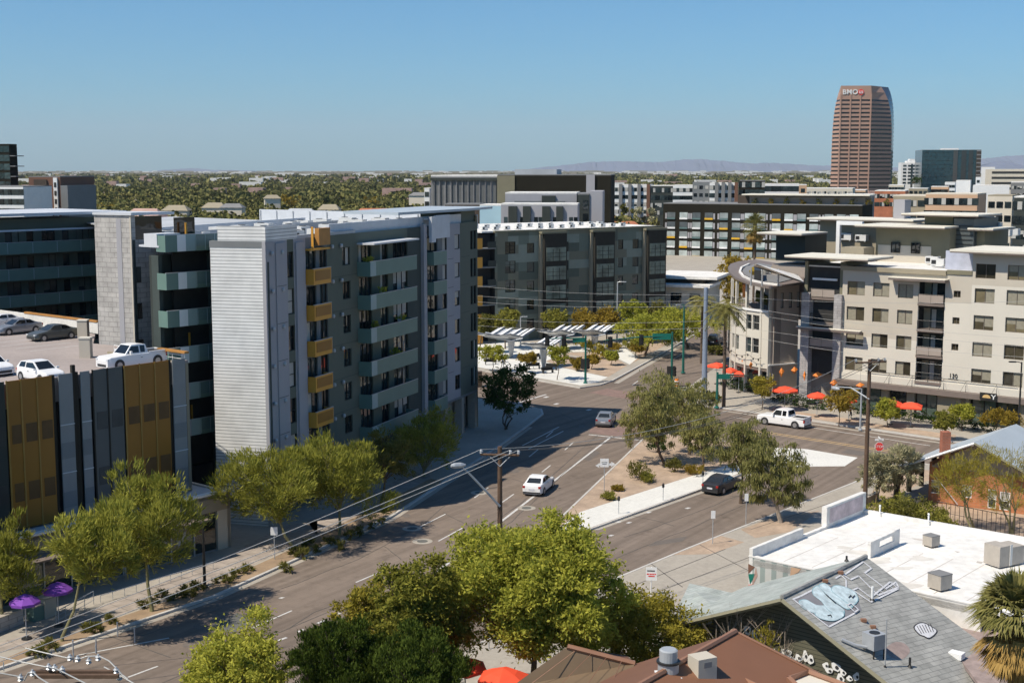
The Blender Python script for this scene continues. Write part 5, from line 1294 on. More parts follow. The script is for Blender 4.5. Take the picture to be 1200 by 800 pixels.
o = text('letters', 'BMO', 6.4, 'white', bm, WBm.P(WBm.S(996.3,110), -.25, CAMH+(200-109.5)/sx)-wloc(bm), WBm.rz, .3); o.data.space_character = 1.1; o.data.offset = .12
q = WBm.P(WBm.S(1009,110), -.1, CAMH+(200-109.5)/sx)-wloc(bm)
M['roundel'] = mat('red_roundel', (.75,.05,.04), .5)
b = MB().mat(M['roundel']).lathe([(2.7,0),(2.7,.6)], 20); o = b.buildL('roundel', bm); o.location = q; o.rotation_euler = (R(90),0,WBm.rz)
b = MB().mat(M['white'])
b.box(-1.7,1.7,-.85,-.62,-1.2,-.6); b.box(-1.7,-1.1,-.85,-.62,-.6,1.3); b.box(1.1,1.7,-.85,-.62,-.6,1.3); b.box(-.3,.3,-.85,-.62,-.1,1.3); o = b.buildL('roundel_mark', bm); o.location = q; o.rotation_euler[2] = WBm.rz
# teal glass office block and neighbours
r, W, zt = block('glass_office', 'teal mirror-glass office block on the right skyline', 1080, 1149, 176, 1400, 60, 'glass_teal', 'gray_wall', ang=-80, cat='office building')
for u0, u1, m in [(1117,1122,'black_gloss'),(1126.5,1132,'black_gloss'),(1135,1140,'black_gloss'),(1144,1149.5,'brown_dk')]: MB().mat(M[m]).box(W.S(u0,190), W.S(u1,190), -.6, -.01, 0, zt-.5, W.M).build('dark_strip', r)
for k in range(11): MB().mat(M['gray_wall']).box(W.S(1144.2,190), W.S(1149.4,190), -1.2, -.7, 6+k*4.2, 7.3+k*4.2, W.M).build('spandrel', r)
for k in range(11): MB().mat(M['glass_teal2'] if 'glass_teal2' in M else M.setdefault('glass_teal2', mat_glass('teal_joint', (.01,.035,.05), .2))).box(0, W.S(1116.5,190), -.35, -.012, 5+k*4.2, 5.25+k*4.2, W.M).build('joint', r)
part('penthouse', r, M['white'], lambda b: b.box(W.S(1108,176), W.S(1127,176), 20, 40, zt, zt+2.2, W.M))
r, W, zt = block('white_office', 'white mid-rise with a stepped peak between the brown tower and the glass block', 1056, 1080, 191, 1500, 30, 'white', 'roof_white', ang=-80, cat='office building')
part('peak', r, M['white'], lambda b: (b.box(6, 18, 2, 20, zt, zt+2.4, W.M), b.box(9, 15, 2, 20, zt+2.4, zt+4.4, W.M)))
for j in range(6):
    for i in range(4):
        MB().mat(M['glass']).box(2+i*5.4, 5.6+i*5.4, -.3, -.01, zt-4-j*3.8, zt-2.2-j*3.8, W.M).build('window', r)
MB().mat(M['glass']).box(10.6, 12.4, -.5, -.31, 0, zt-1, W.M).build('glass_strip', r)
r, W, zt = block('parking_structure', 'pale banded parking structure at the right edge under the hills', 1161, 1240, 198.5, 1050, 40, 'cream', 'roof_white', ang=-76, cat='parking structure')
for j in range(4): MB().mat(M['recess']).box(1, W.L-1, -.2, -.01, zt-3.2-j*4.2, zt-1.6-j*4.2, W.M).build('opening', r)
# ------------------------------------------------------------------ mid-distance town
WST = (0, 0, 4, 2, 0, 5)
blk = [
 ('apartment_building','white three-storey apartments left of the palms beyond the charcoal hall',717,762,217,560,14,'white','roof_white',-78,(12,4,3.1,1.6,1.6,WST)),
 ('apartment_building','charcoal-fronted apartments with a pale frame right of the white ones',763,789,218,552,14,'darkpanel','roof_white',-78,(5,4,3.1,2.0,1.8,WST)),
 ('apartment_building','white balcony apartments in the middle of the far row',789,812,217.5,550,14,'white','roof_white',-78,(6,4,3.1,1.6,1.6,WST)),
 ('apartment_building','slate grey block with a tall blind wall in the far row',812,832,214,545,14,'lilac_dk','gray_wall',-78,(3,4,3.1,1.4,1.4,WST)),
 ('apartment_building','bright white block with square bays in the far row',832,864,215,540,14,'white','roof_white',-78,(8,4,3.1,1.6,1.8,WST)),
 ('apartment_building','black-framed glass block at the right of the far row',867,896,212,536,14,'black_wall','gray_wall',-78,(5,4,3.1,2.6,2.2,WST)),
 ('apartment_building','white arcade-topped block beyond the black-framed one',897,937,216,560,14,'white','roof_white',-78,(7,3,3.4,3.0,2.2,(0,))),
 ('building','brown corner block above the hotel roof',937,946,217,540,14,'peach','roof_white',-78,(1,3,3.4,1.6,1.6,WST)),
 ('apartment_building','white courtyard building with an arched corner on the left skyline',-30,26,219,430,18,'white','gray_wall',-80,(12,5,3.1,1.9,1.9,(0,))),
 ('apartment_building','dark high-rise with thin balconies at the left edge',-30,12,170,470,5,'black_wall','black_wall',-80,(6,12,3.1,2.2,2.2,(0,2,0,0,4))),
 ('office_building','red-brown and black office block with a narrow checkered edge',33,70,207.5,452,24,'redbrown','gray_wall',-80,None),
 ('building','small white box beyond the canopy of trees',497,503,221,430,8,'white','roof_white',-80,(1,3,3.1,1.4,1.6,(0,))),
 ('commercial_building','grey-beige hall on the left of the mid-rise row at right',985,1020,229,560,30,'gray_wall','roof_white',-70,None),
 ('commercial_building','long terracotta-walled building below the brown tower',1026,1062,224,520,20,'copper','roof_white',-70,(6,2,3.2,1.8,1.6,WST)),
 ('apartment_building','peach apartments with dark balconies at the right middle distance',1086,1147,228,330,14,'peach','cream',-62,(8,4,3.1,2.2,1.7,WST)),
 ('apartment_building','olive and cream apartments beside the peach ones',1048,1086,230,340,14,'stucco_tan','cream',-62,(4,4,3.1,1.8,1.6,WST)),
 ('apartment_building','plain cream block with small square windows near the right edge',1159,1188,230,300,14,'cream','stucco_tan',-62,(3,5,3.1,1.4,1.4,(0,))),
 ('apartment_building','dark block with terraces cut off by the right edge',1190,1260,232,280,16,'darkpanel','roof_white',-62,(8,4,3.1,2.0,1.8,WST)),
 ('warehouse','light grey warehouse with a stepped top beside the glass office',1121,1138,212,700,30,'white','roof_white',-70,None),
 ('warehouse','low white warehouse with a dark loading gap',1141,1184,218,640,30,'white','roof_white',-70,None),
 ('commercial_building','long pale roof building right of the white arcade block',940,1000,221,640,20,'cream','roof_white',-72,(10,2,3.4,1.8,1.6,WST)),
 ('commercial_building','beige block at the foot of the brown tower, left side',985,1015,223,900,30,'peach','roof_white',-72,(8,2,3.6,2.0,1.8,(0,))),
 ('commercial_building','cream block at the foot of the brown tower, right side',1042,1060,217,950,30,'cream','roof_white',-72,(5,3,3.6,2.0,1.8,(0,))),
 ('building','tan cube between the brown tower and the white office',1066,1088,221,760,20,'stucco_tan','roof_white',-70,(4,2,3.4,1.8,1.6,(0,))),
 ('building','reddish low building in front of the glass office',1092,1112,219,720,20,'peach','roof_white',-70,(5,2,3.4,1.8,1.6,(0,))),
 ('building','white low building right of the reddish one',1108,1120,214,780,20,'white','roof_white',-70,(3,2,3.4,1.8,1.6,(0,))),
 ('building','small pale tower house left of the low warehouse',1144,1150,208,690,8,'white','roof_white',-70,(1,3,3.2,1.4,1.4,(0,))),
 ('building','grey white block at the right edge behind the warehouse',1186,1240,214,600,20,'gray_wall','roof_white',-70,(8,2,3.4,2.0,1.4,WST)),
 ('building','white block under the dark hills at right',1150,1166,196,1500,30,'white','roof_white',-70,None),
]
made = {}
for i, (nm, lab, u0, u1, vt, Z, dep, wm, rm, an, wi) in enumerate(blk):
    made[i] = block(nm, lab, u0, u1, vt, Z, dep, wm, rm, ang=an, cat=nm.replace('_', ' '), wins=wi)
r, W, zt = made[10]
part('dark_front', r, M['brown_dk'], lambda b: b.box(W.S(41,230), W.S(56,230), -.5, -.01, 0, zt-.8, W.M)); part('pale_pier', r, M['white'], lambda b: b.box(W.S(32.5,230), W.S(41,230), -1.5, -.01, 0, zt-7, W.M))
part('edge_strip', r, M['white'], lambda b: b.box(W.S(64,230), W.S(68.5,230), -.6, -.02, 0, zt-.2, W.M)); part('grey_side', r, M['lilac_dk'], lambda b: b.box(W.L, W.S(79.5,230), 0, 20, 0, zt-2.8, W.M))
for k in range(7): MB().mat(M['recess']).box(W.S(65,230), W.S(67.5,230), -.7, -.61, zt-3.4-k*2.8, zt-1.8-k*2.8, W.M).build('window', r)
r, W, zt = made[9]
for k in range(12): MB().mat(M['gray_wall']).box(W.L, W.L+2.0, 0, 6, zt-4-k*3.6, zt-3.7-k*3.6, W.M).build('balcony', r)
for i in (0,4): 
    r, W, zt = made[i]
    for k in range(4): MB().mat(M['redbrown'] if k == 3 else M['gray_wall']).box(W.L*(.2+.24*k), W.L*(.2+.24*k)+1.4, -1.0, -.25, 0, zt+.5, W.M).build('bay', r)
# houses among the trees
def house(u, v, wpx, label, wall, roof, Z=None, rh=2.2, ang=-60, cat='house'):
    P = G(u, v+13, 0); s = FPX/P.y; w = wpx/s; d = w*.6; h = max(3.6, CAMH-(v-18-200)/s-rh)
    t = empty('house', P, label, cat, 'houses among the far trees', R(random.choice([-12, 8, 15, -5])))
    MB().mat(M[wall]).box(-w/2, w/2, 0, d, 0, h).buildL('wall', t)
    b = MB().mat(M[roof]); o = .5
    b.add([(-w/2-o,-o,h),(w/2+o,-o,h),(w/2+o,d+o,h),(-w/2-o,d+o,h),(-w/2+d*.3,d/2,h+rh),(w/2-d*.3,d/2,h+rh)], [(0,1,5,4),(1,2,5),(2,3,4,5),(3,0,4),(3,2,1,0)]); b.buildL('roof', t)
    for k in (-.28, .1, .3): MB().mat(M['glass']).box(k*w, k*w+1.2, -.04, 0, 1, 2.3).buildL('window', t)
    return t
for u, v, w, lab, wl, rf_, rh in [(437,262,64,'large orange tile-roofed house above the grey blade roof','peach','copper',5),(470,264,34,'smaller orange tile-roofed house right of the large one','peach','copper',4),(165,262,46,'broad pink stone house on the left among the trees','pinkstone','pinkstone',4),
     (540,262,40,'pale gabled house close to the ribbed hall','pinkstone','pinkstone',3),(515,266,30,'grey roofed house right of the orange ones','cream','gray_wall',3),(735,277,40,'orange tile roof between the white flats and palms','peach','copper',3),(205,258,30,'little white gabled house in the trees at left','cream','stucco_tan',2.5),
     (250,255,26,'tan house near the middle left of the trees','cream','stucco_tan',2.5),(271,256,26,'pale house right of the tan one','cream','gray_wall',2),(350,262,40,'grey-roofed house above the roof edge','cream','roof_gray',3),(385,257,24,'pale cottage left of the yellow-green tree','cream','stucco_tan',2.5),
     (590,250,30,'pale house behind the blue building','cream','gray_wall',2),(320,246,18,'far cream house over the middle of the apartment roof','cream','stucco_tan',2),(490,243,22,'far tan house left of the ribbed hall','cream','gray_wall',2),
     (748,240,22,'far white house behind the white flats','white','roof_white',2),(900,238,30,'far pale house above the hotel roof','cream','roof_white',2)]:
    house(u, v, w, lab, wl, rf_, rh=rh)
# far-off wood and town that read as one mass
def cloud_trees(name, Z0, Z1, n, per, L, seed, m, h=(5,10), ex=()):
    rs = np.random.RandomState(seed)
    Z = np.sqrt(rs.rand(n)*(Z1**2-Z0**2)+Z0**2); X = (rs.rand(n)*2-1)*Z*.45
    keep = np.ones(n, bool)
    for (u0, u1, za, zb) in ex:
        uu = 600+X/Z*1563; keep &= ~((uu > u0)&(uu < u1)&(Z > za)&(Z < zb))
    Z = Z[keep]; X = X[keep]; n = len(Z)
    H = h[0]+(h[1]-h[0])*rs.rand(n)**1.5; Rr = H*(.38+.25*rs.rand(n))
    c = np.repeat(np.stack([X, Z, H*.62], 1), per, 0); r = np.repeat(Rr, per)[:,None]; hh = np.repeat(H*.42, per)[:,None]
    d = rs.normal(size=(n*per,3)); d /= np.linalg.norm(d, axis=1)[:,None]; d[:,2] = np.abs(d[:,2])*1.0-.25
    base = c+d*np.concatenate([r, r, hh], 1)*(.7+.3*rs.rand(n*per))[:,None]
    a = rs.normal(size=(n*per,3)); a /= np.linalg.norm(a, axis=1)[:,None]; b_ = np.cross(a, rs.normal(size=(n*per,3))); b_ /= np.linalg.norm(b_, axis=1)[:,None]
    ll = (L*(.6+.9*rs.rand(n*per)))[:,None]*(r/3.5)
    v = np.stack([base-a*ll, base+b_*ll*.7, base+a*ll, base-b_*ll*.7], 1).reshape(-1,3); N = n*per
    me = bpy.data.meshes.new(name)
    me.vertices.add(4*N); me.vertices.foreach_set('co', v.astype(np.float32).ravel()); me.loops.add(4*N); me.loops.foreach_set('vertex_index', np.arange(4*N, dtype=np.int32))
    me.polygons.add(N); me.polygons.foreach_set('loop_start', np.arange(0,4*N,4,dtype=np.int32)); me.polygons.foreach_set('loop_total', np.full(N,4,dtype=np.int32))
    me.materials.append(M[m]); me.update(calc_edges=True)
    o = bpy.data.objects.new(name, me); C.objects.link(o); o['kind'] = 'stuff'; return o
def mat_far(name):
    m, t, n, l = nt(name); o = n.new('ShaderNodeOutputMaterial'); d = n.new('ShaderNodeBsdfDiffuse'); l.new(d.outputs[0], o.inputs[0])
    tc = n.new('ShaderNodeTexCoord'); mp = n.new('ShaderNodeMapping'); mp.inputs['Scale'].default_value = (.09,.05,.02); l.new(tc.outputs['Object'], mp.inputs[0])
    f = noise(n, l, 1.0, 3, mp.outputs[0], .7); g = n.new('ShaderNodeNewGeometry')
    ad = n.new('ShaderNodeMath'); ad.operation = 'MULTIPLY_ADD'; l.new(g.outputs['Random Per Island'], ad.inputs[0]); ad.inputs[1].default_value = .25; l.new(f, ad.inputs[2])
    r = n.new('ShaderNodeValToRGB'); e = r.color_ramp.elements; e[0].position = .38; e[0].color = (.05,.06,.02,1); e[1].position = .92; e[1].color = (.27,.21,.10,1)
    for p, c in [(.5,(.085,.095,.035)),(.62,(.15,.145,.05)),(.74,(.21,.19,.07)),(.82,(.10,.105,.045))]: q = e.new(p); q.color = (*c,1)
    l.new(ad.outputs[0], r.inputs[0]); l.new(r.outputs[0], d.inputs[0]); return m
M['far_mix'] = mat_far('far_wood')
EX = [(496,730,250,460),(575,1300,200,470),(760,1300,200,600),(-100,85,250,470)]
cloud_trees('trees_beyond', 330, 900, 5200, 64, .62, 1, 'far_mix', (6,11), EX)
cloud_trees('far_wood', 900, 2200, 9000, 30, 1.1, 2, 'far_mix', (6,12), [(940,1300,200,1500)])
cloud_trees('distant_wood', 2200, 9000, 26000, 8, 2.4, 3, 'far_mix', (8,15))
def far_town(name, Z0, Z1, n, seed, sz, m):
    rs = random.Random(seed); b = MB().mat(M[m])
    for i in range(n):
        Z = Z0+(Z1-Z0)*rs.random(); X = (rs.random()*2-1)*Z*.45
        w = rs.uniform(*sz); h = rs.uniform(5, 12)*(1+Z/9000); d = rs.uniform(8,18)
        b.box(X, X+w, Z, Z+d, 0, h)
    o = b.build(name); o['kind'] = 'stuff'; return o
far_town('distant_town', 1500, 4500, 150, 5, (10,34), 'roof_white'); far_town('distant_town', 4500, 14000, 500, 6, (20,80), 'roof_white')
far_town('distant_town', 1200, 5000, 130, 7, (10,28), 'pinkstone'); far_town('distant_town', 5000, 16000, 500, 8, (40,160), 'stucco_tan')
# individual trees that stand out beyond
for i, (u, v, cr, lm, lab) in enumerate([(60,256,(53,232,69,246),'lf_golden','golden round tree before the red-brown office'),(437,252,(425,229,450,244),'lf_golden','yellow-green round tree left of the orange tile roof'),(95,258,(82,232,104,244),'lf_olive','olive tree right of the grey office side'),
     (345,256,(330,228,352,243),'lf_golden','yellowish tree above the middle of the apartment roof'),(120,262,(108,236,140,250),'lf_golden','golden bushy tree left of the pink house'),(620,300,(0,0,1,1),None,''),(715,275,(708,243,726,262),'lf_brown','rust-brown tree beside the charcoal hall'),
     (740,280,(722,240,748,264),'lf_olive','olive tree behind the pale palm clump'),(755,282,(740,241,772,264),'lf_silver','pale silvery palm-like clump over the patchwork roof'),(775,265,(770,228,800,243),'lf_golden','golden tree before the charcoal apartments'),(730,283,(716,250,735,268),'lf_brown','brown bare-looking tree by the tile roof'),
     (1060,240,(1068,207,1080,216),'lf_dark','dark round tree in front of the white office'),(1150,275,(1140,262,1160,277),'lf_dark','dark tree left of the cream block'),(507,262,(520,242,545,254),'lf_olive','olive tree behind the blade roof')]):
    if not lm: continue
    tree_px('tree', lab, 'tree', (u, v), cr, lm, 'broad', 420, 1.3 if v < 270 else .9, .8, 5, group='trees rising beyond the roofs', seed=40+i, r0=.3)
# hills
def ridge(name, Z, pts, m, seed):
    rs = random.Random(seed); b = MB().mat(M[m]); P = []
    for i in range(len(pts)-1):
        (u0, v0), (u1, v1) = pts[i], pts[i+1]; k = max(2, int(abs(u1-u0)/3))
        for j in range(k):
            t = j/k; P.append((u0+(u1-u0)*t, 200-(200-v0-(v1-v0)*t)*.86+rs.uniform(-.4,.4)))
    X = lambda u: (u-600)/1563*Z; zz = lambda v: CAMH+(200-v)/1563*Z
    rows = []
    for (dz, f) in [(-1500,0.0),(-700,.55),(0,1.0),(900,.6),(2000,0)]:
        rows.append([(X(u)+rs.uniform(-60,60)*(0 if f == 1 else 1), Z+dz+rs.uniform(-80,80), max(0, zz(v))*f*(1 if f in (0,1) else rs.uniform(.8,1.15))) for u, v in P])
    n = len(P); vs = [p for r_ in rows for p in r_]
    b.add(vs, [(r_*n+i, r_*n+i+1, (r_+1)*n+i+1, (r_+1)*n+i) for r_ in range(4) for i in range(n-1)])
    o = b.build(name); o['kind'] = 'structure'; return o
M['hill'] = mat('hazy_hill', (.12,.13,.19), .95, var=.2, scale=.001)  # blue of distant haze put into the base colour
ridge('hills', 30000, [(600,200),(640,195),(665,192),(690,188.5),(720,187),(745,188),(775,188.5),(800,185),(822,184.5),(850,187),(880,190.5),(905,189.5),(930,191.5),(960,193),(1000,194),(1050,196),(1080,194),(1120,190),(1150,184),(1180,180),(1215,179),(1260,183),(1330,190)], 'hill', 4)
ridge('hills', 20000, [(1130,197),(1150,194),(1165,188),(1178,187),(1190,192),(1205,195),(1230,197)], 'hill', 5)
ridge('hills', 34000, [(180,200),(205,198),(225,196.5),(250,199),(300,200)], 'hill', 6)
# haze: one closed box of even, thin, pale air round everything but the sky
hz = MB(); hz.box(-41000, 41000, -2900, 45000, -1.03, 1500)
hm, t_, n_, l_ = nt('haze'); o_ = n_.new('ShaderNodeOutputMaterial'); pv = n_.new('ShaderNodeVolumePrincipled'); pv.inputs['Color'].default_value = (.80,.90,1,1); pv.inputs['Density'].default_value = HAZE; pv.inputs['Anisotropy'].default_value = 0.0
l_.new(pv.outputs[0], o_.inputs['Volume']); hz.mat(hm)
if HAZE > 0: ho = hz.build('haze', None, hm); ho['kind'] = 'stuff'
def zat(u, v, P):                 # height at which the sight line u,v passes the spot P
    r = ray(u, v); return CAMH+r.z*(P.y/r.y)
def text_mesh(o):
    dg = bpy.context.evaluated_depsgraph_get(); me = bpy.data.meshes.new_from_object(o.evaluated_get(dg)); me.name = o.name
    n = bpy.data.objects.new(o.name, me); C.objects.link(n); n.parent = o.parent; n.location = o.location; n.rotation_euler = o.rotation_euler
    cu = o.data; nm = o.name; bpy.data.objects.remove(o); n.name = nm; return n
for o in [o for o in bpy.data.objects if o.type == 'FONT']: text_mesh(o)
# ------------------------------------------------------------------ cars (built along +x, front at +x)
def loft_rings(b, rings, M_=None):
    n = len(rings[0]); vs = [p for r_ in rings for p in r_]; fs = []
    for i in range(len(rings)-1):
        for k in range(n): fs.append((i*n+k, i*n+(k+1)%n, (i+1)*n+(k+1)%n, (i+1)*n+k))
    fs.append(tuple(range(n-1,-1,-1))); fs.append(tuple(range((len(rings)-1)*n, len(rings)*n))); b.add(vs, fs)
def car(label, kind, paint, P, head, group='cars on the streets', cat='car', name=None):
    L, Wd, H = {'sedan': (4.7,1.82,1.44), 'hatch': (4.4,1.82,1.58), 'suv': (4.7,1.9,1.7), 'pickup': (5.8,2.0,1.92)}[kind]
    t = empty(name or {'pickup':'pickup_truck'}.get(kind, 'car'), P, label, cat, group, math.atan2(head.y, head.x))
    h = Wd/2; gr = .22; 
    # side profile of lower body: (x, z_top)
    if kind == 'pickup': top = [(-2.9,.95),(-2.88,1.12),(-1.1,1.14),(-1.05,1.16),(1.05,1.18),(1.15,1.16),(2.6,1.08),(2.85,.98),(2.9,.8)]
    elif kind == 'sedan': top = [(-2.35,.72),(-2.30,.96),(-2.15,1.02),(-1.55,1.04),(-1,.96),(.95,.94),(1.2,.93),(2.0,.80),(2.28,.68),(2.35,.5)]
    else: top = [(-2.2,.8),(-2.15,1.0),(-2.0,1.05),(-1.2,1.04),(0,1.0),(1.0,1.0),(1.2,.98),(1.95,.88),(2.15,.75),(2.2,.55)]
    rings = []
    for x, z in top:
        q = .86 if abs(x) > L*.47 else (.95 if abs(x) > L*.42 else 1.0); w = h*q; m_ = gr+(z-gr)*.45
        rings.append([(x,-w*.93,gr),(x,-w,gr+.1),(x,-w,m_),(x,-w*.965,z-.06),(x,-w*.90,z),(x,w*.90,z),(x,w*.965,z-.06),(x,w,m_),(x,w,gr+.1),(x,w*.93,gr)])
    b = MB().mat(M[paint]); loft_rings(b, rings)
    # cabin: pillars + roof
    if kind == 'pickup': cab = [(-1.0,1.14),(-.85,1.86),(.55,1.90),(1.25,1.16)]
    elif kind == 'sedan': cab = [(-1.85,1.0),(-1.05,1.40),(.15,1.44),(1.05,.93)]
    elif kind == 'hatch': cab = [(-2.1,1.02),(-1.7,1.5),(.1,1.58),(1.05,.98)]
    else: cab = [(-2.2,1.02),(-1.95,1.62),(.1,1.7),(.95,1.0)]
    tw = h*.72; bw = h*.90
    (xa,za),(xb,zb),(xc,zc),(xd,zd) = cab
    b.add([(xa,-bw,za),(xd,-bw,zd),(xd,bw,zd),(xa,bw,za),(xb,-tw,zb),(xc,-tw,zc),(xc,tw,zc),(xb,tw,zb),((xb+xc)/2,-tw*.98,zc+.03),((xb+xc)/2,tw*.98,zc+.03)],
          [(0,1,5,8,4),(2,3,7,9,6),(1,2,6,5),(3,0,4,7),(4,8,9,7),(8,5,6,9)])
    if kind == 'pickup':
        b.mat(M['plastic_dk']); b.box(-2.78,-1.15,-h*.78,h*.78,1.13,1.16)
        b.mat(M[paint]); b.box(-2.86,-1.08,-h*.93,-h*.8,1.12,1.24); b.box(-2.86,-1.08,h*.8,h*.93,1.12,1.24); b.box(-2.9,-2.8,-h*.82,h*.82,.9,1.25)
    body = b.buildL('body', t, smooth=False)
    mod = body.modifiers.new('bevel', 'BEVEL'); mod.width = .05; mod.segments = 2; mod.limit_method = 'ANGLE'; mod.angle_limit = R(25)
    # glass, inset quads a few mm proud of the cabin
    def lerp(a, c, f): return tuple(a[i]+(c[i]-a[i])*f for i in range(3))
    def pane(name, q, inx, iny0, iny1):
        A,B_,C_,D_ = [Vector(p) for p in q]; nn_ = (B_-A).cross(D_-A).normalized()*.012
        P00 = A.lerp(B_,inx).lerp(D_.lerp(C_,inx),iny0); P10 = A.lerp(B_,1-inx).lerp(D_.lerp(C_,1-inx),iny0); P11 = A.lerp(B_,1-inx).lerp(D_.lerp(C_,1-inx),iny1); P01 = A.lerp(B_,inx).lerp(D_.lerp(C_,inx),iny1)
        MB().mat(M['carglass']).add([P00+nn_,P10+nn_,P11+nn_,P01+nn_], [(0,1,2,3)]).buildL(name, t)
    pane('windscreen', [(xd,-bw,zd),(xd,bw,zd),(xc,tw,zc),(xc,-tw,zc)], .07, .1, .93)
    pane('rear_window', [(xa,bw,za),(xa,-bw,za),(xb,-tw,zb),(xb,tw,zb)], .1, .15 if kind != 'pickup' else .3, .9)
    xm = (xb+xc)/2; 
    for s_ in (-1, 1):
        for (x0, x1, X0, X1) in [(xd-.12, xm, xc-.06, xm), (xm-.09, xa+.3, xm-.09, xb+.12)]:
            q = [(x0,s_*bw,za+.02),(x1,s_*bw,za+.02),(X1,s_*tw,zb+.02),(X0,s_*tw,zc-.0)]
            if s_ < 0: q = [q[1],q[0],q[3],q[2]]
            pane('side_window', q, .03, .12, .86)
    ax = L*.31 if kind != 'pickup' else 1.85
    for x in (-ax*(1 if kind != 'pickup' else 1.0), ax):
        for s_ in (-1, 1):
            r_ = .33 if kind != 'pickup' else .4
            w_ = MB().mat(M['tyre']); Mr = Matrix.Translation((x, s_*(h-.1), r_)) @ Matrix.Rotation(R(90), 4, 'X'); w_.lathe([(r_*.7,-.12),(r_,-.09),(r_,.09),(r_*.7,.12)], 16, M=Mr)
            wh = w_.buildL('wheel', t)
            rm = MB().mat(M['rim']); rm.lathe([(r_*.62,-.128),(r_*.66,-.1),(r_*.66,.1),(r_*.62,.128)], 12, M=Mr); rm.buildL('rim', wh)
            ar = MB().mat(M['plastic_dk']); ar.lathe([(r_+.07,-.02),(r_+.07,.02)], 16, M=Matrix.Translation((x, s_*(h-.012), r_)) @ Matrix.Rotation(R(90), 4, 'X')); ar.buildL('wheel_arch', t)
    e = L/2
    for s_ in (-1, 1):
        zt = .9 if kind == 'pickup' else .78
        y0 = s_*h*.66; MB().mat(M['lamp_red']).box(-e-.012, -e+.12, min(y0,y0+s_*h*.22), max(y0,y0+s_*h*.22), zt-(.2 if kind == 'pickup' else .04), zt+.14).buildL('tail_lamp', t)
        MB().mat(M['lamp_clear']).box(e-.22, e+.005, min(y0-s_*.08,y0+s_*h*.2), max(y0-s_*.08,y0+s_*h*.2), .58 if kind != 'pickup' else .78, .70 if kind != 'pickup' else .95).buildL('headlight', t)
        MB().mat(M[paint]).box(.72, .88, s_*(h-.02) if s_ > 0 else -h-.18, h+.18 if s_ > 0 else -(h-.02), 1.0 if kind != 'pickup' else 1.2, 1.13 if kind != 'pickup' else 1.45).buildL('mirror', t)
        MB().mat(M['plastic_dk']).box(-.35, -.2, min(s_*h,s_*(h+.02)), max(s_*h,s_*(h+.02)), .82, .86).buildL('door_handle', t)
    MB().mat(M['plate']).box(-e-.02, -e-.002, -.26, .26, .55 if kind != 'pickup' else .6, .7 if kind != 'pickup' else .75).buildL('number_plate', t)
    MB().mat(M['plastic_dk']).box(-e-.03, -e+.2, -h*.85, h*.85, .28, .42).buildL('rear_bumper', t)
    MB().mat(M['plastic_dk']).box(e-.2, e+.02, -h*.6, h*.6, .3, .5).buildL('grille', t)
    if group.endswith('deck'): t.scale = (.88,.88,.88)
    return t
def carpaint(n, c, metal=0): M[n] = mat(n, c, .28, metal, var=.02, spec=.6)
carpaint('paint_car_white', (.78,.78,.78)); carpaint('paint_car_silver', (.33,.34,.36), .5); carpaint('paint_car_dark', (.035,.035,.04), .2); carpaint('paint_car_olive', (.12,.125,.115), .4)
car('white sedan seen from behind in the middle lane of the curving road', 'sedan', 'paint_car_white', G(631.5,574.5), az(17))
car('silver sedan seen from behind entering the crossroads', 'sedan', 'paint_car_silver', G(710,496.5), az(12))
car('dark sedan at the kerb half hidden under the drooping trees', 'sedan', 'paint_car_dark', G(846,574), az(36))
car('white pickup truck driving left on the street by the restaurant', 'pickup', 'paint_car_white', G(918.5,498.3), dB, cat='pickup truck')
car('dark car parked behind the red umbrellas at the street corner', 'sedan', 'paint_car_dark', G(856,431), -dC)
car('dark car parked farther up the road beyond the tall pole', 'suv', 'paint_car_dark', G(838,403), dC)
car('silver car in the lot beyond the palms', 'sedan', 'paint_car_silver', G(866,406), dB)
gp = 'cars on the roof parking deck'
car('white pickup truck parked along the front edge of the parking deck', 'pickup', 'paint_car_white', G(155,429,ZD), -dA, gp, 'pickup truck')
car('white hatchback parked nose to the parapet above the ochre panels', 'hatch', 'paint_car_white', G(48,446,ZD), -dB, gp)
car('dark olive-grey sedan parked mid-deck', 'sedan', 'paint_car_olive', G(62,397.5,ZD), -dA, gp)
car('silver sedan left of the olive-grey one on the deck', 'sedan', 'paint_car_silver', G(21,390.5,ZD), -dA, gp)
car('white car at the far left of the deck by the back wall', 'sedan', 'paint_car_white', G(0,384,ZD), -dA, gp)
car('white car partly hidden behind the pale post by the block tower', 'sedan', 'paint_car_white', G(94,399,ZD), -dA, gp) if False else None
car('white car cut off by the left edge, front of deck', 'hatch', 'paint_car_white', G(-10,438,ZD), -dB, gp)
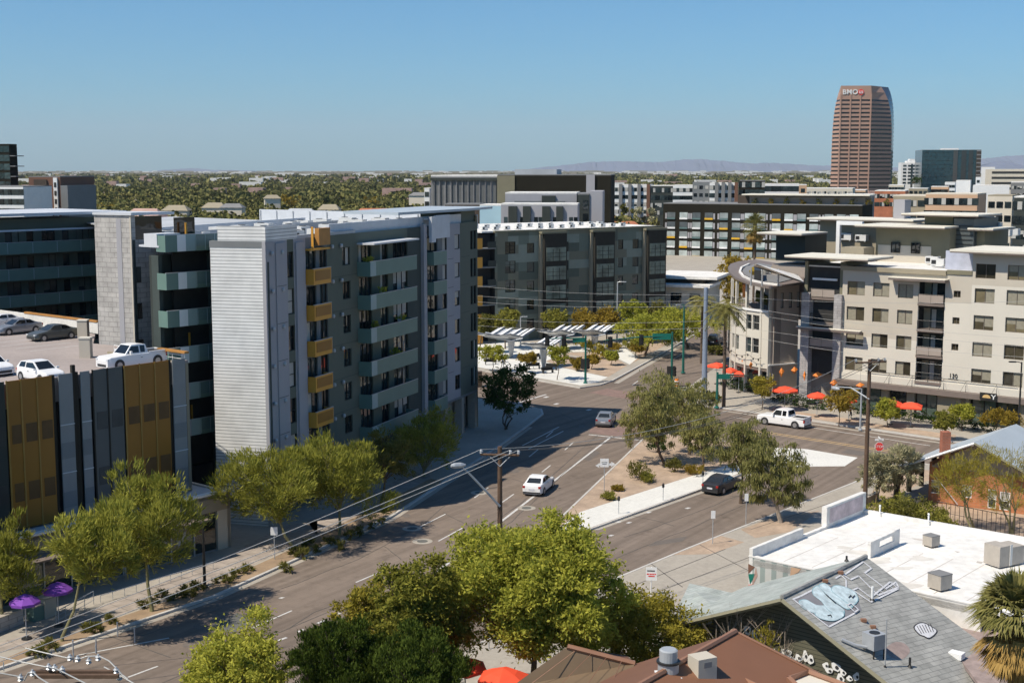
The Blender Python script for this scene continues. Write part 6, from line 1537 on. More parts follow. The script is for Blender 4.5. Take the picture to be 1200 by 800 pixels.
# ------------------------------------------------------------------ poles, lamps, signals, signs
def up(P, z): return Vector((P.x, P.y, z))
def sig_head(parent, loc, rz):
    o = MB().mat(M['metal_dk']).box(-.2,.2,-.16,.12,-.6,.6).box(-.3,.3,.125,.14,-.7,.7).buildL('signal_head', parent); o.location = loc; o.rotation_euler[2] = rz
    for k, c in enumerate(['lamp_red','paint_yellow','signgreen']): q = MB().mat(M['metal_dk']).lathe([(.15,0),(.15,.12)], 10, M=Matrix.Translation((0,-.16,.38-.38*k)) @ Matrix.Rotation(R(90),4,'X')).buildL('lens', o)
    return o
def signal(label, b_, vtop, arm_end, heads, sign=None, extra=None, pole_r=.17):
    P = G(*b_, .13); zt = zat(b_[0], vtop, P); t = empty('traffic_signal', P, label, 'traffic signal', 'green traffic signal poles at the crossroads')
    h = zt-P.z
    MB().mat(M['greenpole']).tube([(0,0,0),(0,0,h)], [pole_r,pole_r*.75], 10).buildL('pole', t); MB().mat(M['greenpole']).lathe([(.3,0),(.3,.12),(.2,.2)], 10).buildL('base', t)
    u, v, dy = arm_end; r_ = ray(u, v); k = (P.y+dy)/r_.y; q = Vector((r_.x*k, P.y+dy, CAMH+r_.z*k))-P
    a0 = Vector((0,0,h-.5)); MB().mat(M['greenpole']).tube([a0, a0.lerp(q,.5)+Vector((0,0,.12)), q], [.12,.09,.06], 8).buildL('mast_arm', t)
    for f in heads: 
        p = a0.lerp(q, f)+Vector((0,-.12,-.25)); sig_head(t, p, 0)
    for z in (extra or []): sig_head(t, Vector((.3,-.1,z)), .6); sig_head(t, Vector((-.3,.1,z)), 2.6)
    if sign:
        su, w, hh, z = sign; o = MB().mat(M['signgreen']).box(su, su+w, -.16, -.12, z, z+hh).buildL('street_sign', t); MB().mat(M['white']).box(su+.12, su+w-.12, -.165, -.161, z+hh*.42, z+hh*.5).buildL('sign_line', o) if False else None
    return t
signal('green signal pole by the white plaza edge with a small sign to its left', (686,449), 393, (640,397,-.5), (.55,.97), (-1.7,1.6,.6,5.5), (2.6,))
signal('green signal pole with long arm left and a broad green sign near its top', (787,452), 389, (707,399,-.5), (.45,.9), (-2.6,2.4,.8,6.1), (1.9,))
signal('green signal pole at the restaurant corner, its arm reaching right', (840,478), 436, (877,440,6), (), (.1,1.35,.6,3.5), ())
def street_lamp(label, b_, vtop, arm=None, m='metal', r=.08, h0=.13, heads=1, head=.6, group='street lamps'):
    P = G(*b_, h0); h = zat(b_[0], vtop, P)-P.z; t = empty('street_lamp', P, label, 'street lamp', group)
    MB().mat(M[m]).tube([(0,0,0),(0,0,h)], [r*1.3,r*.8], 8).buildL('pole', t); MB().mat(M[m]).lathe([(r*2.4,0),(r*2.4,.15),(r*1.3,.2)], 8).buildL('base', t)
    ax, ay = arm or (-1.0, 0)
    MB().mat(M[m]).tube([(0,0,h-.1),(ax*.6,ay*.6,h+.02),(ax,ay,h)], r*.5, 6).buildL('arm', t)
    d = Vector((ax,ay)).normalized(); o = MB().mat(M['metal_dk'] if m == 'metal_dk' else M['metal']).box(-.15,head,-.13,.13,-.06,.07).buildL('lamp_head', t); o.location = (ax,ay,h); o.rotation_euler[2] = math.atan2(d.y,d.x)
    MB().mat(M['lamp_clear']).box(0,head*.8,-.1,.1,-.075,-.062).buildL('lens', o); return t
street_lamp('slim grey lamp post on the pink pavement beside the shop podium', (240,688), 617, (-1.2,0), 'metal_dk', .09)
street_lamp('dark lamp post near the right edge in front of the cream building', (1193,512), 424, (-.7,.1), 'metal_dk', .1)
street_lamp('tall slender lamp post in front of the patchwork building', (723,400), 330, (.8,-.3), 'metal', .12)
street_lamp('short lamp post behind the white slatted canopies', (610,406), 371, (.5,0), 'metal', .1)
street_lamp('tall green lamp post behind the broad green sign', (800.5,437), 357, (-.6,-.2), 'greenpole', .14)
street_lamp('thin grey lamp post left of the wooden pole by the patio', (1008,504), 455, (-.3,0), 'metal', .1)
# big galvanised pole
P = G(825,470,.13); t = empty('utility_pole', P, 'thick blue-grey steel pole rising above the drooping trees', 'utility pole'); h = zat(825,337,P)-.13
MB().mat(M['bluepole']).tube([(0,0,0),(0,0,h*.5),(0,0,h)], [.36,.30,.24], 14).buildL('shaft', t)
for k in range(8): MB().mat(M['metal_dk']).lathe([(.34-.012*k,0),(.34-.012*k,.06)], 12, (0,0,h*(.12+.11*k))).buildL('band', t)
PS = P; hS = h
def cross_pole(label, b_, vtop, arm_v, arm_half, armdir, lamp=None, r=.17):
    P = G(*b_, .05); h = zat(b_[0], vtop, P)-P.z; t = empty('utility_pole', P, label, 'utility pole')
    MB().mat(M['wood']).tube([(0,0,0),(0,0,h*.5),(0,0,h)], [r*1.15,r,r*.82], 10).buildL('shaft', t)
    za = zat(b_[0], arm_v, P)-P.z; d = Vector((armdir.x, armdir.y, 0))
    MB().mat(M['wood']).tube([d*-arm_half+Vector((0,-.18,za)), d*arm_half+Vector((0,-.18,za))], .08, 6).buildL('crossarm', t)
    MB().mat(M['metal']).tube([d*-arm_half*.6+Vector((0,-.2,za)), Vector((0,-.2,za-.7))], .025, 4).tube([d*arm_half*.6+Vector((0,-.2,za)), Vector((0,-.2,za-.7))], .025, 4).buildL('brace', t)
    ins = []
    for f in (-1, -.85, .85, 1) if False else (-.97, .55, .97):
        p = d*arm_half*f+Vector((0,-.18,za+.06)); ins.append(P+p+Vector((0,0,.25)))
        MB().mat(M['porcelain']).lathe([(.04,0),(.11,.05),(.06,.1),(.11,.15),(.05,.25)], 8, tuple(p)).buildL('insulator', t)
    return t, P, h, ins
tA, PA, hA, insA = cross_pole('brown wooden pole with a crossarm standing behind the bright green tree', (586,742), 523, 532, 1.15, Vector((1,-.1)))
tB, PB, hB, insB = cross_pole('brown wooden pole at the side street corner beyond the white roof', (1013,604), 421, 424, 1.35, Vector((.95,.25)))
# lamp arms fixed to the wooden poles
def lamp_arm(label, P, u0, v0, u1, v1, dy, thick=.07):
    a = Vector((P.x, P.y-.2, zat(u0, v0, P))); r_ = ray(u1, v1); k = (P.y+dy)/r_.y; e = Vector((r_.x*k, P.y+dy, CAMH+r_.z*k))
    t = empty('pole_lamp', (a.x,a.y,a.z), label, 'street lamp', 'street lamps'); m1 = a.lerp(e, .55)+Vector((0,0,.45 if dy > 0 else .1))
    MB().mat(M['metal']).tube([a, m1, e.lerp(m1,.15)+Vector((0,0,.12)), e], [thick,thick,thick*.8,thick*.8], 7).build('arm', t)
    d = (e-m1); d.z = 0; d.normalize(); MB().mat(M['metal']).lathe([(.06,-.4),(.17,-.1),(.17,.3),(.09,.5)], 8, M=Matrix.Translation(e) @ d.to_track_quat('Z','Y').to_matrix().to_4x4()).build('lamp_head', t)
lamp_arm('street lamp on a long sloping arm from the brown pole over the road', PA, 583, 592, 538, 545, -1.0)
lamp_arm('street lamp on a curved arm from the wooden pole at the side street', PB, 1013, 467, 980, 455, 3.0, .06)
# front-left pole top with cables and insulators
Pc = Vector((ray(90,790).x, ray(90,790).y, 0)); k = 41/Pc.y; zc = CAMH+ray(90,790).z*k; Pc = Vector((Pc.x*k, 41, 0))
t = empty('utility_pole', Pc, 'near pole top with pale insulators and cable jumpers at the lower left corner', 'utility pole')
MB().mat(M['wood']).tube([(0,0,0),(0,0,zc-.3)], [.2,.15], 10).buildL('shaft', t)
ad = Vector((.80,.58,0)); a0 = Vector((0,0,zc-.05))
MB().mat(M['wood']).box(-1.35,1.35,-.07,.07,-.06,.06,).buildL('crossarm', t).location = a0
t.children[-1].rotation_euler[2] = math.atan2(ad.y, ad.x)
MB().mat(M['wood']).box(-1.35,1.35,-.07,.07,-.06,.06,).buildL('crossarm', t).location = a0+Vector((-.25,.3,.02))
t.children[-1].rotation_euler[2] = math.atan2(ad.y, ad.x)
def at(u, v, y): r_ = ray(u, v); k = y/r_.y; return Vector((r_.x*k, y, CAMH+r_.z*k))
def wire(name, pts, r, m, label, cat='cable', group=None, sag=0, n=10):
    P_ = [Vector(p) for p in pts]; out = []
    if len(P_) == 2:
        for i in range(n+1): f = i/n; q = P_[0].lerp(P_[1], f); q.z -= sag*4*f*(1-f); out.append(q)
    else: out = P_
    o = MB().mat(M[m]).tube(out, r, 5).build(name); tag(o, label, cat, group); return o
# jumpers and insulators near the pole top (thickness as seen)
jp = [[(0,769,41.5),(25,775,41.4),(55,781,41.2),(66,783,41),(80,790,40.5),(98,799,40),(120,812,39)], [(30,759,42.5),(55,765,42.2),(82,771,42)], [(0,788,40.5),(22,792,40.5)],
      [(92,772,42),(102,768.5,42),(116,768,41.8),(128,774,41.5),(137,783,41.3),(143,790,41.2),(150,795,41)], [(122,781,41.6),(136,788,41.3),(158,801,40.8)], [(28,797,40.8),(33,788,40.8),(38,786,40.7),(45,793,40.5),(58,801,40)]]
labs = ['thick pale cable running through the middle insulator of the near pole','thick pale cable from the upper left ending at the near pole crossarm','pale cable entering at the lowest left of the near pole','looping pale jumper arching to the right of the near pole','pale cable leaving the near pole towards the lower right','small looping jumper at the lower left insulator of the near pole']
for i, p in enumerate(jp): wire('power_cable', [at(*q) for q in p], .024, 'wire', labs[i], group='cables on the near pole')
for (u, v, y) in [(38,788,40.7),(64,782,41.1),(73,784,41),(91,771.5,42),(104,774,41.8),(115,770,41.8),(57,781,41.2),(24,794,40.5),(82,770,42),(140,793,41.2),(136,785,41.3)]:
    q = at(u, v, y)-Pc; MB().mat(M['porcelain']).lathe([(.04,-.12),(.1,-.06),(.06,-.02),(.1,.03),(.05,.07),(.03,.12)], 9, tuple(q)).buildL('insulator', t)
for (u, v, y) in [(4,775,41.5),(86,765,42),(112,755,42.2),(25,788,41)]:
    q = at(u, v, y)-Pc; MB().mat(M['metal']).tube([q, q+Vector((0,0,-.3))], .018, 5).buildL('pin', t)
# overhead lines
L3 = [(-60,779),(-60,790),(-60,742)]
for i, (q, lab) in enumerate(zip(insA, ['upper overhead line running left from the brown pole','middle overhead line running left from the brown pole','lowest overhead line running left from the brown pole'])):
    e = [at(-40,771,70), at(-40,779,67), at(-40,790,64)][i] if i < 3 else None
    wire('power_line', [q, e], .024, 'wire', lab, group='overhead lines to the left', sag=.25, n=16)
for i, (q, r_, lab) in enumerate(zip(insA, insB, ['rear overhead line between the two wooden poles','middle overhead line between the two wooden poles','front overhead line between the two wooden poles'])):
    wire('power_line', [q, r_], .02, 'wire_dk' if i else 'wire', lab, group='overhead lines between the poles', sag=1.6, n=20)
topS = up(PS, hS); 
for i, (va, ul, vl, ur, vr) in enumerate([(345,540,333,1230,352),(352,540,345,1230,398),(358,540,352,1230,408),(376,540,371,1230,420),(384,540,380,1230,440)]):
    a = Vector((PS.x, PS.y, zat(825, va, PS)))
    wire('power_line', [a, at(ul, vl, 178)], .02, 'wire', '%s thin line running left from the blue-grey pole' % ['top','second','third','fourth','lowest'][i], group='thin lines over the crossroads', sag=.5, n=16)
    wire('power_line', [a, at(ur, vr, 128)], .016, 'wire', '%s thin line running right from the blue-grey pole' % ['top','second','third','fourth','lowest'][i], group='thin lines over the crossroads', sag=.6, n=16)
# signs
def sign_post(label, b_, vtop, panel, m='white', post='metal', name='road_sign', rz=0, cat='road sign', r=.035, extra=None):
    """panel = (width, height, offset below top)"""
    P = G(*b_, .13); h = zat(b_[0], vtop, P)-P.z; t = empty(name, P, label, cat, None, rz)
    MB().mat(M[post]).tube([(0,0,0),(0,0,h)], r, 6).buildL('post', t)
    w, hh = panel; o = MB().mat(M[m]).box(-w/2, w/2, -r-.03, -r-.005, h-hh, h).buildL('panel', t)
    return t, h, r, o
t, h, r_, o = sign_post('white square sign over a double arrow plate on the gravel island', (708,575), 537, (.75,.75)); 
y = -.06; MB().mat(M['white']).add([(-.8,y+.03,h-.62),(-.45,y+.03,h-.42),(-.45,y+.03,h-.82)], [(0,1,2)]).add([(.98,y+.03,h-.5),(.6,y+.03,h-.28),(.6,y+.03,h-.74)], [(0,2,1)]).box(-.5,.65,y+.031,y+.05,h-.62,h-.42).buildL('arrow_plate', t)
MB().mat(M['plastic_dk']).box(-.25,.25,-.075,-.067,h-.35,h-.31).box(-.18,.18,-.075,-.067,h-.5,h-.46).buildL('lettering', o)
sign_post('small white parking sign on the dirt patch by the side street', (835,637), 598, (.32,.6))
sign_post('thin sign post with narrow plate under the drooping tree', (874,614), 578, (.3,.6))
t, h, r_, o = sign_post('white sign with red lettering on a white post by the driveway', (763,697), 664, (.72,.9), post='white', r=.05, name='notice_sign', cat='sign', rz=-.1)
for k, (x, w, z) in enumerate([(-.28,.5,.2),(-.3,.14,.42),(-.12,.14,.42),(.05,.12,.42),(.2,.1,.42),(-.2,.42,.56)]): MB().mat(M['roundel'] if k else M['plastic_dk']).box(x, x+w, -.092, -.082, h-z-.07, h-z).buildL('lettering', t)
sign_post('small white sign on a thin post by the planting strip', (322,655), 617, (.5,.6))
sign_post('narrow blue and white sign by the shaded pavement', (427,600), 585, (.22,1.0), m='light_blue')
# stop sign
P = G(1029,556,.13); t = empty('stop_sign', P, 'red stop sign with two street name plates on top at the side street mouth', 'stop sign'); h = zat(1029,523,P)-.13
MB().mat(M['metal']).tube([(0,0,0),(0,0,h+.75)], .04, 6).buildL('post', t)
oc = [(.46*math.cos(R(22.5+45*k)), .46*math.sin(R(22.5+45*k))) for k in range(8)]; oi = [(x*.9,z*.9) for x,z in oc]
MB().mat(M['white']).add([(x,-.06,h+z) for x,z in oc], [tuple(range(8))]).buildL('rim', t); pn = MB().mat(M['roundel']).add([(x,-.066,h+z) for x,z in oi], [tuple(range(8))]).buildL('panel', t)
text_mesh(text('lettering', 'STOP', .34, 'white', t, (0,-.075,h), 0, .003))
MB().mat(M['white']).box(-.4,.4,-.015,.015,h+.55,h+.72).buildL('name_plate', t); MB().mat(M['white']).box(-.015,.015,-.4,.4,h+.74,h+.9).buildL('name_plate', t)
# yellow diamond behind the pole
P = G(573,760,.13); t = empty('warning_sign', P, 'yellow diamond warning sign left of the brown pole, over the treetop', 'warning sign'); h = zat(573,629,P)
MB().mat(M['metal']).tube([(0,0,0),(0,0,h+.3)], .04, 6).buildL('post', t)
M['sign_yellow'] = mat('sign_yellow', (.85,.50,.02), .5); MB().mat(M['sign_yellow']).add([(-.45,-.06,h-.1),(0,-.06,h-.55),(.45,-.06,h-.1),(0,-.06,h+.35)], [(0,1,2,3)]).buildL('panel', t)
def meter(u, v, label):
    P = G(u, v, .13); t = empty('parking_meter', P, label, 'parking meter', 'parking meters on the island pavement'); MB().mat(M['metal']).tube([(0,0,0),(0,0,1.1)], .03, 6).buildL('post', t)
    MB().mat(M['metal_dk']).lathe([(.06,1.1),(.11,1.16),(.11,1.38),(.05,1.5)], 8).buildL('head', t)
meter(725,602,'parking meter nearest the tip of the white pavement'); meter(777,586,'parking meter midway along the white pavement'); meter(823.5,571,'parking meter nearest the dark parked sedan')
# kerbside bollards and rails at lower left
def small_post(u, v, label): P = G(u, v, .1); t = empty('metal_post', P, label, 'post', 'small posts along the left kerb'); MB().mat(M['metal']).tube([(0,0,0),(0,0,.85)], .04, 6).buildL('shaft', t); MB().mat(M['metal']).lathe([(.06,.85),(.05,.9)], 6).buildL('cap', t)
for u, v, l in [(138,745,'short metal post on the kerb below the leaning tree trunk'),(158,752,'short metal post right of the leaning trunk, in dappled shade'),(113,765,'short metal post second from the left on the kerb'),(86,767,'short metal post farthest left on the kerb')]: small_post(u, v, l)
# sidewalk railing at the shops, planter, bins
def fence(P, h, label, m='metal', posts=10, mid=2, name='railing', cat='railing'):
    a, c = G(*P[0], .14), G(*P[1], .14); L = (c-a).length; t = empty(name, a, label, cat, None, math.atan2(c.y-a.y, c.x-a.x)); b = rail_mesh(L, h, m, posts, mid=mid); b.buildL('rails', t); return t
fence([(66,733),(110,708)], .9, 'metal railing by the purple umbrellas under the trees', posts=4)
fence([(118,706),(250,666)], .5, 'low rail along the shop windows on the pink pavement', mid=0)
def planter(P0, P1, w, h, label, m, name='planter_wall', cat='low wall', z=.13):
    W = Wall(g2(*P0), g2(*P1)); t = empty(name, W.P(0,0,z), label, cat); MB().mat(M[m]).box(0, W.L, 0, w, z, z+h, W.M).build('wall', t); MB().mat(M['concrete']).box(-.04, W.L+.04, -.04, w+.04, z+h, z+h+.08, W.M).build('cap', t); return t
planter((-20,752),(28,733), .4, .9, 'low grey wall with pale cap at the left edge of the pavement', 'masonry'); planter((54,727),(67,722), .8, 1.2, 'pale square planter beside the purple umbrellas', 'stucco')
planter((40,731),(52,727), .7, .9, 'teal planter box between wall and pale planter', 'teal')
# ------------------------------------------------------------------ solar shade canopies on the plaza
M['louvre_w'] = mat('white_louvre', (.80,.81,.82), .4, .1); M['louvre_g'] = mat('grey_slat_fill', (.62,.63,.64), .5, .3)
def shade(label, col, box, seed):
    (cu, cv) = col; u0, v0, u1, v1 = box; P = G(cu, cv, .13); s = FPX/P.y
    t = empty('shade_canopy', P, label, 'shade canopy', 'white butterfly canopies on the plaza'); z1 = zat(cu, (v0+v1)/2+4, P)
    MB().mat(M['metal']).tube([(0,0,0),(0,0,z1*.5),(0,0,z1)], [.22,.42,.6], 8).buildL('column', t)
    wl = (cu-u0)/s; wr = (u1-cu)/s
    for sgn, L, nm in ((-1, wl*.72, 'wing'), (1, wr*.72, 'wing')):
        n = max(2, int(L/1.1)); w_ = MB()
        for i in range(n):
            xc = sgn*(L*(i+.5)/n); zz = z1+.15+abs(xc)*.10
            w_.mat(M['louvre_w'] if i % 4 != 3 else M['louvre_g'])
            for y0_, y1_, za_, zb_ in ((-2.3,0,.7,0),(0,2.5,0,1.0)):
                e0, e1 = .8*y0_, .8*y1_
                w_.add([(xc+e0-.42,y0_,zz+za_),(xc+e0+.36,y0_,zz+za_+.2),(xc+e1+.36,y1_,zz+zb_+.2),(xc+e1-.36,y1_,zz+zb_)], [(0,1,2,3)])
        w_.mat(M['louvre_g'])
        for y0_, y1_, za_, zb_ in ((-2.3,0,.7,0),(0,2.5,0,1.0)): w_.add([(.8*y0_,y0_,z1+.05+za_),(.8*y0_+sgn*L,y0_,z1+.05+za_+L*.10),(.8*y1_+sgn*L,y1_,z1+.05+zb_+L*.10),(.8*y1_,y1_,z1+.05+zb_)], [(0,1,2,3)])  # added sheet so gaps between slats read mid-grey, not dark
        o = w_.buildL(nm, t)
        MB().mat(M['metal']).tube([(0,-1.5,z1),(sgn*L,-1.5,z1+.1+L*.14)], .12, 6).tube([(0,1.5,z1+.2),(sgn*L,1.5,z1+.3+L*.14)], .12, 6).buildL('beam', o)
shade('leftmost canopy of white slats, next to the big building corner', (599,419), (556,386,618,403), 1)
shade('nearest canopy of white slats with the tallest tapered column', (637,431), (617,398,651,412), 2)
shade('widest canopy of white slats, behind the nearest one', (658,409), (635,383,678,397), 3)
shade('rightmost canopy of white slats near the yellow bushes', (697,411), (674,384,713,395), 4)
def bench(u, v, label, rz=0):
    P = G(u, v, .14); t = empty('bench', P, label, 'bench', 'dark benches on the plaza', rz); MB().mat(M['metal_dk']).box(-.9,.9,-.25,.25,.42,.48).buildL('seat', t); MB().mat(M['metal_dk']).box(-.9,.9,.22,.27,.48,.85).buildL('backrest', t)
    for x in (-.75,.75): MB().mat(M['metal_dk']).box(x-.04,x+.04,-.22,.22,0,.42).buildL('leg', t)
bench(626,432,'dark bench left of the tall tapered column', .3); bench(646,433,'dark bench right of the tall tapered column', -.4); bench(630,421,'dark bench behind the tall tapered column', 1.0)
bench(575,427,'dark bench below the green tree at the left of the plaza', .2); bench(642,437,'dark bench at the kerb side of the plaza tree', .5); bench(586,424,'dark bench under the leftmost canopy', -.3)
planter((663,422),(676,424), 1.0, .5, 'low dark planter behind the golden grass on the plaza', 'brown_dk')
# low wall beside the big building's corner
t = empty('barrier', G(556,452,.13), 'low brown block at the corner of the big building', 'barrier'); MB().mat(M['brown_dk']).box(-1.5,1.0,-.4,.4,0,1.9).buildL('block', t); MB().mat(M['fascia']).box(-1.55,1.05,-.45,.45,1.9,1.98).buildL('cap', t)
P = G(793,453,.13); t = empty('traffic_barrel', P, 'orange traffic barrel by the signal pole at the restaurant corner', 'traffic barrel'); MB().mat(M['orange']).lathe([(.32,0),(.29,.35),(.27,.7),(.22,1.05)], 12).buildL('drum', t)
for z in (.3,.65): MB().mat(M['white']).lathe([(.315,z),(.30,z+.14)], 12).buildL('stripe', t)
t = empty('concrete_barrier', G(797,461,.13), 'white low barrier beside the orange traffic barrel', 'barrier'); MB().mat(M['concrete_white']).box(-1.1,1.1,-.25,.25,0,.45).buildL('base', t); MB().mat(M['white']).box(-1.05,1.05,-.12,.12,.45,.85).buildL('top_wall', t)
for i, (u, v, z, lab) in enumerate([(432,315,FL[5],'leafy pot plant at the left end of the highest long teal balcony'),(447,354,FL[4],'pot plant on the second highest long teal balcony'),(470,389,FL[3],'pot plant on the third long teal balcony from the top'),(438,398,FL[3],'small pot plant at the left end of the third long teal balcony'),(462,430,FL[2],'pot plant on the fourth long teal balcony from the top')]):
    s_ = WC.S(u, v); P = WC.P(SO(u, .6), -.7, z-.05); t = empty('potted_plant', P, lab, 'potted plant', 'pot plants on the long balconies')
    MB().mat(M['copper']).lathe([(.14,0),(.2,.4)], 10).buildL('pot', t); inst('foliage', leaf_mesh('foliage', [(0,0,.95,.38,.38,.5)], 160, .28, .1, 'upright', M['lf_bright'], 300+i, .3), t)
# ------------------------------------------------------------------ people
def person(P, label, face=0.0, top='cloth_w', bottom='cloth_d', h=1.72, stride=.18, arm=.1, hold=False):
    J = {'pel':(0,0,.93),'wai':(0,0,1.08),'che':(0,.0,1.32),'nek':(0,0,1.48),'hea':(0,-.01,1.60),'top':(0,0,1.71),
         'hl':(.09,0,.88),'kl':(.10,-stride*.7,.49),'al':(.10,-stride*.3+.02,.09),'tl':(.11,-stride*.3-.15,.04),'hr':(-.09,0,.88),'kr':(-.10,stride*.2-.03,.49),'ar':(-.10,stride+.06,.10),'tr':(-.11,stride-.08,.04),
         'sl':(.19,0,1.41),'el':(.25,arm*.4,1.14),'wl':(.25,-.12-arm,.92),'nl':(.25,-.17-arm,.84),'sr':(-.19,0,1.41),'er':(-.25,.05,1.14),'wr':(-.25,-.10+arm*.5,.90),'nr':(-.25,-.13+arm*.5,.82)}
    Rr = {'pel':.145,'wai':.13,'che':.155,'nek':.062,'hea':.095,'top':.07,'hl':.09,'kl':.062,'al':.042,'tl':.035,'hr':.09,'kr':.062,'ar':.042,'tr':.035,'sl':.07,'el':.046,'wl':.033,'nl':.03,'sr':.07,'er':.046,'wr':.033,'nr':.03}
    Ed = [('pel','wai'),('wai','che'),('che','nek'),('nek','hea'),('hea','top'),('pel','hl'),('hl','kl'),('kl','al'),('al','tl'),('pel','hr'),('hr','kr'),('kr','ar'),('ar','tr'),('che','sl'),('sl','el'),('el','wl'),('wl','nl'),('che','sr'),('sr','er'),('er','wr'),('wr','nr')]
    ks = list(J); me = bpy.data.meshes.new('body'); me.from_pydata([Vector(J[k])*(h/1.72) for k in ks], [(ks.index(a), ks.index(c)) for a, c in Ed], [])
    o = bpy.data.objects.new('tmp', me); C.objects.link(o); md_ = o.modifiers.new('s','SKIN'); sv = me.skin_vertices[0].data
    for i, k in enumerate(ks): sv[i].radius = (Rr[k], Rr[k]*(.72 if k in ('pel','wai','che') else 1)); sv[i].use_root = (k == 'pel')
    o.modifiers.new('ss','SUBSURF').levels = 1
    dg = bpy.context.evaluated_depsgraph_get(); m2 = bpy.data.meshes.new_from_object(o.evaluated_get(dg)); bpy.data.objects.remove(o)
    m2.name = 'body'; m2.materials.clear()
    for m in (top, bottom, 'skin', 'plastic_dk'): m2.materials.append(M[m])
    for p in m2.polygons:
        c = p.center/(h/1.72); p.use_smooth = True
        p.material_index = 2 if c.z > 1.47 or (abs(c.x) > .2 and c.z < 1.18) else 0 if c.z > .98 else 3 if c.z < .1 else 1
    r = empty('person', P, label, 'person', None, face); inst('body', m2, r)
    hb = MB().mat(M['hair']).lathe([(.02,.12),(.075,.09),(.103,.03),(.1,-.03),(.085,-.06)], 10, (0,.018,1.63*h/1.72)); hb.buildL('hair', r, smooth=True)
    return r
person(G(996.5,490,.13), 'person in a pale shirt standing by the small street tree next to the patio', 1.2)
person(G(589,431,.14), 'person in a blue shirt under the leftmost plaza canopy', .5, 'cloth_b')
person(G(1038,488,.14), 'person in a light top seated area by the flat red umbrellas', 2.0, 'cloth_w') if False else None
# ------------------------------------------------------------------ grey shingle roofed house with painted roof
a0, a1 = G(916,700,6.5), G(1015,652,6.5); eR1 = G(1180,775,2.5); eR0 = a0+(eR1-a1); eR0 = a0.lerp(eR0, 1.0)
dl = Vector((-5.9,5.1,-3.4)); eL0, eL1 = a0+dl, a1+dl
gh = empty('shingle_house', (a0.x,a0.y,0), 'house with a grey shingle gable roof covered in painted graffiti shapes', 'house')
def plane(b, q, t=.2):
    n_ = (q[1]-q[0]).cross(q[3]-q[0]).normalized()
    if n_.z < 0: n_ = -n_
    lo = [p-Vector((0,0,t)) for p in q]; b.add(list(q)+lo, [(0,1,2,3),(7,6,5,4),(0,4,5,1),(1,5,6,2),(2,6,7,3),(3,7,4,0)])
part('roof', gh, M['shingle'], lambda b: plane(b, [a0,a1,eR1,eR0]))
part('left_roof_slope', gh, M['shingle_t'], lambda b: plane(b, [a0+Vector((-.02,.02,0)),eL0,eL1,a1+Vector((-.02,.02,0))]))
part('ridge_cap', gh, M['shingle'], lambda b: (b.tube([a0+Vector((0,0,.03)), a1+Vector((0,0,.03))], .13, 6)))
def rake(b): b.tube([a0+Vector((.0,-.05,-.14)), eR0+Vector((0,-.05,-.14))], .13, 4); b.tube([a0+Vector((0,-.05,-.14)), eL0+Vector((0,-.05,-.14))], .13, 4)
part('bargeboard', gh, M['olive'], rake)
ga_ = dA.to_3d(); sb_ = 1.5
g0_, g1_, g2_ = a0+ga_*sb_, eR0+ga_*sb_, eL0+ga_*sb_
def gable(b):
    q = lambda p, f: Vector((a0.x+(p.x-a0.x)*f, a0.y+(p.y-a0.y)*f, 0))+ga_*sb_
    R_, L_ = a0.lerp(eR0, .93)+ga_*sb_, a0.lerp(eL0, .93)+ga_*sb_; A_ = a0+ga_*sb_
    b.add([(R_.x,R_.y,0),(L_.x,L_.y,0),(L_.x,L_.y,L_.z-.25),(A_.x,A_.y,A_.z-.25),(R_.x,R_.y,R_.z-.25)], [(0,1,2,3,4)])
    e2 = ga_*7.6; b.add([(R_.x,R_.y,0),(R_.x,R_.y,R_.z-.2),(R_.x+e2.x,R_.y+e2.y,R_.z-.2),(R_.x+e2.x,R_.y+e2.y,0)], [(0,1,2,3)]); b.add([(L_.x,L_.y,0),(L_.x,L_.y,L_.z-.2),(L_.x+e2.x,L_.y+e2.y,L_.z-.2),(L_.x+e2.x,L_.y+e2.y,0)], [(0,1,2,3)])
part('gable_wall', gh, M['olivewood'], gable)
# porch slope on the left in teal shingle
pp = [G(780,741,3.0), G(808,683,3.0), G(880,699,3.25), G(852,722,4.0)]
part('porch_roof', gh, M['shingle_t'], lambda b: plane(b, [pp[0],pp[1],pp[2],pp[3]], .15))
part('porch_post', gh, M['olive'], lambda b: b.tube([Vector((pp[1].x+.4,pp[1].y-.3,0)), Vector((pp[1].x+.4,pp[1].y-.3,2.9))], .09, 6))
# paint on the right slope: roof coordinates (f along ridge 0..1, g down slope 0..1), from the photo
N_ = (eR0-a0).cross(a1-a0).normalized(); N_ = N_ if N_.z > 0 else -N_
def onroof(u, v, off=.02):
    r_ = ray(u, v); o = Vector((0,0,CAMH)); k = (a0-o).dot(N_)/r_.dot(N_); return o+r_*k+N_*off
M['paint_ice'] = mat('ice_blue_spray_paint', (.50,.60,.63), .85, var=.3, scale=2.2, fine=9); M['paint_cyan'] = mat('cyan_spray_paint', (.26,.42,.47), .85, var=.3, scale=2, fine=9); M['paint_chalk'] = mat('white_line_paint', (.62,.62,.64), .8, var=.15, scale=3); M['paint_grey'] = mat('grey_paint_field', (.225,.22,.235), .85, var=.1, scale=1)
def zz_(p): return (880+p[0]/5.715, 640+p[1]/5.715)
def shape(name, pts, m, off, lab=None, parent=gh):
    P_ = [onroof(*zz_(p), off) for p in pts]; b = MB().mat(M[m]); b.poly(P_); return b.build(name, parent)
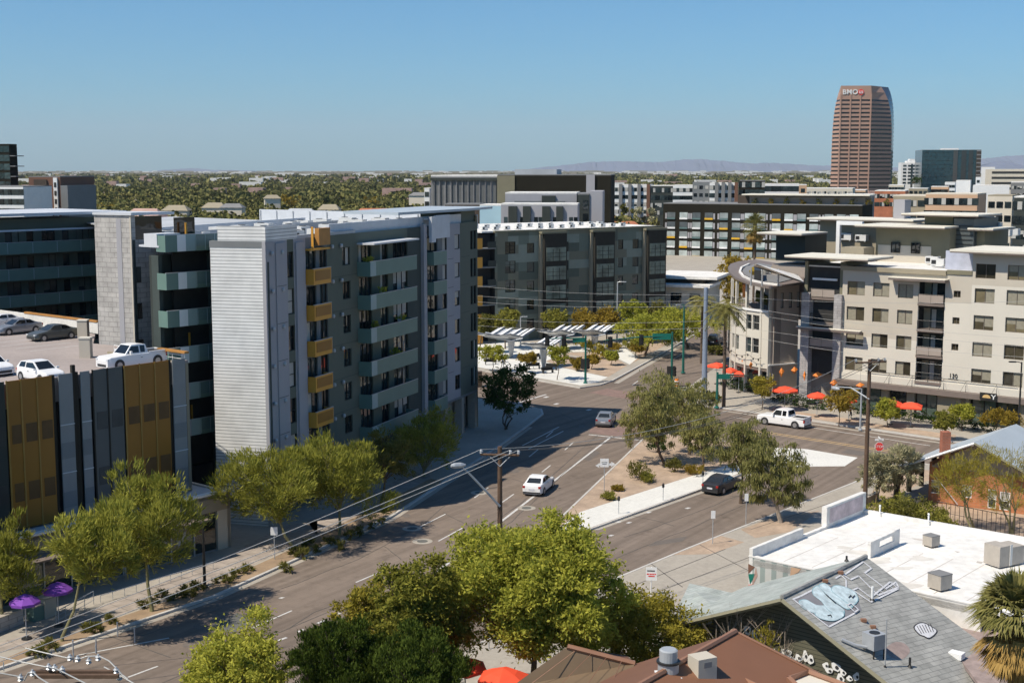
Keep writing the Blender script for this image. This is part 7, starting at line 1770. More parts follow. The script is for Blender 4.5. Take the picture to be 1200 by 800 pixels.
def outline(name, pts, m, w, off, closed=True):
    P_ = [onroof(*zz_(p), off) for p in pts]; P_ = P_+[P_[0]] if closed else P_; b = MB().mat(M[m])
    for i in range(len(P_)-1):
        d = (P_[i+1]-P_[i]).normalized(); s_ = d.cross(N_)*w/2; b.poly([P_[i]-s_-d*w*.3,P_[i+1]-s_+d*w*.3,P_[i+1]+s_+d*w*.3,P_[i]+s_-d*w*.3])
    return b.build(name, gh)
fld = [(280,360),(420,285),(470,265),(560,262),(640,285),(715,350),(740,430),(660,455),(520,535)]
shape('painted_field', fld, 'paint_grey', .012); outline('painted_line', [(280,355),(330,335),(470,262)], 'paint_chalk', .10, .03, False); outline('painted_line', [(280,355),(520,540),(700,445)], 'paint_chalk', .10, .034, False)
blobs = [[(325,370),(370,360),(440,395),(520,400),(560,440),(520,480),(430,450),(350,415)], [(415,290),(450,270),(500,330),(560,380),(620,430),(590,470),(520,430),(470,370),(420,330)],
         [(455,268),(500,255),(560,310),(620,360),(680,390),(640,420),(560,370),(490,310)], [(560,268),(620,275),(690,310),(712,360),(670,395),(600,350),(540,300)], [(430,450),(520,455),(600,440),(615,470),(560,500),(500,498),(450,480)]]
def smooth(P_, k=4):
    out = []; n = len(P_)
    for i in range(n):
        a, b_, c, d = P_[i-1], P_[i], P_[(i+1)%n], P_[(i+2)%n]
        for j in range(k):
            t = j/k; out.append(tuple(.5*((2*b_[q])+(-a[q]+c[q])*t+(2*a[q]-5*b_[q]+4*c[q]-d[q])*t*t+(-a[q]+3*b_[q]-3*c[q]+d[q])*t**3) for q in range(2)))
    return out
for i, B_ in enumerate(blobs):
    s_ = smooth(B_); cx = sum(p[0] for p in s_)/len(s_); cy = sum(p[1] for p in s_)/len(s_)
    shape('painted_blob_edge', [(cx+(x-cx)*1.06, cy+(y-cy)*1.07) for x, y in s_], 'paint_cyan', .030+.008*i); shape('painted_blob', s_, 'paint_ice', .034+.008*i)
outline('painted_mark', [(500,330),(560,385)], 'plastic_dk', .09, .09, False); outline('painted_mark', [(650,350),(665,335),(675,352),(690,335)], 'plastic_dk', .06, .09, False); outline('painted_mark', [(510,470),(530,465),(535,480)], 'plastic_dk', .06, .09, False)
outline('painted_letter', [(620,195),(750,105),(805,148),(760,180),(900,285),(970,240),(985,275),(850,330),(720,200),(665,225)], 'paint_chalk', .10, .04)
outline('painted_letter', [(680,295),(715,280),(800,345),(930,240),(985,285),(800,375)], 'paint_chalk', .10, .046); outline('painted_letter', [(565,215),(600,195),(635,225),(635,275)], 'paint_chalk', .09, .04, False)
outline('painted_letter', [(640,400),(665,388),(715,430),(690,448)], 'paint_chalk', .08, .1)
for k in range(4): outline('painted_stroke', [(850+30*k,290-17*k),(890+30*k,320-17*k)], 'paint_chalk', .05, .05, False)
g2b = [(1095,545),(1120,520),(1150,515),(1180,525),(1215,545),(1240,565),(1225,590),(1190,612),(1160,600),(1125,585)]
cx, cy = 1165, 560
shape('painted_tag_edge', [(cx+(x-cx)*1.12, cy+(y-cy)*1.16) for x, y in smooth(g2b)], 'plastic_dk', .02); shape('painted_tag', smooth(g2b), 'paint_chalk', .028)
for k in range(6): outline('painted_mark', [(1110+18*k,535-3*k),(1140+16*k,585-3*k)], 'plastic_dk', .05, .036, False)
outline('painted_tag_line', smooth([(930,650),(980,625),(1040,640),(1080,690),(1050,735),(990,760),(940,740),(960,700)]), 'paint_cyan', .03, .02) if False else None
M['rust_stain'] = mat('brownish_shingle_stain', (.30,.235,.215), .85, var=.25, scale=2)
shape('stain', smooth([(900,690),(960,640),(1030,650),(1065,700),(1020,750),(950,745)]), 'rust_stain', .008)
# mural on the gable wall: white rounded shapes with dark centres
Wg = Wall((eL0+ga_*1.47).xy, (eR0+ga_*1.47).xy); rs = random.Random(4)
for i, (u, v, w, h) in enumerate([(876,738,5,7),(884,745,4,8),(892,752,5,4),(897,758,6,5),(905,764,6,5),(914,768,5,6),(922,764,7,5),(926,772,8,6),(936,770,5,4),(944,768,4,6),(950,772,5,5),(968,779,4,4),(972,785,5,4),(980,781,6,6),(988,787,4,4),(985,794,5,5),(996,794,4,3),(1004,792,4,5),(931,781,6,3),(916,778,6,3)]):
    s, z = Wg.sz(u, v); k = 1/23.0; o = MB().mat(M['white']); n_ = 12
    o.poly([Wg.P(s+w*k*(1+.2*math.sin(3*t+i))*math.cos(t), -.02-.001*i, max(.1, z+h*k*(1+.25*math.cos(2*t+i))*math.sin(t))) for t in [2*math.pi*j/n_ for j in range(n_)]]); o = o.build('mural_shape', gh)
    MB().mat(M['plastic_dk']).poly([Wg.P(s+.06+w*k*.4*math.cos(t), -.045-.001*i, max(.1, z+h*k*.4*math.sin(t))) for t in [2*math.pi*j/8 for j in range(8)]]).build('mural_centre', o)
# roof fittings
P = onroof(1024,766, 0); t = empty('evaporative_cooler', P, 'grey box cooler with a round top opening on the shingle roof', 'rooftop cooler', None, .5)
MB().mat(M['metal']).box(-.42,.42,-.42,.42,.35,1.1).buildL('casing', t); MB().mat(M['metal_dk']).lathe([(.27,0),(.27,.02)], 14, (0,0,1.102)).buildL('fan_opening', t)
for x in (-.34,.34):
    for y in (-.34,.34): MB().mat(M['metal_dk']).box(x-.03,x+.03,y-.03,y+.03,-.25,.35).buildL('leg', t)
MB().mat(M['metal']).tube([(-.4,.1,.4),(-.9,.4,.5),(-1.4,.8,.75)], .09, 7).buildL('duct', t)
def stack_pipe(u, v, v2, label, r=.05, m='metal'):
    P = onroof(u, v, 0); h = zat(u, v2, P)-P.z; t = empty('vent_pipe', P, label, 'vent pipe', 'pipes standing on the shingle roof'); MB().mat(M[m]).tube([(0,0,-.05),(0,0,h)], r, 7).buildL('shaft', t); MB().mat(M['metal_dk']).lathe([(r*2.4,0),(r*1.1,.1)], 8).buildL('flashing', t)
stack_pipe(1022,703,687,'white vent pipe among the white painted outlines',.07,'white'); stack_pipe(1037,781,725,'tall thin mast pipe beside the grey cooler',.035); stack_pipe(1066,781,770,'short stub pipe right of the tall mast',.06,'metal_dk'); stack_pipe(992,657,651,'small dark vent near the top of the ridge',.06,'metal_dk')
for i, (u, v) in enumerate([(985,672),(967,682),(1012,728),(1023,736)]):
    P = onroof(u, v, 0); t = empty('roof_vent', P, 'small rusty roof vent, %s' % ['upper one on the ridge','lower one on the ridge','left of the pair above the cooler','right of the pair above the cooler'][i], 'roof vent', 'small vents on the shingle roof'); MB().mat(M['rust_rib']).box(-.14,.14,-.1,.1,0,.16).buildL('hood', t)
P = onroof(1121,768,0); t = empty('skylight', P, 'small white skylight low on the shingle roof', 'skylight', None, -.7); o = MB().mat(M['white']).box(-.35,.35,-.28,.28,-.1,.2).buildL('dome', t)
# ------------------------------------------------------------------ white flat-roofed building
ZW = 4.5; wp = [G(878,652,ZW), G(1010,598,ZW), G(1320,652,ZW), G(1320,752,ZW), G(1150,711,ZW)]
wb = empty('flat_roof_building', (wp[0].x,wp[0].y,0), 'low building with a bright white flat roof and a striped mural wall', 'building')
part('roof', wb, M['roof_white'], lambda b: b.prism([(p.x,p.y) for p in wp], ZW-.5, ZW-.12))
W1 = Wall(wp[0].xy, wp[4].xy); W2_ = Wall(wp[1].xy, wp[0].xy); W3_ = Wall(wp[1].xy, wp[2].xy)
part('front_wall', wb, M['stripemural'], lambda b: b.box(0, 4.6, 0, .25, 0, ZW, W1.M)); part('front_wall', wb, M['roof_white'], lambda b: b.box(4.602, W1.L, 0, .25, 0, ZW, W1.M))
part('wall_cap', wb, M['roof_white'], lambda b: b.box(-.03, W1.L, -.03, .3, ZW+.002, ZW+.08, W1.M))
tri = [((877,660),(885,664),(877,672),'redbrown'),((877,672),(886,672),(879,684),'signgreen'),((886,664),(888,674),(880,690),'pinkstone'),((877,684),(884,684),(878,694),'roundel2'),((885,684),(887,690),(881,697),'plastic_dk')]
M['roundel2'] = mat('pink_mural_paint', (.60,.33,.30), .7); 
for q in tri:
    pts = []
    for u, v in q[:3]: s, z = W1.sz(u, v); pts.append(W1.P(s, -.02, z))
    MB().mat(M[q[3]]).poly(pts).build('mural_patch', wb)
q = []
for u, v in [(927,664),(939,666),(936,670),(926,675)]: s, z = W1.sz(u, v); q.append(W1.P(s, -.02, z))
MB().mat(M['peach']).poly(q).build('mural_patch', wb)
def lpar(b): b.box(W2_.L-6.2, W2_.L, .0, .25, 0, ZW+.55, W2_.M); b.box(0, W2_.L-6.2, .0, .25, 0, ZW+.05, W2_.M)
part('left_wall', wb, M['roof_white'], lpar)
part('raised_parapet', wb, M['roof_white'], lambda b: b.box(0, 5.6, -.1, .28, ZW+.052, ZW+1.35, W2_.M))
part('parapet_mural', wb, M['stucco_pink'] if 'stucco_pink' in M else M.setdefault('stucco_pink', mat('faded_pink_mural', (.55,.46,.47), .8, var=.25, scale=1.4)), lambda b: b.box(.5, 5.2, .285, .30, ZW+.2, ZW+1.2, W2_.M))
part('right_parapet', wb, M['roof_white'], lambda b: b.box(0, W3_.L, -.3, 0, 0, ZW+.15, W3_.M))
d0, d1 = G(1020,654,ZW-.12), G(1054,638,ZW-.12); W4_ = Wall(d0.xy, d1.xy)
def div(b):
    L = W4_.L; b.box(0, L, 0, .2, ZW-.12, ZW+.3, W4_.M); b.box(0, L*.3, 0, .2, ZW+.3, ZW+.75, W4_.M); b.box(L*.8, L, 0, .2, ZW+.3, ZW+.95, W4_.M); b.box(0, L, 0.001, .199, ZW+.7, ZW+.9, W4_.M)
part('roof_divider', wb, M['roof_white'], div)
for u, v, sz, lab, m in [(1091,640,.75,'small tan rooftop unit at the centre of the white roof','ac_tan'),(1101,690,.95,'square tan rooftop unit nearest the shingle roof','ac_tan')]:
    P = G(u, v, ZW-.12); t = empty('rooftop_unit', P, lab, 'rooftop unit', 'tan rooftop units on the white roof', .55); q = sz*.8
    MB().mat(M[m]).box(-q*.62,q*.62,-q*.62,q*.62,.1,q*1.2).buildL('casing', t); MB().mat(M['gray_wall']).box(-q*.64,q*.64,-q*.64,q*.64,q*1.2,q*1.27).buildL('lid', t); MB().mat(M['metal_dk']).box(-q*.5,-q*.3,-q*.5,q*.5,0,.1).buildL('skid', t); MB().mat(M['metal_dk']).box(q*.3,q*.5,-q*.5,q*.5,0,.1).buildL('skid', t)
P = G(1176,661,ZW-.12); t = empty('rooftop_unit', P, 'large double tan rooftop unit near the right edge of the white roof', 'rooftop unit', 'tan rooftop units on the white roof', .5)
MB().mat(M['ac_tan']).box(-1.05,-.1,-.6,.6,.1,1.35).buildL('casing', t); MB().mat(M['ac_tan']).box(-.05,1.05,-.6,.6,.1,1.2).buildL('casing', t); MB().mat(M['gray_wall']).box(-1.08,1.08,-.05,.05,.0,.1).buildL('skid', t); MB().mat(M['ac']).box(-.2,.0,-.63,-.6,.1,1.4).buildL('duct', t)
for i, (u, v) in enumerate([(1031,602),(1088,612)]):
    P = G(u, v, ZW+.1); t = empty('vent_pipe', P, 'short white pipe on the right parapet, %s' % ['near the raised parapet','by the shrubs'][i], 'vent pipe'); MB().mat(M['white']).tube([(0,0,0),(0,0,.55)], .06, 6).buildL('shaft', t); MB().mat(M['white']).lathe([(.09,.55),(.05,.65)], 6).buildL('cap', t)
M['puddle'] = mat('roof_stain', (.50,.46,.42), .9, var=.2, scale=1.5)
for q in [[(1083,638),(1090,642),(1100,640),(1094,636)],[(1068,630),(1080,631),(1084,634),(1072,632)],[(1145,657),(1152,658),(1150,660),(1144,659)],[(1040,624),(1050,625),(1048,626.5),(1038,625.5)],[(1118,645),(1126,646),(1122,647.5)]]:
    b = MB().mat(M['puddle']); b.poly([tuple(G(u, v, ZW-.115)) for u, v in q][::-1]); o = b.build('stain', wb)
wL = W1.L; nr_ = (W2_.A-W2_.P(W2_.L).xy).length
for k in range(1, 14):
    q0, q1 = W1.P(k*1.9, .3, ZW-.116), W1.P(k*1.9, 30, ZW-.116)
    b = MB().mat(M['puddle']); d_ = Vector((W1.e.x, W1.e.y, 0))*.035; L_ = (7.6+k*.05); q1 = q0.lerp(q1, min(1, L_/29.7)); b.poly([q0-d_, q0+d_, q1+d_, q1-d_]); b.build('roof_seam', wb)
rs = random.Random(3)
for k in range(9):
    c_ = W1.P(rs.uniform(3,24), rs.uniform(1,7), ZW-.114); r_ = rs.uniform(.3,1.1); b = MB().mat(M['ponding']) if 'ponding' in M else MB().mat(M.setdefault('ponding', mat('ponding_stain', (.62,.59,.54), .9, var=.12, scale=1.2)))
    b.poly([c_+Vector((r_*(1+.35*math.sin(3*t+k))*math.cos(t), r_*.7*(1+.3*math.cos(2*t+k))*math.sin(t), .0004*k)) for t in [6.283*j/16 for j in range(16)]]); b.build('stain', wb)
# lower brownish roof
lp = [G(1070,693,3.3), G(1150,713,3.3), G(1330,760,3.3), G(1300,830,3.3), G(1150,800,3.3)]
lr = empty('lean_to', (lp[0].x,lp[0].y,0), 'low brownish flat roof strip between the white roof and the shingle roof', 'lean-to roof')
part('roof', lr, M['rust_stain'], lambda b: b.prism([(p.x,p.y) for p in lp], 2.9, 3.1)); part('wall', lr, M['olive'], lambda b: b.prism([(p.x,p.y) for p in [lp[1],lp[2],lp[3],lp[4]]], 0, 2.9))
# ------------------------------------------------------------------ nearest building: brown metal roofs
br = empty('brown_roof_building', (5,62,0), 'nearest building with brown metal hip roofs at the bottom of the picture', 'building')
r0, r1 = G(862,740,6.6), G(745,806,6.6)
c = [G(745,777,5.1), G(640,832,5.1), G(985,803,4.6), G(885,880,4.6)]
part('main_roof_slope', br, M['rust'], lambda b: plane(b, [r0,r1,c[1],c[0]], .15)); part('right_roof_slope', br, M['rust2'], lambda b: plane(b, [r0+Vector((.02,0,0)),r1+Vector((.02,0,0)),c[3],c[2]], .15))
part('ridge', br, M['rust_rib'], lambda b: b.tube([r0+Vector((0,0,.04)), r1+Vector((0,0,.04))], .14, 6)); part('ridge', br, M['rust_rib'], lambda b: b.tube([r0+Vector((0,0,.02)), c[2]+Vector((0,0,.05))], .07, 6))
h0, h1 = G(665,757,5.9), G(744,777,5.25); hb = [G(598,805,4.0), G(592,860,4.0), G(715,850,5.1)]
part('hip_slope', br, M['rust3'] if 'rust3' in M else M.setdefault('rust3', mat('olive_brown_metal_roof', (.165,.115,.07), .6, var=.06)), lambda b: b.add([h0,h1,hb[2],hb[1],hb[0]], [(0,1,2,3,4)])); part('hip_back', br, M['rust'], lambda b: b.add([h0,h1,G(735,768,4.4),G(668,756,4.6)], [(3,2,1,0)]))
part('ridge', br, M['rust_rib'], lambda b: b.tube([h0,h1], .13, 6))
for k in range(4): part('seam', br, M['rust_rib'], lambda b: b.tube([h0.lerp(h1,.15+k*.22)+Vector((0,0,.01)), hb[0].lerp(hb[2],.12+.25*k)+Vector((0,0,.02))], .018, 4))
core_ = [G(720,815,3), G(850,775,3), G(930,815,3), G(860,900,3), G(650,900,3)]
part('wall', br, M['stucco_tan'], lambda b: b.prism([(p.x,p.y) for p in core_], 0, 3.6))
P = G(783,791,6.3); t = empty('roof_fan', P, 'round galvanised roof fan on the brown roof', 'roof fan'); MB().mat(M['white']).box(-.55,.55,-.45,.45,-.6,.06).buildL('curb', t)
MB().mat(M['metal']).lathe([(.38,.06),(.42,.12),(.46,.2),(.46,.62),(.43,.66)], 20).buildL('drum', t); MB().mat(M['metal_dk']).lathe([(.52,.6),(.52,.68)], 20).buildL('rim', t); MB().mat(M['porcelain']).lathe([(.40,.68),(.40,1.15),(.33,1.2)], 20).buildL('cap', t)
P = G(823,778,6.6); t = empty('duct_box', P, 'cream square duct box beside the roof fan', 'duct box', None, .45); MB().mat(M['stucco']).box(-.48,.48,-.42,.42,-.7,.4).buildL('casing', t); MB().mat(M['gray_wall']).box(-.2,.2,-.44,-.422,.0,.25).buildL('grille', t)
for i, P4 in enumerate([[(806,790),(840,781),(890,805),(850,830)],[(925,795),(948,787),(1000,806),(960,830)]]):
    q = [G(u, v, 5.6) for u, v in P4]; t = empty('roof_well', (q[0].x,q[0].y,5.0), 'cream lined roof opening with brown rim, %s' % ['left one below the duct box','right one at the lower roof corner'][i], 'roof well', 'roof openings at the bottom edge')
    b = MB().mat(M['rust_rib']); b.tube(q+[q[0]], .16, 5, caps=False); b.build('rim', t); b = MB().mat(M['stucco_lt']); b.poly([p-Vector((0,0,.1)) for p in q][::-1]); b.build('lining', t)
# ------------------------------------------------------------------ orange brick bungalow
ha, hb_ = G(1141.5,518,6.0), G(1191,496.5,6.0); dlh = Vector((-5.6,3.6,-3.0)); drh = Vector((5.9,-3.8,-3.4))
bh = empty('brick_bungalow', (ha.x,ha.y,0), 'orange brick bungalow with a blue-grey gabled roof and a dark porch', 'house')
part('left_roof_slope', bh, M['roof_metal'], lambda b: plane(b, [ha,ha+dlh,hb_+dlh,hb_], .18)); part('right_roof_slope', bh, M['roof_metal'], lambda b: plane(b, [ha+Vector((.01,0,0)),hb_+Vector((.01,0,0)),hb_+drh,ha+drh], .18))
part('bargeboard', bh, M['white'], lambda b: b.tube([ha+Vector((0,-.05,-.1)), ha+dlh+Vector((0,-.05,-.1))], .1, 4)); part('bargeboard', bh, M['olive'], lambda b: b.tube([ha+Vector((0,-.05,-.12)), ha+drh+Vector((0,-.05,-.12))], .12, 4))
gl, gr_, gt = ha+dlh*.62+ga_*1.6, ha+drh*.95+ga_*1.6, ha+ga_*1.6
WBh = Wall(gl.xy, gr_.xy); hs = []
for u0, v0, u1, v1 in [(1089,563,1101,577),(1127,569,1139,582),(1157,574,1168,597),(1171,577,1184,598)]:
    sA_, zA_ = WBh.sz(u0, v1); sB_, zB_ = WBh.sz(u1, v0); hs.append((sA_, sB_, max(.3, zA_), zB_))
b = MB(); wallgrid(b, WBh, 0, WBh.L, 0, 3.2, hs, lambda s, z: M['brick'], .15); b.build('brick_wall', bh)
for h_ in hs: window(bh, WBh, h_[0], h_[2], h_[1]-h_[0], h_[3]-h_[2], cols=1, rows=2, style=4, fm='white', depth=.15)
part('gable', bh, M['brownwall'], lambda b: b.add([(gl.x,gl.y,3.2),(gr_.x,gr_.y,3.2),(gt.x,gt.y,5.75)], [(0,1,2)]))
part('side_wall', bh, M['brick'], lambda b: (b.box(0, 9, 0, .2, 0, 3.6, Wall(gl.xy+dA*9, gl.xy).M)))
pr_ = ha+dlh*.95
for k, f in enumerate((.0, .33, .66, 1.0)):
    p = pr_.lerp(pr_+ga_*8, f)+ga_*.3; MB().mat(M['frame_dk']).box(p.x-.18,p.x+.18,p.y-.18,p.y+.18,0,2.75).build('porch_post', bh)
part('porch_floor', bh, M['concrete'], lambda b: b.prism([tuple((ha+dlh*1.0+ga_*.2).xy), tuple((ha+dlh*.64+ga_*.2).xy), tuple((ha+dlh*.64+ga_*9).xy), tuple((ha+dlh*1.0+ga_*9).xy)], .0, .5))
Pch = ha+dlh*.42+ga_*1.3; part('chimney', bh, M['chimney'], lambda b: b.box(Pch.x-.35,Pch.x+.35,Pch.y-.35,Pch.y+.35,3.0,6.4))
MB().mat(M['metal']).tube([WBh.P(.4,-.1,2.6), WBh.P(2.6,-.6,.4)], .04, 5).build('hand_rail', bh)
fence([(1098,610),(1240,640)], 1.6, 'dark iron fence behind the white roof in front of the brick bungalow', 'metal_dk', 26, 1, 'iron_fence', 'fence')
planter((1014,596),(1030,588), .3, .7, 'low pale garden wall by the side street corner', 'stucco_tan', 'garden_wall')
T = tree_px
gL = 'feathery green trees along the left pavement'
T('palo_verde_tree','feathery green tree cut off by the left edge of the picture','tree',(6,738),(-45,598,46,722),'lf_pv','feather',9000,.42,.07,9,'bark_pv',.12,gL,1)
T('palo_verde_tree','feathery green tree on a thin strongly leaning trunk','tree',(73,751),(66,600,168,700),'lf_pv','feather',12000,.42,.07,9,'bark_pv',.10,gL,2)
T('palo_verde_tree','large feathery green tree in front of the ochre screen panels','tree',(178,716),(112,548,228,676),'lf_pv','feather',14000,.42,.07,10,'bark_pv',.13,gL,3)
T('palo_verde_tree','broad feathery green tree hiding the foot of the corrugated wall','tree',(343,644),(262,515,372,626),'lf_pv','feather',14000,.42,.07,10,'bark_pv',.14,gL,4)
T('palo_verde_tree','feathery green tree right of the broad one, lit on top','tree',(398,627),(340,504,456,610),'lf_pv','feather',14000,.42,.07,10,'bark_pv',.14,gL,5)
T('olive_tree','dark green tree in the building shade below the teal balconies','tree',(447,590),(424,508,486,575),'lf_olive','spiky',5000,.35,.09,8,'bark',.12,gL,6)
T('palo_verde_tree','spiky green tree catching sun at the shadow edge','tree',(497,558),(456,478,538,560),'lf_pv','feather',8000,.38,.08,9,'bark_pv',.12,gL,7)
T('shade_tree','dark many-stemmed tree in the deep building shadow','tree',(594,503),(562,430,626,500),'lf_dark','broad',5200,.4,.16,9,'bark',.1,None,8,3)
# plaza
gP = 'small trees on the plaza'
for i, (b_, c_, lm, lab) in enumerate([((577,436),(562,404,594,427),'lf_bright','small round green tree at the left of the plaza'),((617,437),(607,412,628,427),'lf_golden','small golden tree under the leftmost canopy'),((653,445),(641,404,668,430),'lf_bright','small green tree between tall column and signal pole'),
      ((716,428),(709,413,724,424),'lf_bright','little green sapling near the gravel corner'),((693,433),(688,417,702,428),'lf_golden','little golden sapling right of the signal pole'),((745,420),(738,403,752,414),'lf_golden','little tree at the far end of the white plaza path')]):
    T('plaza_tree', lab, 'tree', b_, c_, lm, 'broad', 1500, .32, .2, 6, 'bark', .06, gP, 20+i)
gB = 'trees in front of the patchwork building'
for i, (b_, c_, lm) in enumerate([((592,409),(575,363,608,392),'lf_yel2'),((650,402),(634,364,667,388),'lf_yel2'),((684,402),(667,362,700,388),'lf_golden'),((711,400),(697,361,724,386),'lf_golden'),((742,402),(727,350,760,386),'lf_bright'),((765,400),(756,352,784,386),'lf_olive'),((562,414),(556,368,578,395),'lf_olive')]):
    M.setdefault('lf_yel2', mat_leaf('lime_leaf', (.17,.17,.03), (.33,.31,.07)))
    T('street_tree', ['round lime tree at the left foot of the patchwork building','round lime tree under the first glass bay','golden tree right of the lime tree below the first bay','golden tree left of the tall lamp post','taller green tree right of the tall lamp post','olive tree below the right glass bay','dark olive tree at the corner gap by the big building'][i], 'tree', b_, c_, lm, 'broad', 2600, .42, .24, 7, 'bark', .12, gB, 30+i)
T('mesquite_tree','wide low green tree over the road end, left mass','tree',(756,417),(728,364,800,408),'lf_bright','broad',6500,.45,.2,9,'bark',.2,None,50)
T('mesquite_tree','wide low green tree over the road end, right mass by the tall green lamp','tree',(806,407),(765,360,832,400),'lf_bright','broad',5500,.45,.2,9,'bark',.2,None,51)
T('street_tree','tall golden tree behind the terrace roof','tree',(860,372),(842,296,880,345),'lf_golden','broad',3200,.6,.3,8,'bark',.2,None,52)
T('street_tree','golden bush-like tree below the hotel windows','tree',(838,385),(828,345,856,372),'lf_golden','broad',1500,.5,.26,6,'bark',.15,None,53) if False else None
T('street_tree','olive shrub tree behind the steel pole at the parking lot','tree',(836,415),(826,405,850,417),'lf_olive','broad',1200,.3,.18,6,'bark',.08,None,54)
palm('fan_palm','tall fan palm in front of the hotel windows',(882,388), 18.2, 34, 2.6, .22, 1.6, None, 5, 'lf_palm')
date_palm('feather_palm','feathery palm right behind the steel pole with its trunk at the kerb',(848,477), 11.6, 44, 2.7, .2, 'palms at the street corner', 6)
date_palm('feather_palm','feathery palm farther back above the parked cars',(858,424), 8.4, 40, 2.9, .22, 'palms at the street corner', 7)
date_palm('feather_palm','feathery palm whose crown shows left of the steel pole',(822,425), 9.0, 36, 2.8, .2, 'palms at the street corner', 8)
T('street_tree','tall loose golden-green tree between palms and terrace','tree',(862,415),(845,318,870,360),'lf_golden','droop',2200,.5,.14,7,'bark',.15,None,55)
# island
gI = 'drooping acacias around the island'
T('acacia_tree','tall drooping acacia at the left of the cluster, nearest the crossroads','tree',(778,545),(730,442,796,535),'lf_acacia','droop',13000,.34,.075,11,'bark',.16,gI,60,small=.45)
T('acacia_tree','drooping acacia behind, rising in front of the steel pole','tree',(808,532),(776,440,842,530),'lf_acacia','droop',11000,.34,.075,10,'bark',.16,gI,61,small=.45)
T('acacia_tree','smaller drooping acacia at the right of the cluster','tree',(822,553),(800,480,848,546),'lf_acacia','droop',6500,.32,.075,8,'bark',.13,gI,62,small=.45)
T('acacia_tree','drooping acacia above the dark parked sedan','tree',(868,588),(836,487,906,570),'lf_acacia','droop',9000,.34,.08,9,'bark',.14,gI,63,small=.45)
T('acacia_tree','weeping acacia with a pale trunk on the dirt patch by the side street','tree',(914,612),(870,520,938,606),'lf_acacia','droop',10000,.36,.08,10,'bark_lt',.2,gI,64,small=.45,fill=.6)
for i, (b_, w, h, lm, lab) in enumerate([((748,562),36,24,'lf_olive','dark rounded shrub on the gravel island'),((759,565),22,12,'lf_yel2','yellowish shrub at the foot of the dark rounded shrub'),((712,585),15,8,'lf_yel2','small yellow-green tuft by the arrow sign'),((723,575),12,5,'lf_golden','low golden weeds near the arrow sign'),
      ((790,553),20,16,'lf_olive','shrub under the left acacia'),((815,556),24,12,'lf_golden','scrubby golden plant under the acacias'),((770,530),24,18,'lf_dark','dark shrub at the acacia foot')]):
    bush_px('shrub', lab, 'shrub', b_, w, h, lm, 1100, .22, .07, 'upright', 'shrubs on the island', 70+i)
for i, (b_, w, h, lm, lab) in enumerate([((676,435),18,18,'lf_golden','tall golden grass clump by the signal pole'),((706,420),30,17,'lf_yel','bright yellow bush behind the gravel corner'),((688,410),22,12,'lf_yel','yellow bush under the rightmost canopy'),((740,410),40,12,'lf_yel2','row of lime bushes along the far path'),((722,412),18,10,'lf_golden','golden bush left of the lime row'),((835,470),16,10,'lf_olive','low bush at the restaurant corner kerb')]):
    bush_px('shrub', lab, 'shrub', b_, w, h, lm, 900, .35, .16, 'upright', 'shrubs on the plaza', 90+i)
# left planting strip clumps
rs = random.Random(9); pts = [(203,703),(218,694),(231,690),(228,697),(214,700),(252,683),(262,678),(275,676),(268,683),(285,672),(180,706),(168,712),(190,700),(355,653),(372,645),(385,637),(362,640),(395,636),(410,630),(422,625),(345,648),(400,642),(436,618),(448,612),(102,738),(110,741),(114,735),(60,758),(50,765),(130,730),(40,768),(335,668),(290,668)]
proto = None
nth = ['first','second','third','fourth','fifth','sixth','seventh','eighth','ninth','tenth','eleventh','twelfth','thirteenth','fourteenth','fifteenth','sixteenth','seventeenth','eighteenth','nineteenth','twentieth','twenty-first','twenty-second','twenty-third','twenty-fourth','twenty-fifth','twenty-sixth','twenty-seventh','twenty-eighth','twenty-ninth','thirtieth','thirty-first','thirty-second','thirty-third']
for i, (u, v) in enumerate(sorted(pts)):
    lab = 'dark low tuft in the left planting strip, %s from the left end' % nth[i]
    if proto is None: proto = bush_px('strip_plant', lab, 'plant', (u, v), 13, 10, 'lf_olive', 260, .3, .05, 'spiky', 'tufts in the left planting strip', 120); o = proto
    else: o = copy_tree(proto); o.location = G(u, v, .14); o['label'] = lab
    s = rs.uniform(.7, 1.25); o.scale = (s, s, s*rs.uniform(.8,1.1)); o.rotation_euler[2] = rs.uniform(0,6)
# street trees by the restaurant
gS = 'small street trees by the restaurant patio'
for i, (b_, c_, lm, lab) in enumerate([((893,480),(880,441,905,471),'lf_yel','yellow-green street tree at the curved corner'),((983,499),(967,453,1000,490),'lf_golden','golden street tree in front of the third red umbrella'),((1040,501),(1023,468,1052,497),'lf_bright','green street tree below the flat red umbrellas'),
      ((1107,516),(1096,487,1117,510),'lf_yel2','small lime street tree nearest the bungalow chimney'),((1127,505),(1113,474,1141,496),'lf_bright','round green tree against the pale shop wall'),((1172,510),(1152,483,1192,503),'lf_golden','wide golden tree below the black shop sign')]):
    T('street_tree', lab, 'tree', b_, c_, lm, 'broad', 2200, .3, .14, 7, 'bark', .06, gS, 140+i)
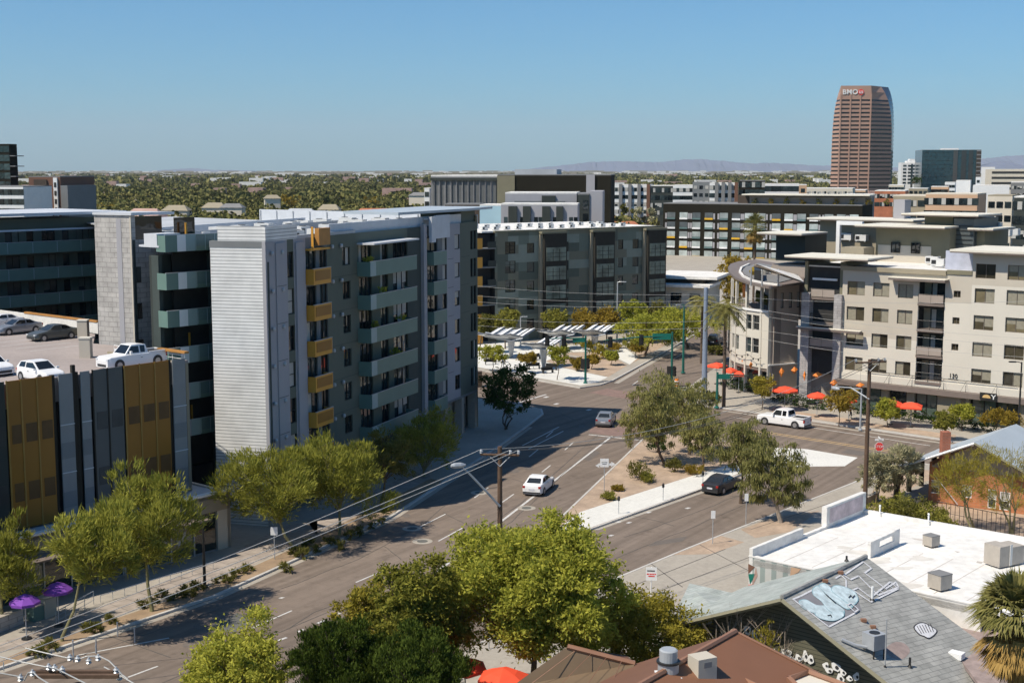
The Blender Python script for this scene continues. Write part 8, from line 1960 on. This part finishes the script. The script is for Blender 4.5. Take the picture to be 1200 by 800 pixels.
# bungalow garden
T('silver_tree','silvery feathery shrub tree below the stop sign','tree',(1052,590),(1030,520,1078,580),'lf_silver','spiky',6000,.36,.08,9,'bark',.1,None,150)
T('silver_tree','darker silvery shrub at the foot of the wooden pole','tree',(1026,592),(1010,535,1045,585),'lf_silver','spiky',4200,.34,.08,8,'bark',.08,None,151)
for i, (b_, w, h, lab) in enumerate([((1047,612),52,36,'yellow-green shrub nearest the wooden pole'),((1072,617),50,34,'yellow-green shrub in the middle of the garden row'),((1096,621),44,30,'yellow-green shrub at the right of the garden row')]):
    bush_px('shrub', lab, 'shrub', b_, w, h, ['lf_yel2','lf_olive','lf_yel2'][i], 3000, .22, .09, 'broad', 'shrubs behind the white roof', 160+i)
T('bare_tree','sparse yellow palo verde in front of the brick wall, left','tree',(1140,622),(1088,520,1150,600),'lf_yel','feather',4200,.32,.035,9,'bark_pv',.09,'sparse yellow trees before the bungalow',170,2)
T('bare_tree','sparse yellow palo verde at the right edge before the bungalow','tree',(1185,625),(1130,512,1210,608),'lf_yel','feather',5200,.32,.035,11,'bark_pv',.10,'sparse yellow trees before the bungalow',171,3)
# near trees below the camera
T('elm_tree','big bright green tree in the bottom centre covering the brown pole foot','tree',(628,835),(520,612,730,806),'lf_bright','broad',80000,.25,.10,30,'bark',.22,None,180,small=.30,fill=.55)
T('elm_tree','darker green tree left of the bright one','tree',(480,850),(426,660,555,830),'lf_mid','broad',36000,.23,.10,20,'bark',.18,None,181,small=.34,fill=.6)
T('privet_bush','yellow-tipped bush left of the darker green tree','shrub',(425,820),(400,695,475,800),'lf_yel','broad',12000,.2,.1,8,'bark',.1,None,182)
T('privet_bush','yellow-green bush right of the bright tree above the brown roof','shrub',(756,810),(690,704,822,812),'lf_yel','broad',26000,.18,.09,18,'bark',.1,None,183)
T('privet_bush','bright yellow-green bushy tree at the bottom left','shrub',(275,880),(222,750,332,880),'lf_bright','broad',26000,.2,.09,18,'bark',.12,None,184)
T('juniper_tree','dark green juniper at the bottom, left lobe','tree',(395,880),(340,735,462,875),'lf_juniper','upright',60000,.17,.055,44,'bark',.15,'dark junipers at the bottom edge',185,small=.20,fill=.75)
T('juniper_tree','dark green juniper at the bottom, right lobe','tree',(490,890),(430,745,552,885),'lf_juniper','upright',60000,.17,.055,44,'bark',.15,'dark junipers at the bottom edge',186,small=.20,fill=.75)
P = Wg.P(Wg.sz(912,760)[0], -1.3, 0); zt_ = zat(912,728,P); t = empty('shrub', P, 'pale yellow shrub before the olive gable wall', 'shrub')
inst('foliage', leaf_mesh('foliage', [(0,0,zt_-.8,.5,.5,.8),(.15,0,zt_-1.7,.6,.5,.8),(-.2,.1,zt_-1.3,.4,.4,.6)], 1100, .2, .06, 'upright', M['lf_yel'], 190, .4), t); MB().mat(M['bark']).tube([(0,0,0),(0,0,zt_-.8)], .05, 5).buildL('stem', t)
# bare stems before the gable
def bare(u, vt, label, seed):
    s_ = Wg.sz(u, 760)[0]; P = Wg.P(s_, -1.1, 0); rs = random.Random(seed); h = zat(u, vt, P); t = empty('bare_shrub', P, label, 'shrub', 'bare pale shrubs before the olive gable wall'); b = MB().mat(M['bark_lt'])
    b.tube([(0,0,0),(0,0,h*.9)], [.05,.02], 5)
    for k in range(16):
        z = h*rs.uniform(.25,.8); a = rs.uniform(0,6.3); L = h*rs.uniform(.15,.4); e = Vector((math.cos(a)*L*.7, math.sin(a)*L*.7, z+L*.8)); b.tube([(0,0,z),e], [.02,.006], 3, caps=False)
        for q in range(2): b.tube([Vector((0,0,z)).lerp(e,.6), e+Vector((rs.uniform(-.2,.2),rs.uniform(-.2,.2),.15))], [.01,.005], 3, caps=False)
    b.buildL('stem', t); MB().mat(M['bark_lt']).lathe([(.1,0),(.05,.1)], 6).buildL('root_collar', t)
bare(852,722,'bare pale shrub at the left end of the gable wall',1); bare(866,718,'bare pale shrub behind the brown ridge',2); bare(881,712,'tallest bare pale shrub under the roof peak',3); bare(932,728,'bare pale shrub right of the yellow one',4); bare(914,720,'bare twiggy shrub rising through the yellow one',5)
# bottom-right fan palm
Pp = G(1190,905); s = FPX/Pp.y; hp = zat(1172,722,Pp)
palm('fan_palm','shaggy fan palm with a golden dry skirt at the lower right corner',(Pp.x-.3,Pp.y,0), hp, 70, 2.25, .32, 1.7, None, 9, 'lf_palm', 0, 0, 20, .12)
# ------------------------------------------------------------------ camera, sun, sky
cam = bpy.data.objects.new('camera', bpy.data.cameras.new('camera')); C.objects.link(cam)
cam.location = (0, 0, CAMH); cam.rotation_euler = (R(90)-TILT, 0, 0)
cam.data.sensor_width = 36; cam.data.lens = FPX/1200*36; cam.data.clip_start = .5; cam.data.clip_end = 90000
sc.camera = cam
SAZ, SEL = 61.0, 54.0          # shadows fall towards this bearing
sd = bpy.data.lights.new('sun', 'SUN'); sd.energy = SUN_E; sd.angle = R(.53); sd.color = (1, .905, .76)
so = bpy.data.objects.new('sun', sd); C.objects.link(so)
d = Vector((math.sin(R(SAZ))*math.cos(R(SEL)), math.cos(R(SAZ))*math.cos(R(SEL)), -math.sin(R(SEL))))
so.rotation_euler = d.to_track_quat('-Z', 'Y').to_euler()
w = bpy.data.worlds.new('World'); sc.world = w; w.use_nodes = True
n, l = w.node_tree.nodes, w.node_tree.links
bg = n['Background']; sk = n.new('ShaderNodeTexSky'); sk.sky_type = 'NISHITA'; sk.sun_disc = False
sk.sun_elevation = R(SEL); sk.sun_rotation = R(SAZ+180); sk.altitude = 340; sk.air_density = SKY[0]; sk.dust_density = SKY[1]; sk.ozone_density = SKY[2]
tn = n.new('ShaderNodeMix'); tn.data_type = 'RGBA'; tn.blend_type = 'MULTIPLY'; tn.inputs[0].default_value = 1; tn.inputs[7].default_value = (*TINT,1); l.new(sk.outputs[0], tn.inputs[6]); l.new(tn.outputs[2], bg.inputs[0]); bg.inputs[1].default_value = SKY[3]
sc.view_settings.view_transform = 'Standard'; sc.view_settings.look = 'None'; sc.view_settings.gamma = 1; sc.view_settings.exposure = EXPO
sc.view_settings.use_curve_mapping = False
sc.render.engine = 'CYCLES'
cy = sc.cycles
cy.use_denoising = True; cy.max_bounces = 6; cy.diffuse_bounces = 3; cy.glossy_bounces = 2; cy.transmission_bounces = 3; cy.volume_bounces = 0; cy.transparent_max_bounces = 4
cy.sample_clamp_indirect = 6; cy.caustics_reflective = False; cy.caustics_refractive = False
cy.use_light_tree = False
